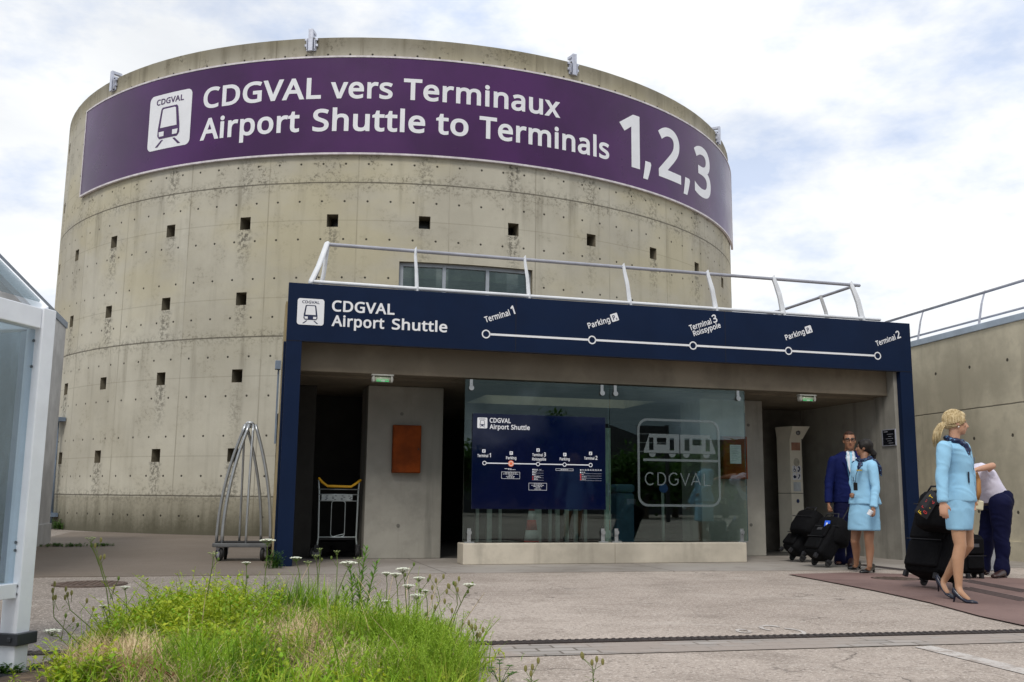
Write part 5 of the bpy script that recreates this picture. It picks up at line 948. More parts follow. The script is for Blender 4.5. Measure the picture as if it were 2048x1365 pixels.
def lamp(px, py, label):
    p = gr(px, py, CEIL - .02); t = thing('ceiling_lamp', label, 'lamp', (p.x, p.y, CEIL - .005), PYAW, 'emergency lamps under the entrance ceiling')
    mb = MB(); mb.box(-.15, .15, -.05, .05, -.02, 0); mb.box(-.135, -.11, -.045, .045, -.10, -.02); mb.box(.11, .135, -.045, .045, -.10, -.02); mb.build('bracket', M('lamp_grey', (0.30, 0.30, 0.27), 0.5), t, bevel=.003)
    mb = MB(); mb.lathe([(.03, -.145), (.045, -.14), (.045, -.11)], (0, 0, -.065), 'x', 14); mb.lathe([(.045, .11), (.045, .14), (.03, .145)], (0, 0, -.065), 'x', 14); mb.build('end_cap', M('lamp_grey', (0.3, 0.3, 0.3)), t)
    gm = NT('lamp_tube'); gm.done((0.55, 0.58, 0.45), 0.15); gm.b.inputs['Alpha'].default_value = .5
    mb = MB(); mb.lathe([(.042, -.11), (.042, .11)], (0, 0, -.065), 'x', 16); mb.build('tube', gm.mat, t, smooth=True)
    em = NT('green_pictogram_light'); em.done((0.02, 0.35, 0.10), 0.5); em.b.inputs['Emission Color'].default_value = (0.05, 0.75, 0.25, 1); em.b.inputs['Emission Strength'].default_value = 0.28
    mb = MB(); mb.box(-.085, .085, -.034, -.030, -.098, -.06); mb.build('pictogram', em.mat, t)
    mb = MB(); mb.box(-.05, .05, -.035, -.0345, -.085, -.079); mb.box(-.02, .03, -.035, -.0345, -.094, -.087); mb.build('arrow', SIGN_WHITE, t)
lamp(765, 752, 'round emergency lamp with green pictogram hanging above the left concrete pillar')
lamp(1613, 792, 'emergency lamp with green light hanging above the beige help point')
# notice plaque on the right inner wall
t = thing('notice_plaque', 'black framed notice plaque on the concrete inner wall beside the navy post', 'sign', pw(9.498, .26, 1.79), PYAW)
mb = MB(); mb.box(-.012, 0, -.15, .16, 0, .24); mb.build('panel', M('plaque_black', (0.008, 0.009, 0.014), .25), t)
mb = MB(); mb.box(-.018, -.001, -.165, -.15, -.012, .252); mb.box(-.018, -.001, .16, .175, -.012, .252); mb.box(-.018, -.001, -.15, .16, -.012, 0); mb.box(-.018, -.001, -.15, .16, .24, .252); mb.build('frame', GALV, t)
mb = MB()
for k in range(5): mb.box(-.0135, -.0125, -.10 + .04 * (k % 2), .02 + .03 * (k % 3), .03 + k * .035, .036 + k * .035)
mb.box(-.0135, -.0125, .03, .13, .21, .222)
mb.build('small_print', M('plaque_text', (0.35, 0.36, 0.40), .6), t)
# help point column
hp = thing('help_point', 'tall beige help point column with wheelchair symbols in the dark right corner', 'help point', pw(9.0, 2.42, 0), PYAW - .12); hp.scale = (.72, .82, 1)
BEIGE = M('beige_enamel', (0.74, 0.70, 0.58), 0.45, 0, 0.06, 3)
mb = MB(); mb.prism([(-.30, .05), (-.10, -.22), (.21, -.22), (.24, .15), (-.20, .25)], 0, 1.02); mb.build('lower_body', BEIGE, hp, bevel=.006)
mb = MB(); mb.prism([(-.30, .05), (-.10, -.22), (.21, -.22), (.24, .15), (-.20, .25)], 1.03, 2.02); mb.build('upper_body', BEIGE, hp, bevel=.006)
mb = MB(); mb.raw([(-.30, .05, 2.0), (-.10, -.24, 1.98), (.23, -.24, 1.98), (.24, .15, 2.0), (-.20, .25, 2.0), (-.34, .02, 2.20), (-.10, -.38, 2.20), (.36, -.38, 2.20), (.30, .2, 2.20), (-.22, .28, 2.20)], [(4, 3, 2, 1, 0), (5, 6, 7, 8, 9), (0, 1, 6, 5), (1, 2, 7, 6), (2, 3, 8, 7), (3, 4, 9, 8), (4, 0, 5, 9)]); mb.build('canopy', BEIGE, hp, bevel=.004)
def hx(x, z, y=-.222): return Vector((x, y, z))
mb = MB(); mb.ell((.08, -.315, 2.09), .06, .03, .045, 12, 8); mb.build('camera_dome', M('steel_grey', (0.2, 0.2, 0.2), .3, .6), hp, smooth=True)
mb = MB(); mb.box(-.06, .17, -.224, -.216, 1.78, 1.92); mb.build('sounder', M('terracotta_panel', (0.40, 0.20, 0.13), .6), hp)
mb = MB(); mb.lathe([(.075, -.004), (.075, 0)], (.06, -.222, 1.57), 'y', 24); mb.build('speaker_grille', M('beige_grille', (0.45, 0.42, 0.34), .6), hp)
mb = MB()
for i in range(2):
    for j in range(2):
        x0, z0 = -.055 + i * .115, 1.26 + j * .13
        put_poly(mb, rrect(x0, x0 + .105, z0, z0 + .12, .008, 2), lambda a, b: hx(a, b, -.224), 0)
g3 = lambda a, b: hx(a, b, -.226)
put_ring(mb, circ(.0, 1.43, .030, 14), circ(.0, 1.43, .021, 14), g3, 1); put_poly(mb, [(-.015, 1.44), (-.002, 1.44), (.0, 1.49), (-.012, 1.49)], g3, 1); put_poly(mb, [(-.004, 1.45), (.028, 1.45), (.042, 1.405), (.032, 1.402), (.02, 1.438), (-.004, 1.438)], g3, 1); put_poly(mb, circ(-.006, 1.498, .009, 8), g3, 1)
for dx, dz in ((.075, 1.395), (0, 0)):
    if dx: put_poly(mb, [(dx + .005, 1.40), (dx + .05, 1.405), (dx + .075, 1.45), (dx + .06, 1.495), (dx + .02, 1.50), (dx + .012, 1.475), (dx + .035, 1.47), (dx + .045, 1.45), (dx + .03, 1.43), (dx + .005, 1.43)], g3, 1)
put_poly(mb, [(-.04, 1.32), (-.01, 1.345), (.035, 1.33), (.045, 1.315), (.03, 1.29), (-.02, 1.285)], g3, 1); put_poly(mb, [(.075, 1.28), (.10, 1.28), (.145, 1.33), (.14, 1.35), (.12, 1.36), (.10, 1.35), (.11, 1.335), (.12, 1.33)], g3, 1)
mb.build('symbols', [SIGN_WHITE, BLUE_INK], hp)
mb = MB(); put_poly(mb, rrect(-.04, .15, .99 + .07, 1.22, .004, 2), lambda a, b: hx(a, b, -.224)); mb.build('notice', M('pale_notice', (0.50, 0.54, 0.56), .5), hp)
mb = MB(); mb.lathe([(.032, -.02), (.036, -.008), (.036, 0)], (.06, -.222, .86 + .03), 'y', 18); mb.build('call_button', M('blue_button', (0.01, 0.03, 0.12), .3), hp)
# seen through the glass
t = thing('traffic_cone', 'red and white traffic cone standing behind the left glass pane', 'cone', pw(3.98, 1.8, 0), PYAW)
mb = MB(); mb.box(-.19, .19, -.19, .19, .0, .04); mb.build('base', M('cone_red', (0.50, 0.035, 0.02), .6), t, bevel=.01)
for i, (z0, z1) in enumerate(((.04, .24), (.24, .40), (.40, .56), (.56, .70), (.70, .80))):
    rf = lambda z: .15 - .115 * z / .8
    mb = MB(); mb.lathe([(rf(z0), z0), (rf(z1), z1)], n=20, m=0); mb.build('band', M('cone_red', (0.5, 0.03, 0.02)) if i % 2 == 0 else M('cone_white', (0.62, 0.62, 0.60), .5), t, smooth=True)
t = thing('slatted_barrier', 'row of pale steel slats seen through the glass under the map panel', 'barrier', pw(4.28, 2.35, 0), PYAW)
for x, w, c in ((0, .16, 0), (.23, .05, 1), (.36, .07, 1), (.52, .07, 0), (.68, .07, 1), (.85, .05, 1), (-.62, .05, 1), (-.8, .08, 0), (-1.0, .05, 1)):
    mb = MB(); mb.box(x - w / 2 - .05, x + w / 2 - .05, -.02, .02, .02, 1.0); mb.build('slat', M('pale_steel', (0.55, 0.56, 0.50), .4, .2) if c == 0 else M('pale_steel_light', (0.40, 0.41, 0.37), .4, .2), t)
mb = MB(); mb.box(-1.1, 1.05, -.018, .018, 1.0, 1.04); mb.box(-1.1, 1.05, -.05, .05, .007, .02); mb.build('rail', M('pale_steel', (0.5, 0.5, 0.5)), t)
t = thing('info_post', 'slim post with a round blue disc behind the etched glass pane', 'post', pw(6.28, 1.9, 0), PYAW)
mb = MB(); mb.tube([(0, 0, .01), (0, 0, 1.02)], .025, 10); mb.build('pole', M('pale_steel_light', (0.4, 0.4, 0.4)), t, smooth=True)
mb = MB(); mb.lathe([(.075, -.012), (.075, .012)], (0, -.03, 1.08), 'y', 24); mb.build('disc', M('disc_blue', (0.02, 0.09, 0.35), .4), t)
mb = MB(); mb.lathe([(.0, 0), (.16, 0), (.16, .012), (.03, .03), (.0, .03)], n=20); mb.build('foot', M('pale_steel_light', (0.4, 0.4, 0.4)), t)
t = thing('door_leaf', 'pale green edge of a door leaf between the map panel and the etched pane', 'door', pw(5.30, 1.9, 0), PYAW)
mb = MB(); mb.box(-.05, .05, -.03, .03, .01, 2.05); mb.build('leaf_edge', M('pale_green_door', (0.52, 0.62, 0.52), .4), t, bevel=.004)
mb = MB(); mb.box(-.02, .02, -.06, -.03, .95, 1.15); mb.build('handle', GALV, t)
t = thing('waste_bin', 'blue rounded waste bin standing in the dark behind the glass joint', 'bin', pw(5.72, 2.3, 0), PYAW)
mb = MB(); mb.box(-.17, .17, -.15, .15, .02, 1.0); mb.build('body', M('dull_blue', (0.05, 0.11, 0.17), .5), t, bevel=.05)
mb = MB(); mb.box(-.18, .18, -.16, .16, 1.0, 1.14); mb.build('lid', M('dull_blue', (0.05, 0.1, 0.2)), t, bevel=.05)
# ------------------------------------------------------------ bell-cage luggage cart in front of the tower
CART = M('brushed_tube', (0.42, 0.44, 0.46), 0.32, 0.6, 0.1, 8)
cart = thing('luggage_cart', 'birdcage luggage cart of curved steel tubes with a black deck beside the tower', 'luggage cart', (-3.745, 13.98, 0), 0.12)
cw, cd = .40, .27; dz = .245
mb = MB(); mb.prism(rrect(-cw, cw, -cd, cd, .06), dz - .055, dz); mb.build('bumper', M('grey_bumper', (0.11, 0.115, 0.12), .6), cart, bevel=.012)
mb = MB(); mb.prism(rrect(-cw + .03, cw - .03, -cd + .03, cd - .03, .05), dz + .001, dz + .012); mb.build('deck', M('black_carpet', (0.012, 0.012, 0.013), .95), cart)
def hoop(x0, y0, xt, yt):
    p = []
    for k in range(17):
        q = k / 16; e = q ** 1.9
        p.append((x0 + (xt - x0) * e, y0 + (yt - y0) * e, dz + 1.655 * q + .02 * sin(pi * q)))
    return p
for x0, y0, xt, yt, r in ((-.385, .02, -.06, -.02, .022), (-.27, -.22, -.005, -.045, .024), (-.10, .21, -.085, .03, .016), (.055, -.23, .05, -.04, .018), (.20, .22, -.06, .035, .020), (.365, -.06, .075, -.02, .023)):
    p = hoop(x0, y0, xt, yt)
    mb = MB(); mb.tube(p, r, 10); mb.build('hoop_tube', CART, cart, smooth=True)
mb = MB(); z = dz + 1.67
mb.tube([(.045, -.02, z - .01), (.02, -.03, z + .012), (-.03, -.03, z + .012), (-.075, -.01, z - .03), (-.10, .0, z - .10)], .022, 10, round_end=True); mb.build('crown_tube', CART, cart, smooth=True)
mb = MB(); mb.lathe([(.05, -.03), (.05, .03)], (-.03, 0, z - .03), 'z', 14); mb.build('crown_collar', CART, cart)
for x, y, s in ((-.30, -.18, 0.6), (.30, -.18, -.3), (-.28, .19, .2), (.30, .19, 1.2)):
    wt = MB(); c, q = cos(s), sin(s)
    fork = MB(); fork.box(-.035, .035, -.04, .04, .15, .19); fork.box(-.012, .012, -.035, -.028, .07, .16); fork.box(-.012, .012, .028, .035, .07, .16)
    f = fork.build('caster', GALV, cart); f.location = (x, y, 0); f.rotation_euler[2] = s + pi / 2
    wt.lathe([(.05, -.024), (.088, -.022), (.094, -.01), (.094, .01), (.088, .022), (.05, .024)], (0, 0, .095), 'y', 22); w = wt.build('tyre', BLACK_RUBBER, f)
    hb = MB(); hb.lathe([(.01, -.03), (.05, -.026), (.05, .026), (.01, .03)], (0, 0, .095), 'y', 14); hb.build('hub', GREY_RAIL, f)

# ------------------------------------------------------------ airport baggage trolley in the dark recess
tr = thing('baggage_trolley', 'airport baggage trolley with yellow handle parked in the dark left recess', 'trolley', pw(.925, 1.55, 0), PYAW)
TUBE = M('zinc_tube', (0.48, 0.53, 0.53), 0.32, 0.5, 0.1, 8)
YEL = M('yellow_grip', (0.75, 0.40, 0.010), 0.45, 0, 0.06, 5)
mb = MB(); mb.tube([(-.295, .0, 1.155), (-.25, -.03, 1.10), (-.17, -.05, 1.045), (.17, -.05, 1.04), (.245, -.03, 1.09), (.31, .0, 1.135)], .019, 10, round_end=True); mb.build('handle', YEL, tr, smooth=True)
for s in (-1, 1):
    mb = MB(); mb.tube([(s * .30, .02, 1.14), (s * .285, .01, .95), (s * .28, 0, .6), (s * .275, 0, .30), (s * .29, 0, .17)], .014, 8, round_end=True); mb.build('upright', TUBE, tr, smooth=True)
mb = MB()
for z in (1.0, .925, .83): mb.tube([(-.29, 0, z), (.29, 0, z)], .008, 6)
mb.tube([(-.28, 0, .305), (.28, 0, .305)], .012, 8)
mb.build('crossbar', TUBE, tr, smooth=True)
mb = MB(); mb.tube([(p[0], -.005, p[1]) for p in rrect(-.10, .10, .315, .83, .04, 4)] + [(.10, -.005, .355)], .006, 6, cap=False); mb.build('wire_loop', TUBE, tr, smooth=True)
mb = MB(); mb.box(-.25, .20, -.015, .0, .835, .925); mb.build('advert_plate', M('plate_grey', (0.38, 0.42, 0.42), .5), tr)
mb = MB(); rr_ = random.Random(3)
for k in range(4):
    x = -.215 + k * .115
    for j in range(4): q = rr_.random() * .05; mb.box(x + q, x + q + .03, -.0165, -.0155, .845 + .018 * j, .855 + .018 * j)
mb.build('plate_print', M('plate_ink', (0.06, 0.07, 0.08), .7), tr)
mb = MB(); mb.raw([(-.27, .02, .27), (.27, .02, .27), (.16, .85, .20), (-.16, .85, .20), (-.27, .02, .285), (.27, .02, .285), (.16, .85, .215), (-.16, .85, .215)], [(0, 3, 2, 1), (4, 5, 6, 7), (0, 1, 5, 4), (1, 2, 6, 5), (2, 3, 7, 6), (3, 0, 4, 7)]); mb.build('platform', M('black_plastic', (0.02, 0.02, 0.021), .6), tr)
for s in (-1, 1):
    mb = MB(); mb.box(s * .30 - .035, s * .30 + .035, -.05, .05, .10, .20); a = mb.build('wheel_bracket', M('black_plastic', (0.02, 0.02, 0.021)), tr, bevel=.01)
    mb = MB(); mb.lathe([(.05, -.02), (.085, -.02), (.09, 0), (.085, .02), (.05, .02)], (s * .30, 0, .09), 'x' if s > 0 else 'y', 20); mb.build('tyre', BLACK_RUBBER, a)
    mb = MB(); mb.lathe([(.01, -.024), (.05, -.022), (.05, .022), (.01, .024)], (s * .30, 0, .09), 'x' if s > 0 else 'y', 14); mb.build('hub', M('hub_grey', (0.2, 0.2, 0.2), .5), a)
mb = MB(); mb.lathe([(.01, -.02), (.07, -.02), (.07, .02), (.01, .02)], (0, .80, .075), 'x', 18); mb.build('front_wheel', BLACK_RUBBER, tr)

# ------------------------------------------------------------ white steel shelter at the left edge
sh = thing('glazed_shelter', 'white steel framed glass shelter cut by the left edge of the photo', 'shelter', (-2.55, 5.2, 0), rad(-13))
SW = M('shelter_white', (0.84, 0.87, 0.92), 0.4, 0.05, 0.07, 3)
SW2 = M('shelter_grey', (0.42, 0.45, 0.50), 0.45, 0.1, 0.1, 3)
SGL = glass_mat('shelter_glass', (0.78, 0.84, 0.88), 1.35, .15, .07)
LD, LW, HH = 3.2, 1.5, 1.90        # local: -y towards the camera, -x away to the left
def s_post(x, y, name='post'):
    mb = MB(); mb.box(x - .055, x + .045, y - .05, y + .05, .0, HH); p = mb.build(name, SW, sh, bevel=.006)
    mb = MB(); mb.box(x - .09, x + .075, y - .075, y + .075, .145, .205)
    for k in (-.045, .03): mb.box(x + k - .011, x + k + .011, y - .083, y - .075, .163, .187)
    mb.build('clamp', M('anthracite', (0.045, 0.05, 0.058), .4, .3), p, bevel=.004)
    mb = MB(); mb.box(x - .11, x + .10, y - .10, y + .10, .0, .012); mb.build('base_plate', M('anthracite', (0.05, 0.05, 0.05)), p)
    mb = MB()
    for z in (.62, .66, 1.58, 1.72): mb.lathe([(.009, -.006), (.006, .0)], (x + .0, y - .05, z), 'y', 8)
    for z in (.40, .44): mb.lathe([(.009, -.006), (.006, .0)], (x + .028, y - .05, z), 'y', 8)
    mb.build('bolt', M('bolt_steel', (0.16, 0.17, 0.18), .4, .6), p)
for x, y in ((0, 0), (0, -LD), (-LW, 0), (-LW, -LD)): s_post(x, y)
mb = MB(); mb.box(-.045, .035, -LD + .051, -.051, HH - .115, HH - .005); mb.build('side_beam', SW, sh, bevel=.005)
mb = MB(); mb.box(-LW - .035, -LW + .035, -LD + .051, -.051, HH - .115, HH - .005); mb.build('side_beam', SW, sh, bevel=.005)
mb = MB(); mb.box(-LW + .046, -.056, -.045, .035, HH - .115, HH - .005); mb.build('end_beam', SW, sh, bevel=.005)
mb = MB(); mb.box(-.04, .03, -LD + .051, -.051, .38, .455); mb.build('bottom_rail', SW, sh, bevel=.004)
mb = MB(); mb.box(-LW + .046, -.056, -.03, .03, .38, .455); mb.build('bottom_rail', SW, sh, bevel=.004)
mb = MB(); mb.box(-.10, -.056, -.035, .03, .456, HH - .12); mb.build('glazing_bar', SW2, sh)
mb = MB(); mb.box(-.008, .004, -LD + .06, -.055, .456, HH - .12); mb.build('glass_panel', SGL, sh)
mb = MB(); mb.box(-LW + .05, -.101, -.006, .006, .456, HH - .12); mb.build('glass_panel', SGL, sh)
def slope(y, name):
    for a, b in ((0.0, -LW / 2), (-LW, -LW / 2)):
        mb = MB(); mb.tube([(a, y, HH - .02), (b, y, HH + .62)], .045, 4); mb.build(name, SW, sh)
for y in (0.0, -LD / 2, -LD): slope(y, 'rafter')
mb = MB()
mb.raw([(.0, -.03, HH + .045), (.0, -LD, HH + .045), (-LW / 2, -LD, HH + .685), (-LW / 2, -.03, HH + .685), (-LW, -.03, HH + .045), (-LW, -LD, HH + .045)], [(0, 3, 2, 1), (3, 4, 5, 2)])
o = mb.build('roof_glass', glass_mat('roof_glazing', (0.62, 0.66, 0.68), 1.4, .1, .08), sh); s_ = o.modifiers.new('thick', 'SOLIDIFY'); s_.thickness = .012
mb = MB(); mb.box(-.13, -.057, -.012, -.004, .40, .50); mb.build('notice', M('pale_notice', (0.5, 0.5, 0.5)), sh)

# bollard between the bent man's legs
t = thing('steel_bollard', 'plain grey bollard standing behind the bent man in navy trousers', 'bollard', gr(1988, 1141), 0)
mb = MB(); mb.lathe([(.05, 0), (.05, .36), (.046, .375), (.02, .385), (.0, .387)], n=20); mb.build('post', M('bollard_grey', (0.33, 0.34, 0.36), .5, .1), t, smooth=True, auto=40)
mb = MB(); mb.lathe([(.05, 0), (.075, 0), (.075, .012), (.05, .014)], n=20); mb.build('collar', M('bollard_grey', (0.3, 0.3, 0.3)), t)

# ------------------------------------------------------------ luggage
BLK = M('black_nylon', (0.0032, 0.0032, 0.0042), 0.8, 0, 0.4, 30, 0.35, 90, 0.14)
BLK2 = M('black_trim', (0.020, 0.020, 0.023), 0.5, 0, 0.3, 12, 0, 60, .25)
CHROME = M('chrome', (0.6, 0.6, 0.62), 0.2, 0.9, 0.05, 8)
def suitcase(label, loc, rz, w, d, h, tilt, handle=0.35, group='black wheeled suitcases', base=.055):
    """upright case: x = width, y = depth (front at -y), tilted back about its wheels"""
    t = thing('wheeled_suitcase', label, 'suitcase', loc, rz, group)
    R = Matrix.Translation((0, d / 2, 0)) @ Matrix.Rotation(tilt, 4, 'X') @ Matrix.Translation((0, -d / 2, 0))
    def B(name, x0, x1, y0, y1, z0, z1, m, bev, parent=t):
        mb = MB(); mb.box(x0, x1, y0, y1, z0, z1); o = mb.build(name, m, parent, bevel=bev); o.matrix_local = R; 
        if bev > .015: o.modifiers['bevel'].segments = 4
        return o
    body = B('body', -w / 2, w / 2, -d / 2, d / 2, base, h, BLK, min(.075, d * .28))
    B('front_pocket', -w / 2 + .045, w / 2 - .045, -d / 2 - .035, -d / 2 + .02, base + .06, h * .52, BLK, .025)
    B('front_pocket', -w / 2 + .035, w / 2 - .035, -d / 2 - .035, -d / 2 + .01, h * .55, h * .93, BLK, .024)
    mb = MB(); mb.tube([(-.08, 0, h - .004), (-.07, 0, h + .03), (.07, 0, h + .03), (.08, 0, h - .004)], .011, 8); o = mb.build('carry_handle', BLK2, t, smooth=True); o.matrix_local = R
    mb = MB(); z = h * .53; mb.box(-w / 2 + .03, w / 2 - .03, -d / 2 - .049, -d / 2 - .045, z - .006, z + .004); o = mb.build('zip', BLK2, t); o.matrix_local = R
    mb = MB(); z = h * .76; mb.box(-w * .13, w * .13, -d / 2 - .040, -d / 2 - .036, z - .02, z + .02); o = mb.build('name_plate', M('plate_dull', (0.10, 0.10, 0.11), .4, .4), t); o.matrix_local = R
    for s in (-1, 1):
        mb = MB(); mb.lathe([(.012, -.016), (.036, -.016), (.04, -.008), (.04, .008), (.036, .016), (.012, .016)], (s * (w / 2 - .045), d / 2 - .03, .04), 'x', 16); o = mb.build('wheel', BLACK_RUBBER, t); o.matrix_local = R
        mb = MB(); mb.box(s * (w / 2 - .045) - .028, s * (w / 2 - .045) + .028, d / 2 - .08, d / 2 + .005, .045, .10); o = mb.build('wheel_housing', BLK2, t, bevel=.008); o.matrix_local = R
        mb = MB(); mb.box(s * (w / 2 - .06) - .02, s * (w / 2 - .06) + .02, -d / 2, -d / 2 + .05, .0, base + .01); o = mb.build('foot', BLK2, t, bevel=.006); o.matrix_local = R
    if handle:
        mb = MB(); a = .085
        mb.tube([(-a, d / 2 - .02, h - .02), (-a, d / 2 - .02, h + handle)], .0085, 6); mb.tube([(a, d / 2 - .02, h - .02), (a, d / 2 - .02, h + handle)], .0085, 6)
        mb.tube([(-a - .012, d / 2 - .02, h + handle), (a + .012, d / 2 - .02, h + handle)], .015, 8, round_end=True)
        o = mb.build('pull_handle', BLK2, t); o.matrix_local = R
    return t, R
def soft_bag(label, loc, rz, w, d, h, tilt=0.0):
    t = thing('soft_bag', label, 'bag', loc, rz, 'soft black bags carried on the suitcases')
    rings = [(Vector((0, 0, z * h)), w / 2 * k, d / 2 * k) for z, k in ((0, .88), (.06, .97), (.3, 1.03), (.6, 1.0), (.82, .9), (.94, .72), (1, .45))]
    R = Matrix.Rotation(tilt, 4, 'X')
    mb = MB(); mb.stack(rings, Vector((1, 0, 0)), Vector((0, 1, 0)), 28, 0, 3.2)
    mb.v = [tuple(Vector(p) + Vector((mnoise.noise(Vector(p) * 9), mnoise.noise(Vector(p) * 9 + Vector((7, 0, 0))), mnoise.noise(Vector(p) * 9 + Vector((0, 7, 0))))) * .014) for p in mb.v]
    o = mb.build('body', BLK, t, smooth=True); o.matrix_local = R
    mb = MB(); mb.tube([(-w * .25, -d * .3, h * .86), (-w * .2, -d * .2, h * 1.12), (w * .2, -d * .2, h * 1.12), (w * .25, -d * .3, h * .86)], .011, 8); o = mb.build('carry_handle', BLK2, t, smooth=True); o.matrix_local = R
    mb = MB(); mb.box(-w * .42, w * .42, -d * .53, -d * .50, h * .56, h * .58); o = mb.build('zip', BLK2, t); o.matrix_local = R
    return t, R
# the grey-haired crew member's case and the bag on top of it
g = gr(1577, 1124); tA, RA = suitcase('black wheeled suitcase leaning below the bag held by the man in the suit', (g.x, g.y, 0), rad(-80), .42, .27, .58, rad(-40), .60)
suitA = g
soft_bag('black soft bag lying on the case held by the man in the suit', at(1607, 1072, 14.62), rad(-62), .46, .34, .40, rad(-34))
g = gr(1631, 1136); suitcase('black wheeled suitcase with a blue luggage tag in front of the man in the suit', (g.x, g.y + .12, 0), rad(-72), .40, .27, .56, rad(-36), .42)
bB, RB = soft_bag('black soft bag with blue luggage tags on the case beside the woman with dark hair', at(1662, 1090, 13.75), rad(-50), .44, .32, .38, rad(-20))
LUGTAG = M('blue_luggage_tag', (0.02, 0.12, 0.75), .4)
mb = MB(); mb.box(-.02, .06, -.20, -.19, .14, .28); mb.box(-.17, -.07, -.20, -.19, -.04, .0); o = mb.build('luggage_tag', LUGTAG, bB); o.matrix_local = RB
mb = MB(); mb.box(.005, .03, -.203, -.2005, .17, .25); mb.box(-.15, -.09, -.203, -.2005, -.026, -.014); o = mb.build('tag_print', M('tag_white', (0.6, 0.66, 0.8), .5), bB); o.matrix_local = RB
g = gr(1858, 1178); suitcase('large black suitcase pulled behind the blonde woman in light blue', (g.x, g.y, 0), rad(-66), .52, .34, .76, rad(-22), .30)
cC, RC = soft_bag('black soft bag with a red and yellow lettered strap on the large suitcase', at(1872, 1060, 10.30), rad(-66), .44, .32, .40, rad(-16))
mb = MB()
def strap_pt(q, off): 
    a = Vector((-.02 - .06 * q, -.155 + .01 * q, .05 + .34 * q)); return a
sp = [at(1841, 1031, 10.12), at(1850, 1016, 10.12), at(1860, 1002, 10.14), at(1871, 988, 10.18)]
st_ = thing('lanyard_strap', 'black strap with red and yellow letters over the bag behind the blonde woman', 'strap', sp[0])
mb.tube([p - sp[0] for p in sp], [.075, .075, .07, .06], 4, flat=.18, up=(0, 1, 0)); mb.build('webbing', BLK2, st_)
mb = MB(); mb2 = MB()
dv_ = (sp[-1] - sp[0]).normalized(); nv_ = Vector((dv_.z, 0, -dv_.x)); toC = (Vector((0, 0, CAM_H)) - sp[1]).normalized()
for k, ch in enumerate('FORTNET'):
    b0 = Vector((0, 0, 0)) + dv_ * (.01 + .036 * k) + toC * .03 
    put_text(mb if k % 3 else mb2, 'Z' if False else ch, 0, .028, -.042 if k % 2 else 0, .042, lambda a, b, b0=b0: b0 + dv_ * a + nv_ * -b, 0, .03)
mb.build('letters', M('strap_red', (0.55, 0.03, 0.03), .6), st_); mb2.build('letters', M('strap_yellow', (0.70, 0.48, 0.02), .6), st_)
g = gr(1941, 1157); suitcase('small black upright suitcase between the blonde woman and the bent man', (g.x, g.y, 0), rad(10), .30, .22, .52, 0.0, .38)
hb_ = at(1950, 1014, 12.05)
hbt = thing('handbag', 'small cream handbag resting on the upright black suitcase', 'handbag', hb_, rad(-20))
CREAM = M('cream_leather', (0.60, 0.55, 0.38), .5, 0, .06)
mb = MB(); mb.prism([(-.095, -.01), (.085, -.045), (.10, .07), (-.08, .10)], 0, .055, 0, lambda p: Vector((p.x, (p.z - .03), p.y))); mb.build('body', CREAM, hbt, bevel=.012)
mb = MB(); mb.tube([(-.08, 0, .09), (-.05, 0, .22), (0, 0, .30), (.03, 0, .36)], .012, 6); mb.build('strap', M('tan_strap', (0.36, 0.17, 0.05), .6), hbt)
mb = MB(); mb.box(-.01, .03, -.035, -.029, .02, .05); mb.build('clasp', M('tan_strap', (0.3, 0.2, 0.1)), hbt)
# metal trolley edge glimpsed behind the large suitcase
tb = at(1850, 1019, 10.75)
tt = thing('document_case', 'grey metal-edged case glimpsed above the large black suitcase', 'case', tb, rad(-10))
mb = MB(); mb.box(-.05, .12, -.03, .03, -.30, .06); mb.build('shell', M('case_grey', (0.33, 0.36, 0.40), .4, .2), tt, bevel=.008)
mb = MB(); mb.box(-.055, .125, -.034, .034, .052, .066); mb.build('rim', GALV, tt)
# ------------------------------------------------------------ people
UP = Vector((0, 0, 1))
def cloth(name, col, rough=0.8, var=.10, wr=.5):
    if name in _mats: return _mats[name]
    t = NT(name); f = t.noise(5, 4, .6); fold = t.noise(1.0, 4, .55, t.mapv((22, 22, 9)), 1.2); weave = t.noise(420, 2)
    c = t.mix(t.step(f, .3, .7), tuple(k * (1 - var) for k in col), tuple(min(1, k * (1 + var)) for k in col))
    t.bump(t.math('ADD', fold, t.math('MULTIPLY', weave, .04)), wr, .010)
    _mats[name] = t.done(c, rough, 0, .12); return _mats[name]
def skin(name, col):
    t = NT(name); f = t.noise(14, 4, .6)
    c = t.mix(f, tuple(k * .86 for k in col), tuple(min(1, k * 1.12) for k in col))
    t.b.inputs['Subsurface Weight'].default_value = .08; t.b.inputs['Subsurface Radius'].default_value = (.01, .004, .002)
    return t.done(c, .5, 0, .4)
def hairmat(name, col, hi):
    t = NT(name); f = t.noise(1.0, 4, .6, t.mapv((120, 120, 10))); g = t.noise(9, 3)
    c = t.mix(t.step(f, .35, .65), col, hi); c = t.mix(t.math('MULTIPLY', t.step(g, .45, .7), .4), c, tuple(k * .5 for k in col))
    t.bump(f, .5, .004); return t.done(c, .5, 0, .25)
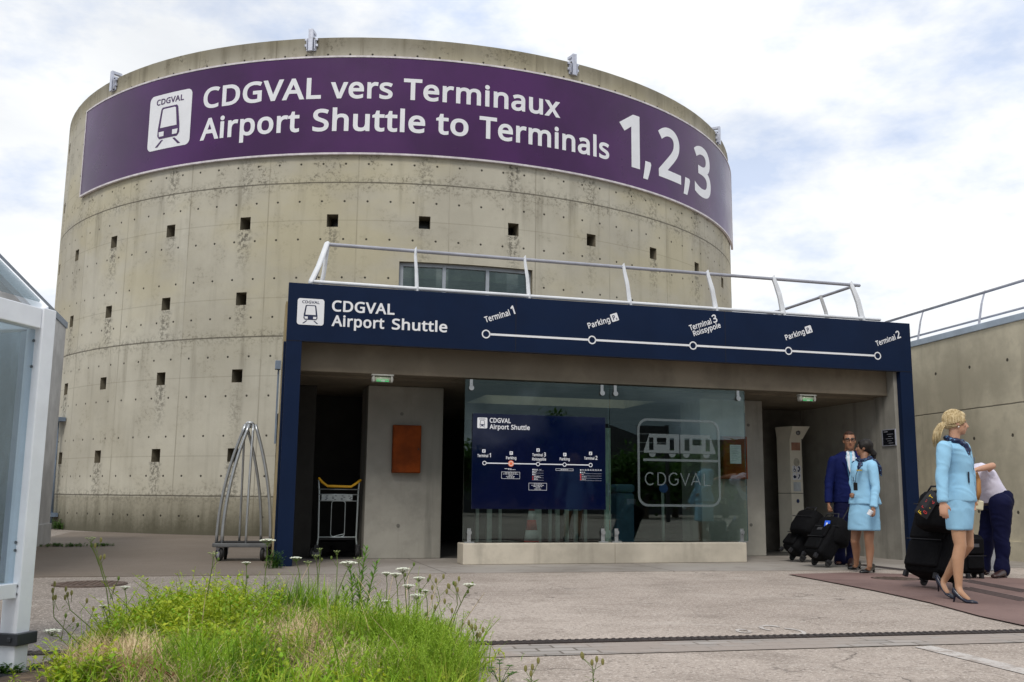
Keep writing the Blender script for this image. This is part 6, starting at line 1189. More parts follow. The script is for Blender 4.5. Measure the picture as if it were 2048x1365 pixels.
def fuse(mb, name, mats, parent, voxel=.011, smooth=6, assign=None, fac=.5, wrinkle=0.0):
    """closed pieces grown together into one continuous surface"""
    me = bpy.data.meshes.new(name); me.from_pydata(mb.v, [], mb.f); me.update()
    bm = bmesh.new(); bm.from_mesh(me); bmesh.ops.recalc_face_normals(bm, faces=bm.faces); bm.to_mesh(me); bm.free()
    o = bpy.data.objects.new(name, me); COL.objects.link(o)
    r = o.modifiers.new('grow', 'REMESH'); r.mode = 'VOXEL'; r.voxel_size = voxel
    s = o.modifiers.new('soften', 'SMOOTH'); s.iterations = smooth; s.factor = fac
    bpy.context.view_layer.update()
    m2 = bpy.data.meshes.new_from_object(o.evaluated_get(bpy.context.evaluated_depsgraph_get()))
    o.modifiers.clear(); o.data = m2; bpy.data.meshes.remove(me); m2.name = name
    mats = mats if isinstance(mats, (list, tuple)) else [mats]
    m2.materials.clear()
    for m in mats: m2.materials.append(m)
    if wrinkle:                                          # folds of the cloth, longer across the pull
        nv = [v.normal.copy() for v in m2.vertices]
        for v, n in zip(m2.vertices, nv):
            q = Vector((v.co.x * 6.5, v.co.y * 6.5, v.co.z * 10 + (v.co.x + v.co.y) * 4)); k = mnoise.noise(q + Vector((mnoise.noise(q * .6) * 1.6, 0, mnoise.noise(q * .6 + Vector((5, 0, 0))) * 1.6)))
            v.co += n * (wrinkle * (1 - 2.2 * abs(k)))
        m2.update()
    m2.polygons.foreach_set('use_smooth', [True] * len(m2.polygons))
    if assign:
        for p in m2.polygons: p.material_index = assign(p.center)
    else: m2.polygons.foreach_set('material_index', [0] * len(m2.polygons))
    m2.update()
    if parent: o.parent = parent; o.matrix_parent_inverse = parent.matrix_world.inverted()
    return o
def put(mb, name, mats, parent, smooth=True, bevel=0):
    o = mb.build(name, mats, parent, smooth=smooth, bevel=bevel); o.matrix_parent_inverse = parent.matrix_world.inverted(); return o
def person(label, loc, group=None):
    o = thing('person', label, 'person', loc, 0, group); bpy.context.view_layer.update(); return o
def lerp(a, b, t): return a + (b - a) * t
def leg(mb, hip, knee, ankle, fwd, r=(.085, .078, .058, .052, .056, .034), up=0.0):
    back = -fwd
    mb.tube([hip, lerp(hip, knee, .45), lerp(hip, knee, .85), knee + fwd * .006, lerp(knee, ankle, .32) + back * .014, lerp(knee, ankle, .62) + back * .008, lerp(knee, ankle, .92), ankle],
            [r[0], r[1], r[2], r[3], r[4], r[4] * .80, r[5], r[5]], 16, round_end=True)
def hand(mb, w, d, n, th, curl=.35, s=1.0, spread=.004):
    """palm, four unequal bent fingers and a thumb; d points along the hand, n is where the palm faces, th the thumb side"""
    d, n, th = d.normalized(), n.normalized(), th.normalized()
    mb.tube([w - d * .02, w + d * .02 * s, w + d * .055 * s, w + d * .09 * s], [.027 * s, .034 * s, .041 * s, .040 * s], 14, round_end=True, flat=.42, up=n)
    for i, (L, r) in enumerate(((.072, .0088), (.080, .0090), (.074, .0088), (.058, .0078))):
        q = w + d * (.093 - .004 * abs(i - 1)) * s + th * (.030 - .0205 * i) * s; pts = [q - d * .012]
        a = curl * .5; dd = d
        for k, f in enumerate((.45, .32, .23)):
            dd = d * cos(a) + n * sin(a) + th * (.06 - .045 * i); q = q + dd.normalized() * L * f * s; pts.append(q); a += curl * (1.0 + .25 * k)
        mb.tube(pts, [r * s, r * s, r * .92 * s, r * .78 * s], 8, round_end=True)
    q = w + d * .028 * s + th * .027 * s; t1 = (d * .62 + th * .62 + n * .35).normalized(); t2 = (d * .9 + th * .15 + n * .45).normalized()
    mb.tube([q - t1 * .01, q + t1 * .035 * s, q + t1 * .035 * s + t2 * .032 * s], [.0125 * s, .0105 * s, .0085 * s], 8, round_end=True)
def head(mb, c, f, s=1.0, up=UP, male=False):
    """skull, jaw, brow, nose, lips and ears; c is mid-head at eye level, f where the face looks"""
    f = f.normalized(); r = f.cross(up).normalized(); u = r.cross(f).normalized(); ax = (r, f, u)
    E = lambda x, y, z, a, b, k: mb.ell(c + (r * x + f * y + u * z) * s, a * s, b * s, k * s, 16, 12, ax=ax)
    E(0, -.012, .022, .075, .094, .092); E(0, .026, -.042, .059 if not male else .063, .064, .080); E(0, .060, -.094, .027 if not male else .034, .026, .022)
    E(0, .072, .020, .050, .020, .014); E(.036, .062, -.022, .024, .022, .024); E(-.036, .062, -.022, .024, .022, .024)
    mb.tube([c + (f * .086 + u * .010) * s, c + (f * .098 - u * .012) * s, c + (f * .108 - u * .034) * s], [.008 * s, .0095 * s, .0135 * s], 8, round_end=True)
    E(.011, .094, -.039, .008, .010, .008); E(-.011, .094, -.039, .008, .010, .008)
    E(0, .086, -.061, .022, .011, .006); E(0, .085, -.071, .019, .011, .007); E(0, .074, -.066, .034, .014, .026)
    for q in (-1, 1): E(q * .075, -.008, -.008, .010, .020, .031); E(q * .078, .004, -.028, .008, .010, .010)
    return c, r, f, u, s
def face_assign(H):
    c, r, f, u, s = H
    def fn(p):
        d = (p - c) / s; x, y, z = d.dot(r), d.dot(f), d.dot(u)
        if y > .06:
            if abs(abs(x) - .031) < .0145 and abs(z - .008) < .0065: return 1
            if abs(abs(x) - .033) < .020 and abs(z - .029 + abs(abs(x) - .033) * .15) < .0055: return 2
            if abs(x) < .022 and abs(z + .066) < .0085 and y > .075: return 3
        return 0
    return fn
def shoe(mb, heel, ball, toe, up=UP, w=1.0, top=.055, toe_h=.032, vamp=.045, pointed=True):
    """closed shoe over its last; heel/ball/toe are points of the sole"""
    rings = []
    P = [(0, .024, top), (.08, .031, top * 1.02), (.25, .033, top * .92), (.45, .033, vamp * 1.05), (.62, .041, vamp * .92), (.76, .043, toe_h * 1.05), (.88, .034 if pointed else .040, toe_h * .9), (.96, .019 if pointed else .031, toe_h * .72), (1.0, .008 if pointed else .020, toe_h * .5)]
    ax = (toe - heel); side = Vector((ax.y, -ax.x, 0)).normalized()
    for t, hw_, hh in P:
        b = lerp(heel, ball, min(1, t / .62)) if t < .62 else lerp(ball, toe, (t - .62) / .38)
        if t < .62: b = b + UP * (-.012 * sin(pi * t / .62)) if (heel.z - ball.z) > .04 else b
        n = (UP * .9 + (ax.normalized() * .25 if t < .4 else Vector((0, 0, 0)))).normalized()
        q = []
        for k in range(14):
            a = 2 * pi * k / 14; x = cos(a); y = sin(a)
            q.append(b + side * (x * hw_ * w * (1.0 if y < 0 else .92)) + n * (hh * (.5 + .5 * y) if y > -.5 else 0.0 + hh * max(0, (.5 + .5 * y))))
        rings.append(q)
    mb.loft(rings)
def strands(mb, c, R3, ax, starts, end, n, rad_=.006, lift=1.02, seed=1, tail=None):
    """locks of hair combed over the skull from the hair line to the tie"""
    r, f, u = ax; rnd = random.Random(seed)
    for i in range(n):
        a = Vector(starts(rnd)).normalized(); b = Vector(end).normalized(); pts = []
        for k in range(8):
            d = a.slerp(b, k / 7) if a.angle(b) < 3.1 else a.lerp(b, k / 7).normalized()
            m = lift + rnd.uniform(-.015, .02)
            pts.append(c + r * (d.x * R3[0] * m) + f * (d.y * R3[1] * m) + u * (d.z * R3[2] * m))
        mb.tube(pts, [rad_ * (.6 + .5 * sin(pi * k / 7)) for k in range(8)], 6)

SKIN_FAIR = skin('fair_skin', (0.52, 0.29, 0.19)); SKIN_TAN = skin('tan_skin', (0.34, 0.165, 0.095)); SKIN_BROWN = skin('brown_skin', (0.27, 0.135, 0.08))
TIGHTS = skin('sheer_tights', (0.46, 0.26, 0.155)); TIGHTS2 = skin('sheer_tights_tan', (0.33, 0.17, 0.10))
EYE = M('eye_dark', (0.05, 0.04, 0.035), .25); BROWD = M('brow_dark', (0.03, 0.02, 0.015), .7); BROWB = M('brow_blonde', (0.28, 0.18, 0.08), .7); LIP = M('lips', (0.36, 0.10, 0.085), .45); LIPM = M('lips_pale', (0.27, 0.11, 0.075), .5)
SKYB = cloth('light_blue_uniform', (0.30, 0.56, 0.77), .8, .05, .2)
NAVY = cloth('navy_suit', (0.0050, 0.0095, 0.066), .75, .15, .3); NAVYT = cloth('navy_trousers', (0.0048, 0.0060, 0.032), .75, .15, .3)
SHIRT = cloth('pale_lilac_shirt', (0.66, 0.63, 0.74), .8, .05, .6); WSHIRT = cloth('white_shirt', (0.72, 0.76, 0.82), .7, .04, .2); TIE = cloth('light_blue_tie', (0.30, 0.62, 0.82), .5, .1, .2)
SHOE_NAVY = M('navy_leather', (0.007, 0.010, 0.028), .28, 0, .2, 9); SHOE_BLK = M('black_leather', (0.008, 0.008, 0.009), .3, 0, .2, 9); SHOE_BRN = M('brown_leather', (0.085, 0.026, 0.014), .3, 0, .3, 14); SHOE_DBR = M('dark_brown_leather', (0.038, 0.018, 0.016), .35, 0, .3, 14)
def scarfmat():
    t = NT('patterned_scarf'); f = t.n.new('ShaderNodeTexVoronoi'); f.inputs['Scale'].default_value = 34; t.l.new(t.tc(), f.inputs[0])
    c = t.mix(t.step(f.outputs['Distance'], .30, .20), (0.006, 0.014, 0.055), (0.10, 0.24, 0.42)); t.bump(t.noise(30, 3), .5, .01); return t.done(c, .5, 0, .4)
SCARF = scarfmat()
BADGE = M('gold_badge', (0.55, 0.40, 0.08), .35, .6)
PEARL = M('pearl', (0.8, 0.76, 0.70), .25)

def torso(mb, rings, r, f, p=2.3): mb.stack([(c, a, b) for c, a, b in rings], r, f, 26, 0, p)

# ---- blonde woman walking to the right
def blonde():
    f = Vector((.87, -.50, 0)).normalized(); r = f.cross(UP).normalized()
    D = 9.30; P = lambda x, y, d=D: at(x, y, d)
    foot = P(1920, 1205, 9.2); foot.z = 0
    me = person('blonde woman in light blue skirt suit and navy scarf walking right with a suitcase', foot)
    hc = P(1911.5, 846, 9.30); hf = Vector((.97, -.12, -.02))
    body = MB(); H = head(body, hc, hf, 1.0)
    nb = P(1907, 889); body.tube([hc - UP * .07 - hf * .015, lerp(hc, nb, .6), nb, nb - UP * .05], [.052, .050, .056, .075], 14, round_end=True)
    tr_ = [(P(1920, 1012), .150, .115), (P(1921, 985), .155, .112), (P(1920, 950), .128, .092), (P(1917, 915), .145, .105), (P(1912, 897), .150, .085), (P(1908, 884), .10, .06)]
    torso(body, tr_, r, f)
    hipN, kneeN, ankN = P(1913, 1005, 9.25), P(1919.5, 1092, 9.20), P(1917, 1176, 9.17)
    hipF, kneeF, ankF = P(1927, 1005, 9.38), P(1935, 1090, 9.36), P(1889, 1160, 9.56)
    leg(body, hipN, kneeN, ankN, f, (.076, .072, .060, .055, .056, .033)); leg(body, hipF, kneeF, ankF, (f + UP * .3).normalized(), (.076, .072, .060, .055, .055, .032))
    # feet inside the shoes
    body.tube([ankN, P(1920, 1186, 9.15), P(1936, 1200, 9.11)], [.033, .036, .026], 12, round_end=True)
    body.tube([ankF, P(1884, 1169, 9.56), P(1894, 1186, 9.50)], [.032, .034, .026], 12, round_end=True)
    shN, elN, wrN = P(1889, 895, 9.16), P(1883.5, 952, 9.12), P(1886, 1004, 9.06)
    shF, elF, wrF = P(1926, 895, 9.44), P(1939, 948, 9.52), P(1941, 992, 9.56)
    for a, b, c_ in ((shN, elN, wrN), (shF, elF, wrF)): body.tube([a, lerp(a, b, .5), b, lerp(b, c_, .4), c_], [.050, .043, .038, .036, .026], 12, round_end=True)
    hand(body, wrN, (P(1889, 1040, 9.03) - wrN), -r, f, .42, 1.0)
    hand(body, wrF, Vector((.1, .1, -1)), r, f, .5, 1.0)
    fa = face_assign(H)
    def asg(p):
        k = fa(p)
        if k: return k
        return 4 if p.z < .95 and (p - wrN).length > .22 and (p - wrF).length > .22 else 0
    fuse(body, 'body', [SKIN_FAIR, EYE, BROWB, LIP, TIGHTS], me, .0085, 5, asg)
    # jacket
    j = MB()
    torso(j, [(P(1921, 1004), .185, .138), (P(1921, 988), .180, .132), (P(1921, 966), .166, .118), (P(1921, 948), .152, .108), (P(1918.5, 928), .160, .120), (P(1916, 912), .166, .120), (P(1912, 899), .172, .098), (P(1909, 890), .155, .075), (P(1908, 883), .09, .062)], r, f)
    j.tube([shN + r * .0, lerp(shN, elN, .3), lerp(shN, elN, .65), elN, lerp(elN, wrN, .5), wrN + (wrN - elN).normalized() * .005], [.066, .064, .058, .054, .049, .046], 16, round_end=False)
    j.tube([shF, lerp(shF, elF, .5), elF, lerp(elF, wrF, .5), wrF], [.066, .060, .054, .049, .045], 16)
    j.ell(shN + UP * .002, .066, .066, .060); j.ell(shF + UP * .002, .066, .066, .060)
    fuse(j, 'jacket', SKYB, me, .0095, 6, wrinkle=.0055)
    # facing of the open front, its shade painted in as darker blue, pocket flap, cuff
    o_ = MB(); fr = lambda q, a: P(1921, 948) * 0
    def surf(px_, py_, a, b, ang, off=.004):               # a point on the jacket front at angle ang from straight ahead
        c_ = P(px_, py_); return c_ + f * (cos(ang) * (b + off)) + r * (sin(ang) * (a + off))
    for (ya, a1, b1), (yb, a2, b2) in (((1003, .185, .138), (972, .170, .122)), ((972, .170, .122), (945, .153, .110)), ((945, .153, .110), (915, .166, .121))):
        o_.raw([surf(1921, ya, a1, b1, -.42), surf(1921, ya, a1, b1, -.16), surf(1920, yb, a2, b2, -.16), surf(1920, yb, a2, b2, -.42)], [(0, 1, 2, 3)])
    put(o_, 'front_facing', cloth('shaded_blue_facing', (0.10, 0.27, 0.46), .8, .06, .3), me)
    # skirt
    s_ = MB(); torso(s_, [(P(1919, 1060), .178, .112), (P(1919, 1045), .182, .118), (P(1919, 1022), .188, .126), (P(1920, 1000), .184, .126), (P(1921, 980), .150, .11)], r, f, 2.0)
    fuse(s_, 'skirt', SKYB, me, .010, 4, wrinkle=.003)
    # shoes with slim heels
    SH = []
    for heel, ball, toe, tip in ((P(1904, 1187, 9.19), gr(1936, 1207.5), gr(1956, 1209), gr(1907.5, 1205.5)), (P(1873, 1161, 9.60), P(1896, 1192, 9.50), gr(1908, 1199.5), P(1877, 1183, 9.63))):
        m_ = MB(); shoe(m_, heel, ball, toe, top=.058, vamp=.038, toe_h=.034)
        top_ = heel + (ball - heel).normalized() * .03 + UP * .012
        m_.tube([top_, lerp(top_, tip, .35), tip + UP * .0], [.022, .011, .007], 8)
        put(m_, 'shoe', SHOE_NAVY, me)
    # scarf: roll round the neck and a knot with two ends
    sc = MB(); n0 = P(1908.5, 883); ring = []
    for k in range(20):
        a = 2 * pi * k / 19.0; ring.append(n0 + f * (.072 * cos(a)) + r * (.080 * sin(a)) + UP * (.012 - .022 * cos(a) + .004 * sin(3 * a)))
    sc.tube(ring, [.024 + .004 * sin(k * 2.1) for k in range(20)], 10)
    kn = P(1929, 893, 9.22); sc.ell(kn, .040, .045, .040); sc.ell(kn + UP * -.035 + f * .012, .046, .040, .034); sc.ell(P(1918, 888, 9.20), .052, .045, .030); sc.ell(P(1912, 882, 9.19), .046, .04, .026)
    sc.tube([kn, P(1935, 903, 9.20), P(1938, 914, 9.20), P(1940, 922, 9.20)], [.03, .036, .034, .026], 10, round_end=True, flat=.5)
    sc.tube([kn, P(1931, 903, 9.18), P(1934, 913, 9.17)], [.03, .030, .022], 10, round_end=True, flat=.5)
    fuse(sc, 'scarf', SCARF, me, .008, 3)
    # hair gathered low into a pony tail
    BL = hairmat('blonde_hair', (0.36, 0.255, 0.115), (0.70, 0.57, 0.34))
    c_, rr_, ff, uu, _ = H; hr = MB(); ax = (rr_, ff, uu)
    hr.ell(c_ - ff * .022 + uu * .030, .084, .098, .098, 18, 14, ax=ax); hr.ell(c_ + ff * .030 + uu * .070, .066, .060, .046, 16, 10, ax=ax); hr.ell(c_ - ff * .075 - uu * .005, .060, .05, .06, 16, 10, ax=ax)
    hr.ell(c_ + rr_ * .062 + uu * .022 + ff * .012, .026, .060, .050, 14, 10, ax=ax); hr.ell(c_ - rr_ * .062 + uu * .022 + ff * .012, .026, .060, .050, 14, 10, ax=ax)
    hr.tube([c_ - ff * .10 - uu * .012, c_ - ff * .135 - uu * .030, c_ - ff * .165 - uu * .085, c_ - ff * .180 - uu * .15, c_ - ff * .185 - uu * .205], [.024, .034, .036, .030, .012], 12, round_end=True)
    ho = fuse(hr, 'hair', BL, me, .0085, 5)
    lk = MB()
    rn = lambda q: (q.uniform(-1, 1), q.uniform(.15, .95), q.uniform(-.1, .9) if True else 0)
    strands(lk, c_ - ff * .018 + uu * .028, (.090, .104, .102), ax, rn, (0.02, -1, -.40), 170, .0032, 1.0, 5)
    q = random.Random(8)
    for k in range(80):
        o1 = rr_ * q.uniform(-.026, .026) + ff * q.uniform(-.026, .026)
        lk.tube([c_ - ff * .10 - uu * .012 + o1 * .6, c_ - ff * .135 - uu * .030 + o1 * 1.2, c_ - ff * .165 - uu * .085 + o1 * 1.3, c_ - ff * .182 - uu * .15 + o1 * 1.2, c_ - ff * .187 - uu * q.uniform(.18, .24) + o1], [.003, .0035, .0035, .003, .001], 5)
    l_ = lk.build('hair_locks', BL, ho, smooth=True)
    m_ = MB(); m_.ell(c_ - ff * .108 - uu * .014, .027, .018, .03, 12, 8, ax=ax); t_ = m_.build('hair_tie', M('pale_tie', (0.55, 0.40, 0.30), .5), ho, smooth=True)
    m_ = MB(); m_.ell(c_ + rr_ * .086 - ff * .002 - uu * .045, .008, .008, .008, 8, 6); put(m_, 'earring', PEARL, me)
    # badge holder on a lanyard
    b0 = P(1938, 955, 9.16); m_ = MB(); m_.box(-.03, .03, -.006, .006, -.05, .05); o = put(m_, 'badge_holder', SHOE_NAVY, me, False); o.location = b0; o.rotation_euler[2] = math.atan2(f.y, f.x) + pi / 2
    return me
blonde()

# ---- dark-haired woman turned towards the man
def darkhair():
    f = Vector((-.80, -.60, 0)).normalized(); r = f.cross(UP).normalized(); l = -r
    D = 12.75; P = lambda x, y, d=D: at(x, y, d)
    foot = gr(1722, 1144)
    me = person('dark-haired woman in light blue skirt suit looking back at the man in the suit', (foot.x, foot.y, 0))
    hc = P(1728.5, 896, 12.78); hf = Vector((-.86, .50, .06))
    body = MB(); H = head(body, hc, hf, .98)
    nb = P(1729, 923); body.tube([hc - UP * .07 - hf * .012, lerp(hc, nb, .6), nb, nb - UP * .05], [.050, .048, .055, .072], 14, round_end=True)
    torso(body, [(P(1728, 1015), .165, .125), (P(1728, 992), .16, .115), (P(1727, 966), .128, .092), (P(1727, 944), .145, .105), (P(1729, 930), .150, .085), (P(1729, 920), .10, .06)], r, f)
    hA, kA, aA = P(1718, 1015, 12.85), P(1710.5, 1083, 12.84), P(1713, 1127, 12.95)
    hB, kB, aB = P(1736, 1015, 12.67), P(1738.5, 1085, 12.66), P(1739, 1133, 12.64)
    leg(body, hA, kA, aA, f, (.080, .076, .062, .055, .055, .034)); leg(body, hB, kB, aB, f, (.080, .076, .062, .055, .055, .034))
    body.tube([aA, aA - UP * .03 + f * .015, gr(1706, 1139) + UP * .034], [.032, .028, .014], 12, round_end=True); body.tube([aB, aB - UP * .03 + f * .015, gr(1731, 1145) + UP * .034], [.032, .028, .014], 12, round_end=True)
    sN, eN, wN = P(1744.5, 934, 12.60), P(1751, 976, 12.50), P(1746.5, 1016, 12.40)
    sF, eF, wF = P(1713, 932, 12.92), P(1706, 966, 12.95), P(1712, 985, 12.80)
    for a, b, c_ in ((sN, eN, wN), (sF, eF, wF)): body.tube([a, lerp(a, b, .5), b, lerp(b, c_, .4), c_], [.050, .043, .038, .036, .026], 12, round_end=True)
    hand(body, wN, (P(1744, 1040, 12.36) - wN), (f + l * .2), f * .9 + UP * .1, 1.0, .95)
    hand(body, wF, f + UP * -.3, -UP, l, .9, .95)
    fa = face_assign(H)
    def asg(p):
        k = fa(p)
        if k: return k
        return 4 if p.z < .95 and (p - wN).length > .22 and (p - wF).length > .22 else 0
    fuse(body, 'body', [SKIN_BROWN, EYE, BROWD, LIP, TIGHTS2], me, .009, 5, asg)
    j = MB()
    torso(j, [(P(1730, 1009), .212, .165), (P(1729.5, 998), .190, .145), (P(1728, 982), .165, .122), (P(1727, 966), .148, .108), (P(1727, 950), .160, .122), (P(1727.5, 940), .165, .122), (P(1729, 930), .170, .098), (P(1729.5, 924), .150, .074), (P(1729.5, 919), .085, .06)], r, f)
    j.tube([sN, lerp(sN, eN, .35), lerp(sN, eN, .7), eN, lerp(eN, wN, .5), wN], [.066, .062, .057, .054, .050, .048], 16)
    j.tube([sF, lerp(sF, eF, .5), eF, wF], [.064, .058, .052, .044], 16); j.ell(sN, .066, .066, .06); j.ell(sF, .064, .064, .058)
    fuse(j, 'jacket', SKYB, me, .0105, 5, wrinkle=.0055)
    s_ = MB(); torso(s_, [(P(1728, 1061), .212, .165), (P(1728, 1046), .210, .162), (P(1728, 1025), .200, .155), (P(1728.5, 1004), .185, .14), (P(1728, 985), .15, .11)], r, f, 2.0); fuse(s_, 'skirt', SKYB, me, .011, 4, wrinkle=.003)
    for heel, ball, toe, tip in ((gr(1720, 1138) + UP * .045, gr(1706, 1139.5), gr(1697, 1139.5), gr(1719.5, 1138)), (gr(1748, 1144) + UP * .045, gr(1732, 1147), gr(1721, 1147.5), gr(1747.5, 1144))):
        m_ = MB(); shoe(m_, heel, ball, toe, w=1.18, top=.062, vamp=.052, toe_h=.044); t0 = heel + (ball - heel).normalized() * .025 + UP * .01; m_.tube([t0, lerp(t0, tip, .5), tip], [.024, .018, .016], 8); put(m_, 'shoe', SHOE_BLK, me)
    HB = hairmat('black_hair', (0.006, 0.005, 0.005), (0.022, 0.017, 0.014)); c_, rr_, ff, uu, _ = H; ax = (rr_, ff, uu); hr = MB()
    hr.ell(c_ - ff * .020 + uu * .026, .082, .096, .096, 18, 14, ax=ax); hr.ell(c_ - ff * .06 - uu * .015, .062, .05, .06, 16, 10, ax=ax); hr.ell(c_ + ff * .02 + uu * .06, .066, .06, .045, 14, 10, ax=ax)
    hr.ell(c_ + rr_ * .055 + uu * .02, .03, .06, .05, 12, 8, ax=ax); hr.ell(c_ - rr_ * .055 + uu * .02, .03, .06, .05, 12, 8, ax=ax)
    hr.tube([c_ - ff * .09 - uu * .03, c_ - ff * .12 - uu * .07, P(1746, 920, 12.85), P(1752, 932, 12.85)], [.034, .040, .034, .018], 12, round_end=True); fuse(hr, 'hair', HB, me, .0085, 5)
    sc = MB(); n0 = P(1729, 919); ring = [n0 + f * (.078 * cos(2 * pi * k / 19)) + r * (.085 * sin(2 * pi * k / 19)) + UP * (.004 - .02 * cos(2 * pi * k / 19)) for k in range(20)]
    sc.tube(ring, [.025 + .004 * sin(k * 2.3) for k in range(20)], 10); kn = P(1721, 929, 12.58); sc.ell(kn, .035, .03, .035)
    sc.tube([kn, P(1718, 934, 12.56), P(1716.5, 939, 12.56)], [.03, .034, .016], 10, round_end=True, flat=.5)
    sc.tube([P(1738, 917, 12.68), P(1750, 926, 12.66), P(1758, 938, 12.68), P(1763, 952, 12.70)], [.032, .046, .046, .012], 10, round_end=True, flat=.4, up=(0, 1, 0)); sc.tube([P(1755, 940, 12.76), P(1757.5, 970, 12.76)], [.016, .006], 8, round_end=True)
    fuse(sc, 'scarf', SCARF, me, .009, 3)
    m_ = MB(); m_.box(-.035, .035, -.004, .004, -.008, .008); o = put(m_, 'name_badge', BADGE, me, False); o.location = P(1718.5, 941, 12.53); o.rotation_euler[2] = math.atan2(f.y, f.x) + pi / 2 + .3
    m_ = MB(); m_.tube([P(1706, 955, 12.70), P(1708, 964, 12.66), P(1711, 968, 12.60)], .005, 6); m_.tube([P(1721, 928, 12.56), P(1712, 950, 12.57), P(1711, 966, 12.57)], .004, 6); put(m_, 'lanyard', SHOE_NAVY, me)
    m_ = MB(); m_.box(-.028, .028, -.006, .006, -.05, .05); o = put(m_, 'badge_holder', SHOE_BLK, me, False, .003); o.location = P(1711, 973.5, 12.56); o.rotation_euler[2] = math.atan2(f.y, f.x) + pi / 2
    cup = MB(); cup.lathe([(.0, -.03), (.028, -.03), (.032, .03), (.026, .034), (.0, .036)], (0, 0, 0), n=14); c2 = cup.build('paper_cup', M('white_card', (0.75, 0.76, 0.80), .5), smooth=True, auto=40); c2.location = P(1740, 1026, 12.33); c2.rotation_euler = (.2, .5, 0)
    tag(c2, 'small white cup held in the hand of the dark-haired woman', 'cup')
    return me
darkhair()

# ---- man in the navy suit
def suitman():
    f = Vector((-.16, -1, 0)).normalized(); r = f.cross(UP).normalized()
    D = 14.2; P = lambda x, y, d=D: at(x, y, d)
    foot = gr(1690, 1130)
    me = person('man in navy suit, light blue tie and glasses facing the camera', (foot.x, foot.y, 0))
    hc = P(1699, 881.5, 14.12); hf = Vector((-.24, -1, -.03)); body = MB(); H = head(body, hc, hf, 1.10, male=True)
    nb = P(1698, 908); body.tube([hc - UP * .08 - hf * .02, lerp(hc, nb, .6), nb, nb - UP * .06], [.066, .064, .070, .09], 14, round_end=True)
    torso(body, [(P(1697, 1010), .19, .125), (P(1697, 985), .19, .125), (P(1697, 955), .175, .115), (P(1697, 928), .20, .125), (P(1697.5, 913), .18, .085), (P(1698, 905), .11, .065)], r, f)
    hA, kA, aA = P(1685, 1012), P(1681, 1068, 14.15), P(1680, 1121, 14.3); hB, kB, aB = P(1709, 1012), P(1706, 1070, 14.4), P(1701, 1124, 14.5)
    leg(body, hA, kA, aA, f, (.10, .088, .068, .06, .058, .042)); leg(body, hB, kB, aB, f, (.10, .088, .068, .06, .058, .042))
    sR, eR, wR = P(1667.5, 922), P(1658, 965, 14.18), P(1657, 1006, 14.12); sL, eL, wL = P(1729, 922), P(1738, 965), P(1736, 1006, 14.1)
    for a, b, c_ in ((sR, eR, wR), (sL, eL, wL)): body.tube([a, lerp(a, b, .5), b, lerp(b, c_, .4), c_], [.056, .048, .044, .041, .030], 12, round_end=True)
    hand(body, wR, Vector((-.05, -.2, -1)), -r, f, 1.25, 1.08); hand(body, wL, Vector((.0, -.1, -1)), r, f, .6, 1.08)
    fuse(body, 'body', [SKIN_TAN, EYE, BROWD, LIPM], me, .0095, 5, face_assign(H))
    j = MB()
    torso(j, [(P(1697, 1006), .232, .150), (P(1697, 990), .226, .150), (P(1697, 965), .208, .142), (P(1697, 942), .218, .146), (P(1697, 926), .232, .145), (P(1697.5, 914), .222, .11), (P(1698, 908), .16, .085), (P(1698, 903), .10, .075)], r, f)
    j.tube([sR, lerp(sR, eR, .4), eR, lerp(eR, wR, .5), wR], [.076, .070, .062, .056, .052], 16); j.tube([sL, lerp(sL, eL, .4), eL, lerp(eL, wL, .5), wL], [.076, .070, .062, .056, .052], 16); j.ell(sR, .076, .08, .07); j.ell(sL, .076, .08, .07)
    fuse(j, 'jacket', NAVY, me, .0115, 4, wrinkle=.0055)
    t_ = MB(); leg(t_, hA, kA, aA - UP * .02, f, (.125, .110, .092, .088, .084, .080)); leg(t_, hB, kB, aB - UP * .02, f, (.125, .110, .092, .088, .084, .080)); torso(t_, [(P(1697, 1022), .20, .14), (P(1697, 1000), .21, .14), (P(1697, 985), .19, .13)], r, f); fuse(t_, 'trousers', NAVYT, me, .0125, 4, wrinkle=.0055)
    def fr(px_, py_, off): return P(px_, py_) + f * off
    m_ = MB(); m_.raw([fr(1691, 903, .085), fr(1705, 903, .085), fr(1709.5, 917, .142), fr(1707, 940, .155), fr(1702, 962, .152), fr(1694, 940, .155), fr(1688, 917, .142), fr(1698, 910, .12)], [(0, 7, 6), (0, 1, 7), (1, 2, 7), (7, 2, 3, 5, 6), (3, 4, 5)]); put(m_, 'shirt', WSHIRT, me, False)
    m_ = MB(); m_.raw([fr(1695.5, 904, .108), fr(1701.5, 904, .108), fr(1700.5, 910, .137), fr(1696.5, 910, .137)], [(0, 1, 2, 3)]); m_.raw([fr(1696.5, 910, .137), fr(1700.5, 910, .137), fr(1703, 936, .162), fr(1701.5, 958, .160), fr(1696.5, 936, .162)], [(0, 1, 2, 3, 4)]); put(m_, 'tie', TIE, me, False)
    for sgn in (-1, 1):                                     # lapels
        m_ = MB(); q = lambda dx, y, o: fr(1698 + sgn * dx, y, o)
        m_.raw([q(7, 903, .085), q(14, 911, .118), q(17, 924, .150), q(13, 928, .157), q(3.5, 961, .160), q(8, 930, .160), q(9.5, 914, .135)], [(0, 1, 6), (6, 1, 2, 5), (5, 2, 3, 4)]); put(m_, 'lapel', NAVY, me, False)
        m_ = MB(); m_.raw([q(4, 902, .10), q(8, 905, .10), q(5, 913, .14), q(1.5, 906, .115)], [(0, 1, 2, 3)]); put(m_, 'collar', WSHIRT, me, False)
        m_ = MB(); m_.tube([q(8, 906, .12), q(8.5, 918, .163), q(5.5, 945, .168), q(2.5, 965, .163)], .004, 5); put(m_, 'lanyard', M('lanyard_blue', (0.10, 0.28, 0.42), .6), me)
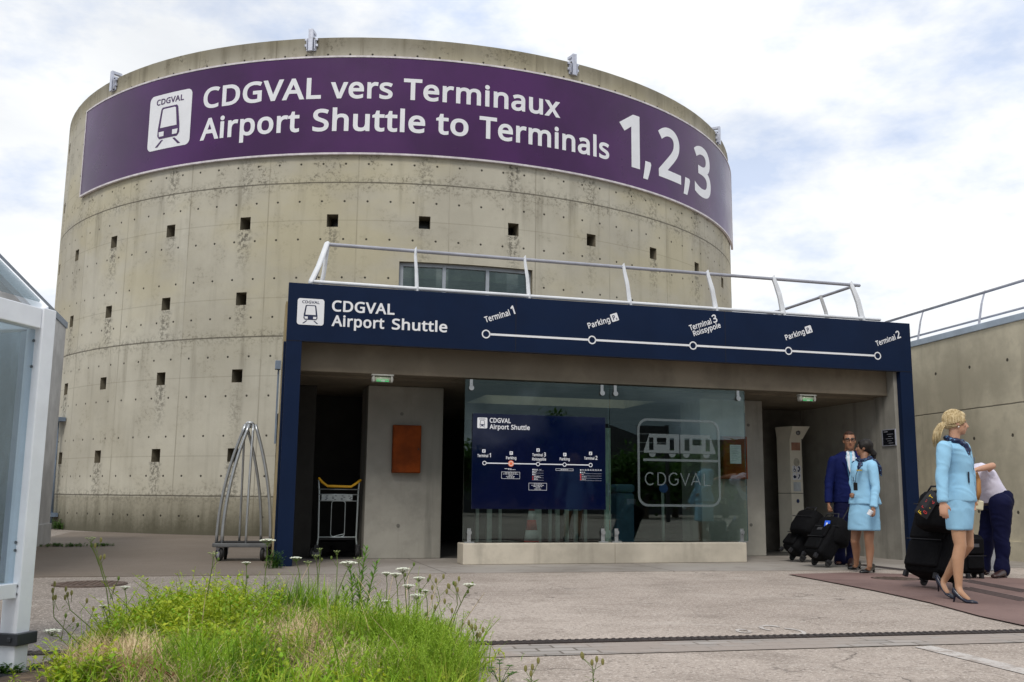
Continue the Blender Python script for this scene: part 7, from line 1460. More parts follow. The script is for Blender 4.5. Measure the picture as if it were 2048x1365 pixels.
    for heel, toe, in_ in ((gr(1683, 1123), gr(1677, 1131), 1), (gr(1705, 1126), gr(1700, 1134), 0)):
        m_ = MB(); shoe(m_, heel + UP * .025, lerp(heel, toe, .62) + UP * .012, toe + UP * .012, w=1.15, top=.085, vamp=.075, toe_h=.05, pointed=False); m_.box(-.01, .01, -.01, .01, 0, .01, M=Matrix.Translation(heel)); put(m_, 'shoe', SHOE_BRN if in_ else SHOE_DBR, me)
    c_, rr_, ff, uu, s = H; ax = (rr_, ff, uu); hr = MB()
    hr.ell(c_ + (-ff * .032 + uu * .040) * s, .080 * s, .086 * s, .086 * s, 18, 14, ax=ax)
    for q in (-1, 1): hr.ell(c_ + (rr_ * q * .066 + uu * .030 - ff * .006) * s, .016 * s, .045 * s, .046 * s, 12, 8, ax=ax)
    hr.ell(c_ + (ff * .015 + uu * .085) * s, .056 * s, .055 * s, .026 * s, 12, 8, ax=ax)
    fuse(hr, 'hair', hairmat('brown_hair', (0.022, 0.009, 0.005), (0.06, 0.026, 0.014)), me, .0085, 3)
    g_ = MB()
    for q in (-1, 1):
        k = [c_ + (rr_ * (q * .034 + .026 * cos(a)) + uu * (.007 + .017 * sin(a)) + ff * .104) * s for a in [2 * pi * i / 14 for i in range(15)]]
        g_.tube(k, .0042, 6); g_.tube([c_ + (rr_ * q * .060 + uu * .012 + ff * .10) * s, c_ + (rr_ * q * .078 + uu * .008) * s], .004, 6)
        g_.tube([c_ + (rr_ * (q * .034 - .026) + uu * .021 + ff * .105) * s, c_ + (rr_ * (q * .034 + .026) + uu * .021 + ff * .105) * s], .006, 6)
    g_.tube([c_ + (rr_ * -.010 + uu * .010 + ff * .108) * s, c_ + (rr_ * .010 + uu * .010 + ff * .108) * s], .004, 6); put(g_, 'glasses', SHOE_BLK, me)
    return me
suitman()

# ---- man bending over luggage
def bentman():
    f = Vector((-1, -.10, 0)).normalized(); r = f.cross(UP).normalized()
    D = 12.35; P = lambda x, y, d=D: at(x, y, d)
    foot = gr(1995, 1155)
    me = person('man in white short-sleeved shirt and navy trousers bending over behind the blonde woman', (foot.x, foot.y, 0))
    body = MB(); hc = P(1932, 962, 12.5); H = head(body, hc, Vector((-.75, 0, -.65)), 1.05, Vector((-.6, 0, .75)), male=True)
    pel = P(1994, 1002); che = P(1963, 952)
    body.tube([P(1938, 957, 12.45), P(1950, 950, 12.4)], [.06, .07], 12, round_end=True)
    sp = (che - pel).normalized(); fw = r.cross(sp).normalized()
    rings = [(pel, .17, .13), (lerp(pel, che, .3), .165, .125), (lerp(pel, che, .65), .18, .13), (che, .19, .13), (che + sp * .10, .15, .10)]
    torso(body, rings, r, fw)
    hA, kA, aA = P(2001, 1008, 12.2), P(2003, 1078, 12.2), P(2004, 1142, 12.2); hB, kB, aB = P(1986, 1008, 12.55), P(1973, 1075, 12.6), P(1966, 1138, 12.75)
    leg(body, hA, kA, aA, f, (.10, .088, .068, .06, .058, .042)); leg(body, hB, kB, aB, f, (.10, .088, .068, .06, .058, .042))
    sN, eN, wN = P(1956, 950, 12.2), P(1985, 932, 12.1), P(1953, 940, 11.95); sF, eF, wF = P(1950, 958, 12.6), P(1935, 990, 12.7), P(1940, 1010, 12.5)
    body.tube([sN, lerp(sN, eN, .5), eN], [.055, .050, .042], 12, round_end=True); body.tube([eN, lerp(eN, wN, .4), wN], [.042, .040, .030], 12, round_end=True); body.tube([sF, eF, wF], [.05, .042, .03], 12, round_end=True)
    hand(body, wN, f + UP * -.2, -UP, -r, .6, 1.0); hand(body, wF, Vector((0, -.2, -1)), r, f, .9, 1.0)
    fuse(body, 'body', [SKIN_FAIR, EYE, BROWD, LIPM], me, .010, 5, face_assign(H))
    s_ = MB(); torso(s_, [(pel + sp * .02, .185, .15), (lerp(pel, che, .3), .18, .145), (lerp(pel, che, .65), .192, .148), (che, .20, .145), (che + sp * .10, .16, .115), (che + sp * .15, .08, .07)], r, fw)
    s_.tube([sN - (eN - sN) * .05, lerp(sN, eN, .30), lerp(sN, eN, .60)], [.075, .072, .070], 14); s_.tube([sF, lerp(sF, eF, .5)], [.07, .065], 14); s_.ell(sN, .08, .08, .075)
    fuse(s_, 'shirt', SHIRT, me, .012, 4, wrinkle=.0055)
    t_ = MB(); leg(t_, hA, kA, aA + UP * .01, f, (.135, .120, .098, .094, .090, .092)); leg(t_, hB, kB, aB + UP * .01, f, (.13, .115, .098, .094, .090, .092)); torso(t_, [(P(1995, 1020), .18, .15), (P(1996, 1005), .195, .165), (P(1996, 990), .185, .155), (P(1992, 982), .17, .14)], r, f); fuse(t_, 'trousers', NAVYT, me, .0125, 4, wrinkle=.0055)
    b_ = MB(); cb = pel + sp * .035; ring = [cb + r * (.192 * cos(2 * pi * k / 24)) + fw * (.156 * sin(2 * pi * k / 24)) for k in range(25)]; b_.tube(ring, .017, 6); put(b_, 'belt', SHOE_DBR, me)
    for heel, toe in ((gr(2011, 1156), gr(1986, 1158)), (gr(1975, 1149), gr(1956, 1149))):
        m_ = MB(); shoe(m_, heel + UP * .025, lerp(heel, toe, .62) + UP * .012, toe + UP * .012, w=1.15, top=.085, vamp=.07, toe_h=.05, pointed=False); m_.tube([heel + UP * .0 + f * .015, heel + UP * .03 + f * .015], .032, 8); put(m_, 'shoe', SHOE_DBR, me)
    c_, rr_, ff, uu, s = H; hr = MB(); hr.ell(c_ + (-ff * .03 + uu * .035) * s, .082 * s, .09 * s, .09 * s, 16, 12, ax=(rr_, ff, uu)); fuse(hr, 'hair', _mats.get('x') or hairmat('dark_brown_hair', (0.02, 0.01, 0.006), (0.05, 0.025, 0.015)), me, .01, 3)
    m_ = MB(); m_.tube([P(1953, 945, 12.05), P(1957, 962, 12.02), P(1958, 985, 12.0), P(1955, 1000, 12.0)], [.018, .03, .03, .02], 6, flat=.35, up=(0, 1, 0)); put(m_, 'shoulder_strap', M('tan_strap', (0.36, 0.17, 0.05), .6), me)
    return me
bentman()
# ------------------------------------------------------------ weeds and grass
RG = random.Random(11)
def leafmat(name, a, b, c3, rough=.55, trans=.35):
    t = NT(name); f = t.noise(2.1, 4, .6); g = t.noise(23, 3, .6)
    c = t.mix(t.step(f, .35, .65), a, b); c = t.mix(t.math('MULTIPLY', t.step(g, .5, .7), .6), c, c3)
    t.done(c, rough, 0, .3)
    tr = t.n.new('ShaderNodeBsdfTranslucent'); t.set(tr.inputs[0], c); m = t.n.new('ShaderNodeMixShader'); m.inputs[0].default_value = trans
    t.l.new(t.b.outputs[0], m.inputs[1]); t.l.new(tr.outputs[0], m.inputs[2]); t.l.new(m.outputs[0], t.n['Material Output'].inputs[0])
    return t.mat
GR1 = leafmat('fresh_grass', (0.23, 0.44, 0.020), (0.34, 0.54, 0.030), (0.42, 0.58, 0.07)); GR3 = leafmat('yellow_grass', (0.42, 0.52, 0.05), (0.54, 0.56, 0.11), (0.30, 0.44, 0.03)); GR4 = leafmat('deep_grass', (0.10, 0.22, 0.012), (0.17, 0.32, 0.018), (0.22, 0.36, 0.03)); GR2 = leafmat('yellow_green_weed', (0.33, 0.44, 0.020), (0.50, 0.56, 0.035), (0.19, 0.30, 0.02))
DRY = leafmat('dry_straw', (0.58, 0.43, 0.24), (0.80, 0.66, 0.42), (0.40, 0.26, 0.14), .8, .15); FEA = leafmat('feathery_green', (0.23, 0.39, 0.025), (0.32, 0.48, 0.04), (0.38, 0.50, 0.06)); STEM = leafmat('green_stem', (0.13, 0.22, 0.04), (0.21, 0.28, 0.06), (0.22, 0.18, 0.07)); PETAL = M('umbel_white', (0.78, 0.80, 0.68), .7, 0, .1, 40); DKLEAF = leafmat('dark_leaf', (0.05, 0.13, 0.02), (0.09, 0.19, 0.03), (0.12, 0.22, 0.05)); YPET = M('yellow_petal', (0.75, 0.40, 0.02), .6)
SOIL = M('brown_soil', (0.085, 0.058, 0.038), .95, 0, .4, 9, .6, 30)
# mound of soil
EDGE = [(-1.70, 3.7), (-.30, 3.7), (-.16, 4.6), (-.12, 5.2), (-.16, 5.9), (-.42, 6.6), (-1.2, 7.3), (-2.55, 7.4), (-2.66, 6.8), (-2.45, 5.9), (-2.22, 5.2), (-2.05, 4.6)]
def inside(x, y):
    c = False; n = len(EDGE)
    for i in range(n):
        (xa, ya), (xb, yb) = EDGE[i], EDGE[(i + 1) % n]
        if (ya > y) != (yb > y) and x < (xb - xa) * (y - ya) / (yb - ya) + xa: c = not c
    return c
def mound(x, y):
    q = ((x + 1.38) / 1.22) ** 2 + ((y - 5.5) / 2.1) ** 2
    return max(-.02, .13 * (1 - q)) + .022 * mnoise.noise(Vector((x * 3, y * 3, 0)))
mb = MB(); N = 44; idx = {}
for i in range(N + 1):
    for j in range(N + 1):
        x = -2.75 + 3.1 * i / N; y = 3.4 + 4.2 * j / N; mb.v.append((x, y, mound(x, y) - .012))
for i in range(N):
    for j in range(N):
        a = i * (N + 1) + j; mb.f.append((a, a + N + 1, a + N + 2, a + 1)); mb.m.append(0)
tag(mb.build('soil', SOIL, smooth=True), kind='structure')
def blade(mb, b, h, w, lean, ang, curl=.5, seg=4, m=0):
    d = Vector((cos(ang), sin(ang), 0)); s = Vector((-sin(ang), cos(ang), 0)) * w
    tw = RG.uniform(-.6, .6); s = s * cos(tw) + d * (w * sin(tw)); L = []
    for k in range(seg + 1):
        t = k / seg; p = b + UP * (h * (t - curl * .35 * t * t)) + d * (lean * t ** 1.8); wd_ = (1 - t ** 1.6) * (.7 + .6 * t * (1 - t) * 2)
        L.append((p - s * wd_, p + s * wd_))
    vs = [q for a in L[:-1] for q in a] + [L[-1][0]]
    fs = [(2 * k, 2 * k + 1, 2 * k + 3, 2 * k + 2) for k in range(seg - 1)] + [(2 * seg - 2, 2 * seg - 1, 2 * seg)]
    mb.raw(vs, fs, m)
def leaflet(mb, p, d, L, w, m=0):
    d = d.normalized(); s = d.cross(UP); s = s.normalized() if s.length > .01 else Vector((1, 0, 0)); n = s.cross(d)
    mb.raw([p, p + d * L * .35 + s * w, p + d * L * .75 + s * w * .6 - n * L * .05, p + d * L - n * L * .12, p + d * L * .75 - s * w * .6 - n * L * .05, p + d * L * .35 - s * w], [(0, 1, 2, 3, 4, 5)], m)
def sprig(mb, b, h, ang, lean, n, L, w, m=0, ms=0):
    d = Vector((cos(ang), sin(ang), 0)); pts = [b + UP * (h * t) + d * (lean * t * t) for t in (0, .33, .66, 1)]
    mb.tube(pts, [.003, .0026, .002, .001], 3, ms, False)
    for k in range(n):
        t = .12 + .88 * k / n; p = b + UP * (h * t) + d * (lean * t * t); a = k * 2.4 + ang
        leaflet(mb, p, Vector((cos(a), sin(a), RG.uniform(.15, .8))), L * RG.uniform(.6, 1.1) * (1.1 - .4 * t), w, m)
grass, dry, weed = MB(), MB(), MB()
PATCH = [(gr(230, 1325, .12), .26, .36), (gr(590, 1292, .12), .28, .34), (gr(560, 1250, .10), .26, .30), (gr(655, 1330, .12), .22, .26), (gr(485, 1205, .10), .16, .4), (gr(340, 1370, .12), .25, .2), (gr(760, 1320, .12), .16, .22), (gr(860, 1280, .1), .08, .2), (gr(430, 1300, .12), .14, .16)]
def gm(px, py): return gr(px, py, .05 if py < 1275 else .11)
def straw(x, y):
    k = 0.0
    for p, rx, ry in PATCH: k = max(k, 1.25 - math.hypot((x - p.x) / rx, (y - p.y) / ry))
    return k + .40 * mnoise.noise(Vector((x * 5, y * 5, 3)))
def tone(x, y): return 0 if (v := mnoise.noise(Vector((x * 2.2, y * 2.2, 8))) + RG.gauss(0, .28)) > .0 else (1 if v < -.22 else 2)
def spot():
    while True:
        x, y = RG.uniform(-2.8, -.1), RG.uniform(3.75, 7.4)
        e = mnoise.noise(Vector((x * 2.6, y * 2.6, 1))) * .26
        if inside(x + e + RG.gauss(0, .05), y + e + RG.gauss(0, .08)): return x, y
def foot(x, y): return Vector((x, y, max(0, mound(x, y)) - .01))
for _ in range(7600):                                   # the sward
    x, y = spot(); b = foot(x, y); a = RG.uniform(0, 6.283); k = straw(x, y); hump = (x < -1.45 and y > 6.0)
    if RG.random() < (.96 if k > .35 else .6 if k > .05 else .14):
        if RG.random() < .45: blade(dry, b, h := RG.uniform(.05, .17), RG.uniform(.0014, .0026), h * RG.uniform(.4, 1.6), a, RG.uniform(.5, 1.6))
        else: blade(dry, b + UP * RG.uniform(0, .10), RG.uniform(.0, .05), RG.uniform(.0014, .0024), RG.uniform(.08, .24), a, .3)
        if RG.random() > (.04 if k > .35 else .3): continue
    if hump and RG.random() < .75: continue
    if RG.random() < .12: sprig(weed, b, RG.uniform(.06, .16), a, RG.uniform(.02, .10), 10, .040, .008, 0, 0); continue
    lump = mnoise.noise(Vector((x * 3.6, y * 3.6, 21)))
    if lump < -.12 and RG.random() < .8: continue
    h = RG.uniform(.05, .17) * (1.0 + 1.3 * lump); blade(grass, b, h, RG.uniform(.0022, .0050), h * RG.uniform(.2, 1.2), a, RG.uniform(.3, 1.3), 3, tone(x, y))
def tuft(px, py, n, h0, h1, r, w=(.0018, .0044), lean=(.15, .8), m=None):
    c = gm(px, py); mm = tone(c.x, c.y) if m is None else m
    for _ in range(int(n * .62)):
        a = RG.uniform(0, 6.283); q = r * math.sqrt(RG.random()); h = RG.uniform(h0, h1)
        blade(grass, foot(c.x + cos(a) * q, c.y + sin(a) * q), h, RG.uniform(*w), h * RG.uniform(*lean) * (.4 + q / r * .8), a + RG.gauss(0, .7), RG.uniform(.2, 1.2), 4, mm if RG.random() < .8 else RG.choice((0, 1, 2)))
TUFTS = [(255, 1255, 50, .14, .30, .08), (560, 1250, 190, .22, .40, .10), (590, 1252, 240, .24, .44, .10), (630, 1250, 240, .22, .42, .10), (665, 1255, 170, .2, .38, .09), (540, 1262, 110, .16, .32, .09), (575, 1280, 130, .18, .34, .08), (700, 1275, 120, .16, .32, .09),
 (820, 1288, 190, .18, .32, .10), (860, 1292, 200, .18, .32, .10), (900, 1305, 150, .16, .30, .09), (780, 1290, 140, .16, .30, .09), (930, 1325, 90, .16, .34, .06), (850, 1340, 190, .16, .30, .10), (800, 1335, 150, .14, .28, .1), (890, 1360, 150, .14, .28, .08), (750, 1330, 120, .14, .28, .09), (940, 1365, 60, .12, .26, .05),
 (365, 1345, 150, .16, .32, .09), (395, 1365, 150, .18, .34, .10), (385, 1350, 120, .18, .34, .08), (430, 1345, 90, .14, .28, .09), (470, 1365, 110, .16, .30, .08), (520, 1350, 100, .14, .28, .08), (690, 1385, 110, .14, .26, .09), (560, 1395, 130, .14, .26, .10), (430, 1400, 130, .12, .24, .10), (800, 1400, 140, .12, .25, .10), (870, 1400, 110, .12, .25, .08), (285, 1295, 40, .12, .26, .08)]
for t_ in TUFTS: tuft(*t_)
for px, py in ((370, 1375), (610, 1400), (690, 1350), (760, 1395), (860, 1375), (500, 1400)): tuft(px, py, 34, .16, .30, .06, (.004, .0085), (.3, 1.0), 0)
for px, py, r, n in ((235, 1325, .20, 1300), (270, 1345, .16, 600), (590, 1292, .22, 650), (550, 1255, .2, 420), (655, 1335, .18, 350), (480, 1215, .14, 260), (345, 1375, .2, 300), (300, 1345, .2, 300), (765, 1325, .12, 120)):     # mats of dead straw
    c = gr(px, py, .12)
    for _ in range(n):
        x, y = c.x + RG.gauss(0, r * .6), c.y + RG.gauss(0, r * .7); a = RG.uniform(0, 6.283); h = RG.uniform(.04, .22)
        if inside(x, y): blade(dry, foot(x, y) + UP * RG.uniform(0, .05), h, RG.uniform(.0012, .0024), RG.uniform(.06, .22), a, RG.uniform(.4, 1.5), 3)
HUMP = [(300, 1255, .14, 150), (345, 1240, .16, 240), (395, 1236, .16, 260), (440, 1232, .16, 260), (480, 1240, .14, 150), (370, 1270, .18, 200), (440, 1275, .18, 180), (290, 1290, .14, 120), (225, 1290, .07, 40), (520, 1275, .12, 80), (380, 1315, .14, 110), (420, 1320, .2, 120), (185, 1365, .08, 60), (130, 1362, .08, 70), (560, 1330, .2, 70), (720, 1380, .2, 60)]
for px, py, sp, n in HUMP:
    g = gm(px, py)
    for _ in range(int(n * .72)):
        x, y = g.x + RG.gauss(0, sp), g.y + RG.gauss(0, sp * 1.2); k = max(.25, 1.15 - (math.hypot(x - g.x, y - g.y) / sp) * .35); h = RG.uniform(.16, .36) * k * (1.0 if py < 1300 else .6)
        if inside(x, y): sprig(weed, foot(x, y), h, RG.uniform(0, 6.283), h * RG.uniform(.1, 1.0), RG.randint(10, 16), .052, .0088, RG.choice((0, 0, 0, 2)), 0)
for px, py, sp, n in ((800, 1300, .16, 170), (865, 1308, .14, 190), (735, 1290, .12, 80), (905, 1340, .10, 110), (830, 1360, .14, 110), (350, 1385, .16, 60), (620, 1330, .2, 50)):
    g = gm(px, py)
    for _ in range(n):
        x, y = g.x + RG.gauss(0, sp), g.y + RG.gauss(0, sp); h = RG.uniform(.14, .32)
        if inside(x, y): sprig(weed, foot(x, y), h, RG.uniform(0, 6.283), h * RG.uniform(.05, .6), RG.randint(14, 20), .042, .0026, 1, 1)
for _ in range(900):                                     # litter and sprouts along the ragged edge
    i = RG.randrange(1, len(EDGE) - 1); a, c = EDGE[i], EDGE[(i + 1) % len(EDGE)]; q = RG.random(); x = a[0] + (c[0] - a[0]) * q + RG.gauss(0, .12); y = a[1] + (c[1] - a[1]) * q + RG.gauss(0, .14)
    b = Vector((x, y, max(0, mound(x, y)) - .004)); an = RG.uniform(0, 6.283)
    if RG.random() < .62: blade(dry, b + UP * .004, RG.uniform(.0, .02), RG.uniform(.0014, .003), RG.uniform(.03, .12), an, .3, 3)
    elif RG.random() < .6: blade(grass, b, RG.uniform(.03, .12), RG.uniform(.0015, .003), RG.uniform(.02, .10), an, .6, 3, RG.choice((0, 1, 2)))
    else: sprig(weed, b, RG.uniform(.02, .09), an, RG.uniform(.01, .08), 8, .026, .006, 0, 0)
for _ in range(46):                                      # taller straggling stems over the sward
    px, py = RG.uniform(180, 930), RG.uniform(1235, 1350); c = gm(px, py); b = foot(c.x, c.y)
    if not inside(c.x, c.y): continue
    h = RG.uniform(.22, .44); a = RG.uniform(0, 6.283)
    if RG.random() < .4: sprig(dry, b, h, a, h * RG.uniform(.2, .7), 5, .016, .003, 0, 0)
    else: sprig(weed, b, h, a, h * RG.uniform(.1, .6), RG.randint(8, 14), .045, RG.choice((.003, .006)), RG.choice((0, 1, 2)), 1)
for px, py, n in ((300, 1290, 9), (420, 1262, 9), (500, 1330, 8), (380, 1330, 7), (700, 1320, 7), (810, 1330, 8), (570, 1365, 8), (240, 1370, 6), (880, 1345, 6)):   # broad-leaved clumps
    c = gm(px, py); b = foot(c.x, c.y)
    for k in range(n):
        d = Vector((RG.uniform(-1, 1), RG.uniform(-1, 1), RG.uniform(.7, 1.8))).normalized(); L = RG.uniform(.08, .20)
        weed.tube([b, b + d * L * .5 + UP * .01, b + d * L], [.003, .0025, .002], 3, 1, False)
        for q in range(7): e = d * (L * (.35 + .1 * q)); aa = q * 2.4; leaflet(weed, b + e, Vector((cos(aa), sin(aa), .5)), RG.uniform(.035, .06), RG.uniform(.008, .014), RG.choice((0, 2, 2)))
for px, py in ((690, 1372), (560, 1372), (470, 1385), (735, 1408), (300, 1392)):           # low rosettes with broad leaves
    g = gm(px, py); c = foot(g.x, g.y) + UP * .03
    for k in range(9): a = k * .72 + RG.uniform(-.2, .2); leaflet(weed, c, Vector((cos(a), sin(a), RG.uniform(.35, 1.0))), RG.uniform(.08, .14), RG.uniform(.014, .022), 2)
for px, py in ((320, 1372), (340, 1378), (255, 1368)):                                    # a few rusty dock leaves
    g = gm(px, py); c = foot(g.x, g.y) + UP * .08
    for k in range(4): leaflet(weed, c, Vector((RG.uniform(-1, 1), RG.uniform(-1, 1), .9)), .06, .008, 3)
tag(grass.build('grass', [GR1, GR3, GR4]), 'bright green grass filling the foreground verge', 'grass', kind='stuff')
tag(dry.build('dry_grass', DRY), 'pale dry straw lying among the green grass', 'dry grass', kind='stuff')
tag(weed.build('low_weeds', [GR2, FEA, GR1, M('dock_rust', (0.20, 0.05, 0.02), .7)]), 'yellow-green leafy weeds growing on the left hump of the verge', 'weeds', kind='stuff')

# umbels (each one a plant)
def umbel(head_px, head_py, depth, r, label, foot_dx=.0, opened=1.0, buds=0):
    r *= 1.22; top = at(head_px, head_py, depth); bx, by = top.x + foot_dx, depth + RG.uniform(-.1, .1)
    b = Vector((bx, by, max(0, mound(bx, by) - .02))); t = thing('wild_carrot', label, 'wildflower', b, 0, 'white umbel flowers in the verge')
    top = top - b; mid = Vector((top.x * .35, top.y * .4, top.z * .55))
    mb = MB(); mb.tube([(0, 0, 0), mid * .6 + Vector((0, 0, .02)), mid, mid.lerp(top, .6) + Vector((.004, 0, 0)), top - UP * r * .55], [.0035, .0032, .003, .0026, .002], 5)
    for _ in range(buds):
        q = mid.lerp(top, RG.uniform(-.6, .6)); a = RG.uniform(0, 6.28); e = q + Vector((cos(a) * .06, sin(a) * .03, RG.uniform(.05, .12))); mb.tube([q, q.lerp(e, .5) + UP * .01, e], [.002, .0018, .0015], 4)
        mb.ell(e + UP * .008, .008, .008, .013, 6, 5)
    n = int(14 * max(.5, opened))
    hub = top - UP * r * .55; tips = []
    for k in range(n):
        rr2 = r * math.sqrt((k + .5) / n); a = k * 2.4; tips.append(top + Vector((cos(a) * rr2, sin(a) * rr2, r * .18 * (1 - (rr2 / r) ** 2) if opened > .5 else r * .4 * (rr2 / r)))); mb.tube([hub, hub.lerp(tips[-1], .6) - UP * r * .06, tips[-1]], .0011, 3)
    for k in range(7): a = k * .9; mb.tube([hub, hub + Vector((cos(a) * r * .5, sin(a) * r * .5, -r * .12))], [.0012, .0004], 3)
    for _ in range(7):                                   # feathery leaves
        q = Vector((0, 0, 0)).lerp(mid, RG.random()); a = RG.uniform(0, 6.28); d = Vector((cos(a), sin(a), .7)); 
        for s_ in range(7): leaflet(mb, q + d * .012 * s_, Vector((cos(a + (1 if s_ % 2 else -1)), sin(a + (1 if s_ % 2 else -1)), .3)), .022, .0015)
    mb.build('stem', STEM, t)
    mb = MB()
    for q in tips:
        for _ in range(9 if opened > .5 else 6): e = q + Vector((RG.gauss(0, r * .10), RG.gauss(0, r * .10), RG.uniform(0, r * .08))); s_ = r * RG.uniform(.07, .11); mb.ell(e, s_, s_, s_ * .55, 5, 4)
    mb.build('flower_head', PETAL if opened > .5 else M('bud_green', (0.42, 0.50, 0.20), .7), t)
    return t
UMB = [(535, 1082, 7.1, .042, 'wild carrot flower in front of the luggage cart wheel', .0, 1, 0), (592, 1117, 7.0, .032, 'small white umbel just right of the navy post foot', .05, 1, 0), (697, 1127, 6.4, .042, 'broad white umbel left of the tall leafy plant', -.10, 1, 2), (806, 1139, 6.2, .034, 'highest white umbel on the right of the tall leafy plant', .03, 1, 1), (791, 1149, 6.15, .028, 'white umbel just below the highest one right of the leafy plant', .03, 1, 1), (773, 1147, 6.3, .024, 'thin flat white umbel at the left of the right-hand group', .0, 1, 0),
 (838, 1157, 6.1, .028, 'white umbel right of the highest one in the right-hand group', .0, 1, 2), (817, 1172, 6.0, .028, 'low white umbel under the two middle ones at right', .0, 1, 0), (833, 1192, 5.9, .034, 'low dense umbel with an orange centre in the right grass', .0, 1, 1), (938, 1170, 5.9, .028, 'flat white umbel leaning out at the far right of the verge', -.12, 1, 3), (772, 1203, 5.8, .020, 'tiny white umbel low in the right grass', .02, 1, 0), (851, 1182, 6.0, .018, 'thin small umbel beside the low dense one at right', .02, 1, 0),
 (182, 1080, 5.7, .026, 'yellow-green umbel bud on the tall bent stalk at far left', .16, .4, 2), (427, 1110, 6.6, .030, 'pale green umbel bud on the left hump in front of the cart', -.05, .4, 1), (493, 1126, 6.6, .022, 'small greenish umbel below the cart on the left hump', .0, 1, 1), (250, 1175, 5.8, .022, 'small white umbel low over the left weeds', .04, 1, 1), (207, 1212, 5.4, .018, 'tiny white umbel above the dry straw at left', .05, 1, 0), (104, 1263, 5.3, .034, 'flat white umbel beside the white shelter post', .12, 1, 2),
 (632, 1114, 6.9, .024, 'greenish umbel bud left of the baggage trolley wheel', .02, .4, 1), (616, 1127, 6.8, .024, 'green bud umbel between the navy post and the trolley', .02, .4, 0), (674, 1105, 6.8, .020, 'round green bud in front of the baggage trolley', .02, .4, 1), (717, 1120, 6.4, .026, 'green cup-shaped bud above the tall leafy plant', .02, .4, 0), (640, 1100, 6.9, .018, 'topmost tiny bud in front of the trolley platform', .0, .4, 0)]
for a in UMB: umbel(*a)
# seed stalks leaning at the right
def stalk(pts, label, nb=6):
    b = Vector(pts[0]); t = thing('seed_stalk', label, 'weed', b, 0, 'thin stalks with seed heads')
    mb = MB(); P_ = [Vector(p) - b for p in pts]; mb.tube(P_, [.0035] + [.0025] * (len(P_) - 2) + [.0015], 5); heads = []
    for k in range(nb):
        q = P_[-2].lerp(P_[-1], k / nb) if k % 2 else P_[1].lerp(P_[-1], k / nb); a = RG.uniform(0, 6.28); e = q + Vector((cos(a) * .05, sin(a) * .03, RG.uniform(.03, .08))); mb.tube([q, e], .0014, 3); heads.append(e)
    for _ in range(8): a = RG.uniform(0, 6.28); leaflet(mb, P_[0].lerp(P_[-1], RG.random() * .7), Vector((cos(a), sin(a), .5)), .05, .004)
    mb.build('stem', STEM, t); mb = MB()
    for e in heads + [P_[-1]]:
        mb = MB(); mb.ell((0, 0, .01), .008, .008, .016, 6, 5); o = mb.build('seed_head', M('seed_olive', (0.22, 0.20, 0.06), .7), t); o.location = e
def sp3(l, d): return [at(x, y, d) for x, y in l]
stalk(sp3([(850, 1280), (862, 1240), (880, 1200), (872, 1165)], 5.8), 'olive seed stalk standing in the right grass beside the umbels'); stalk(sp3([(880, 1290), (900, 1250), (915, 1210), (911, 1172)], 5.7), 'tallest thin seed stalk at the right edge of the grass')
stalk(sp3([(935, 1335), (945, 1310), (952, 1290), (955, 1275)], 5.2), 'short green seed stalk beside the drain channel'); stalk(sp3([(160, 1290), (130, 1260), (108, 1235), (105, 1185)], 5.5), 'bent brown stalk curving up at the far left of the verge', 4); stalk(sp3([(215, 1290), (175, 1250), (140, 1220), (135, 1193)], 5.6), 'thin stalk with yellowish heads right of the bent brown one', 5); stalk(sp3([(250, 1290), (225, 1200), (205, 1140), (190, 1095)], 5.7), 'long leaning green stalk rising from the straw patch at left', 4)
stalk(sp3([(1188, 1375), (1186, 1355), (1186, 1340), (1184, 1330)], 4.7), 'small brown weed stalk at the bottom edge of the photo', 4); stalk(sp3([(1062, 1380), (1062, 1365), (1062, 1352)], 4.7), 'lowest short stalk beside the dark leaved weed at the bottom', 3)
# tall leafy plant
b = gr(716, 1262); t = thing('tall_leafy_weed', 'tall upright leafy weed with narrow leaves in the middle of the verge', 'weed', (b.x, b.y, mound(b.x, b.y)))
st_, lf = MB(), MB()
for dx, hh, ln, a0 in ((0, .50, .04, .3), (-.04, .36, -.03, 1.4), (.05, .40, .07, .2), (.02, .30, -.06, 2.6), (-.07, .24, -.05, 3.0)):
    d = Vector((ln, .0, 0)); pts = [Vector((dx, 0, 0)) + UP * hh * q + d * q * q for q in (0, .35, .7, 1)]; st_.tube(pts, [.006, .005, .004, .002], 6)
    n = int(hh * 95)
    for k in range(n):
        q = .08 + .92 * k / n; p = Vector((dx, 0, 0)) + UP * hh * q + d * q * q; a = k * 2.4 + a0; leaflet(lf, p, Vector((cos(a), sin(a), .55 + .8 * q)), .082 * (1.05 - .45 * q), .0075)
st_.build('stem', STEM, t); lf.build('foliage', leafmat('lance_leaf', (0.11, 0.26, 0.035), (0.18, 0.35, 0.05), (0.24, 0.40, 0.09)), t)
# dark weed at the bottom edge
b = gr(1000, 1372); t = thing('dark_leaved_weed', 'small dark leaved weed on the asphalt at the bottom edge', 'weed', b)
mb = MB()
for k in range(7):
    a = k * .9; tip = Vector((cos(a) * .06 + .01, sin(a) * .05, .06 + .05 * (k % 3) / 2)); mb.tube([(0, 0, 0), tip * .6 + UP * .01, tip], .0018, 4)
    for q in range(6): aa = q * 1.05; leaflet(mb, tip, Vector((cos(aa), sin(aa), .35)), .026, .008)
mb.build('foliage', DKLEAF, t)
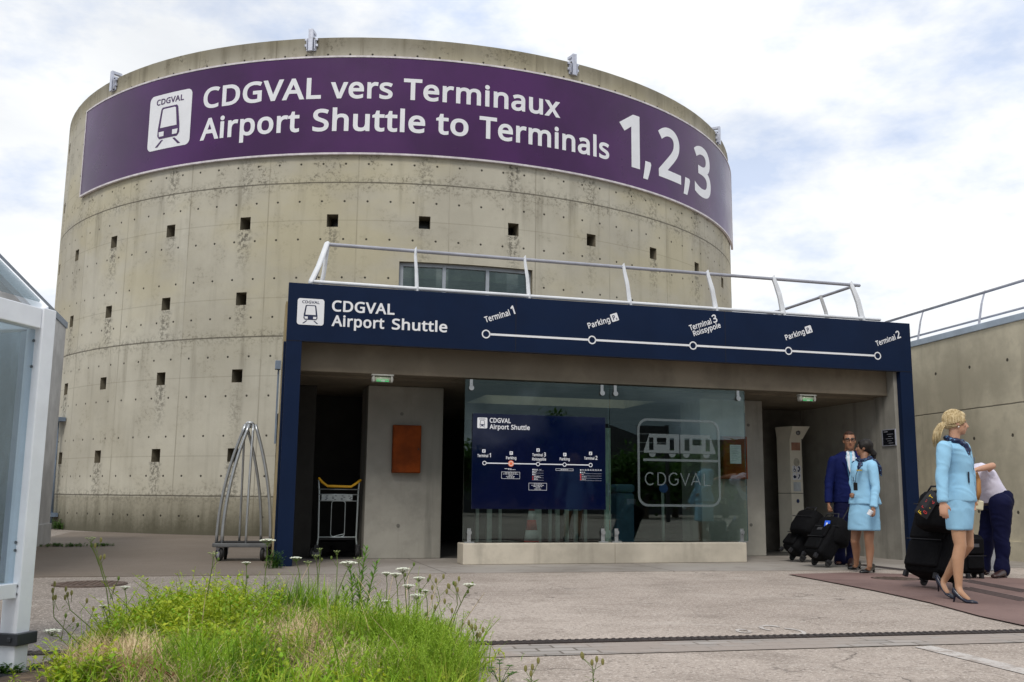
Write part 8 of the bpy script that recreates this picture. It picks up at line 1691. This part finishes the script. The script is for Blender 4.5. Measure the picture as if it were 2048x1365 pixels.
# weeds at wall feet
def clump(px, py, w, h, n, label, fl=.01):
    b = gr(px, py); t = thing('weed_clump', label, 'weed', b); mb = MB()
    for _ in range(n): p = Vector((RG.gauss(0, w), RG.gauss(0, w * .5), 0)); sprig(mb, p, h * RG.uniform(.5, 1.1), RG.uniform(0, 6.28), h * RG.uniform(0, .6), 9, fl * 5, fl, 0, 0)
    mb.build('foliage', DKLEAF, t)
clump(119, 1059, .13, .24, 60, 'bright weed clump at the foot of the blue-grey downpipes', .014); clump(130, 1094, .22, .06, 60, 'flat strip of weeds in the pavement before the grey building'); clump(205, 1093, .09, .05, 25, 'small flat weed patch in the pavement left of the luggage cart'); clump(548, 1137, .05, .22, 40, 'green weed growing at the foot of the navy post'); clump(25, 1350, .05, .05, 20, 'little weed at the foot of the white shelter post')
mb = MB(); mb.ell((0, 0, .0), .014, .014, .010, 8, 6); mb.ell((.012, 0, .002), .010, .012, .008, 8, 6)
t = thing('dandelion', 'single yellow flower low in the right grass', 'wildflower', at(879, 1336, 5.0)); mb.build('petals', YPET, t); mb = MB(); mb.tube([(0, 0, -.2), (0, 0, 0)], .002, 5); mb.build('stem', STEM, t)

# ------------------------------------------------------------ what stands behind the camera and shows in the glass
def mirrored(px, py, dist):                              # point seen in the glass at that pixel, dist metres behind the glass
    n = -PV; o = Vector((0, 0, CAM_H)); d = ray(px, py); q = pw(0, .14); k = (q - o).dot(n) / d.dot(n); hit = o + d * k; rdir = d - n * (2 * d.dot(n)); return hit + rdir.normalized() * dist
def mass(name, label, cat, pxs, dist, mat, depth=8.0, roof=None):
    t = thing(name, label, cat, (0, 0, 0)); P_ = [mirrored(x, y, dist) for x, y in pxs]; a, b = P_[0], P_[-1]; d = (b - a); d.z = 0; q = Vector((d.y, -d.x, 0)).normalized(); q = q if q.y < 0 else -q
    base = [Vector((p.x, p.y, -.05)) for p in P_]; back = [p + q * depth for p in P_]; bb = [p + q * depth for p in base]
    mb = MB(); n = len(P_)
    mb.f += []; mb.raw(P_ + base + back + bb, [(i, i + 1, n + i + 1, n + i) for i in range(n - 1)] + [(i, 2 * n + i, 2 * n + i + 1, i + 1) for i in range(n - 1)] + [(2 * n + i, 3 * n + i, 3 * n + i + 1, 2 * n + i + 1) for i in range(n - 1)] + [(0, n, 3 * n, 2 * n), (n - 1, 3 * n - 1, 4 * n - 1, 2 * n - 1)])
    mb.build('wall', mat, t); return t
mass('parking_building', 'dark low building with a sloping roof reflected in the glass screen', 'building', [(860, 930), (945, 905), (1040, 878), (1150, 850), (1215, 848), (1300, 880), (1460, 880), (1620, 870), (1700, 868)], 42, M('dark_facade', (0.045, 0.046, 0.05), .7, 0, .3, .5), 14)
def tree(px, py, dist, h, r, label):
    p = mirrored(px, py, dist); t = thing('tree', label, 'tree', (p.x, p.y, 0), 0, 'trees reflected in the glass'); mb = MB(); mb.tube([(0, 0, 0), (.05, 0, h * .4), (0, .05, h * .8)], [.16, .12, .05], 8)
    for k in range(5): a = k * 1.3; mb.tube([(0, 0, h * (.35 + .08 * k)), (cos(a) * r * .6, sin(a) * r * .6, h * (.6 + .07 * k))], [.06, .02], 6)
    mb.build('trunk', M('bark', (0.07, 0.05, 0.035), .9), t); mb = MB(); cs = [Vector((RG.gauss(0, r * .45), RG.gauss(0, r * .45), h * RG.uniform(.45, .95))) for _ in range(16)]
    for _ in range(2200): c = RG.choice(cs); q = c + Vector((RG.gauss(0, r * .25), RG.gauss(0, r * .25), RG.gauss(0, r * .22))); leaflet(mb, q, Vector((RG.uniform(-1, 1), RG.uniform(-1, 1), RG.uniform(-.6, .6))), .30, .08)
    mb.build('crown', DKLEAF, t)
for i, (px, dist, h, r, lb) in enumerate(((1120, 36, 5.2, 1.1, 'slim tree reflected above the map panel'), (920, 34, 3.2, 1.5, 'bushy tree reflected at the left edge of the glass'), (1290, 30, 2.6, 1.6, 'broad bush reflected under the etched train'), (1350, 33, 2.7, 1.4, 'round bush reflected right of the etched frame'), (1230, 31, 2.5, 1.3, 'bush reflected at the joint of the glass panes'), (1450, 34, 3.2, 1.6, 'tree reflected near the right edge of the glass'))): tree(px, 960, dist, h, r, lb)
p = mirrored(1305, 850, 24); t = thing('direction_totem', 'dark stacked direction boards on a post reflected in the right glass pane', 'sign', (p.x, p.y, 0), PYAW)
mb = MB(); mb.box(.55, .68, -.06, .06, 0, 3.75); mb.build('post', M('totem_black', (0.012, 0.012, 0.014), .4), t)
for k, z in enumerate((3.40, 3.06, 2.72)):
    mb = MB(); mb.box(-.62, .56, -.04, .04, z, z + .30); mb.build('board', M('totem_black', (0.01, 0.01, 0.01)), t)
    mb = MB(); mb.box(-.62, .56, -.045, .045, z - .025, z - .005); mb.build('trim', SIGN_WHITE, t)
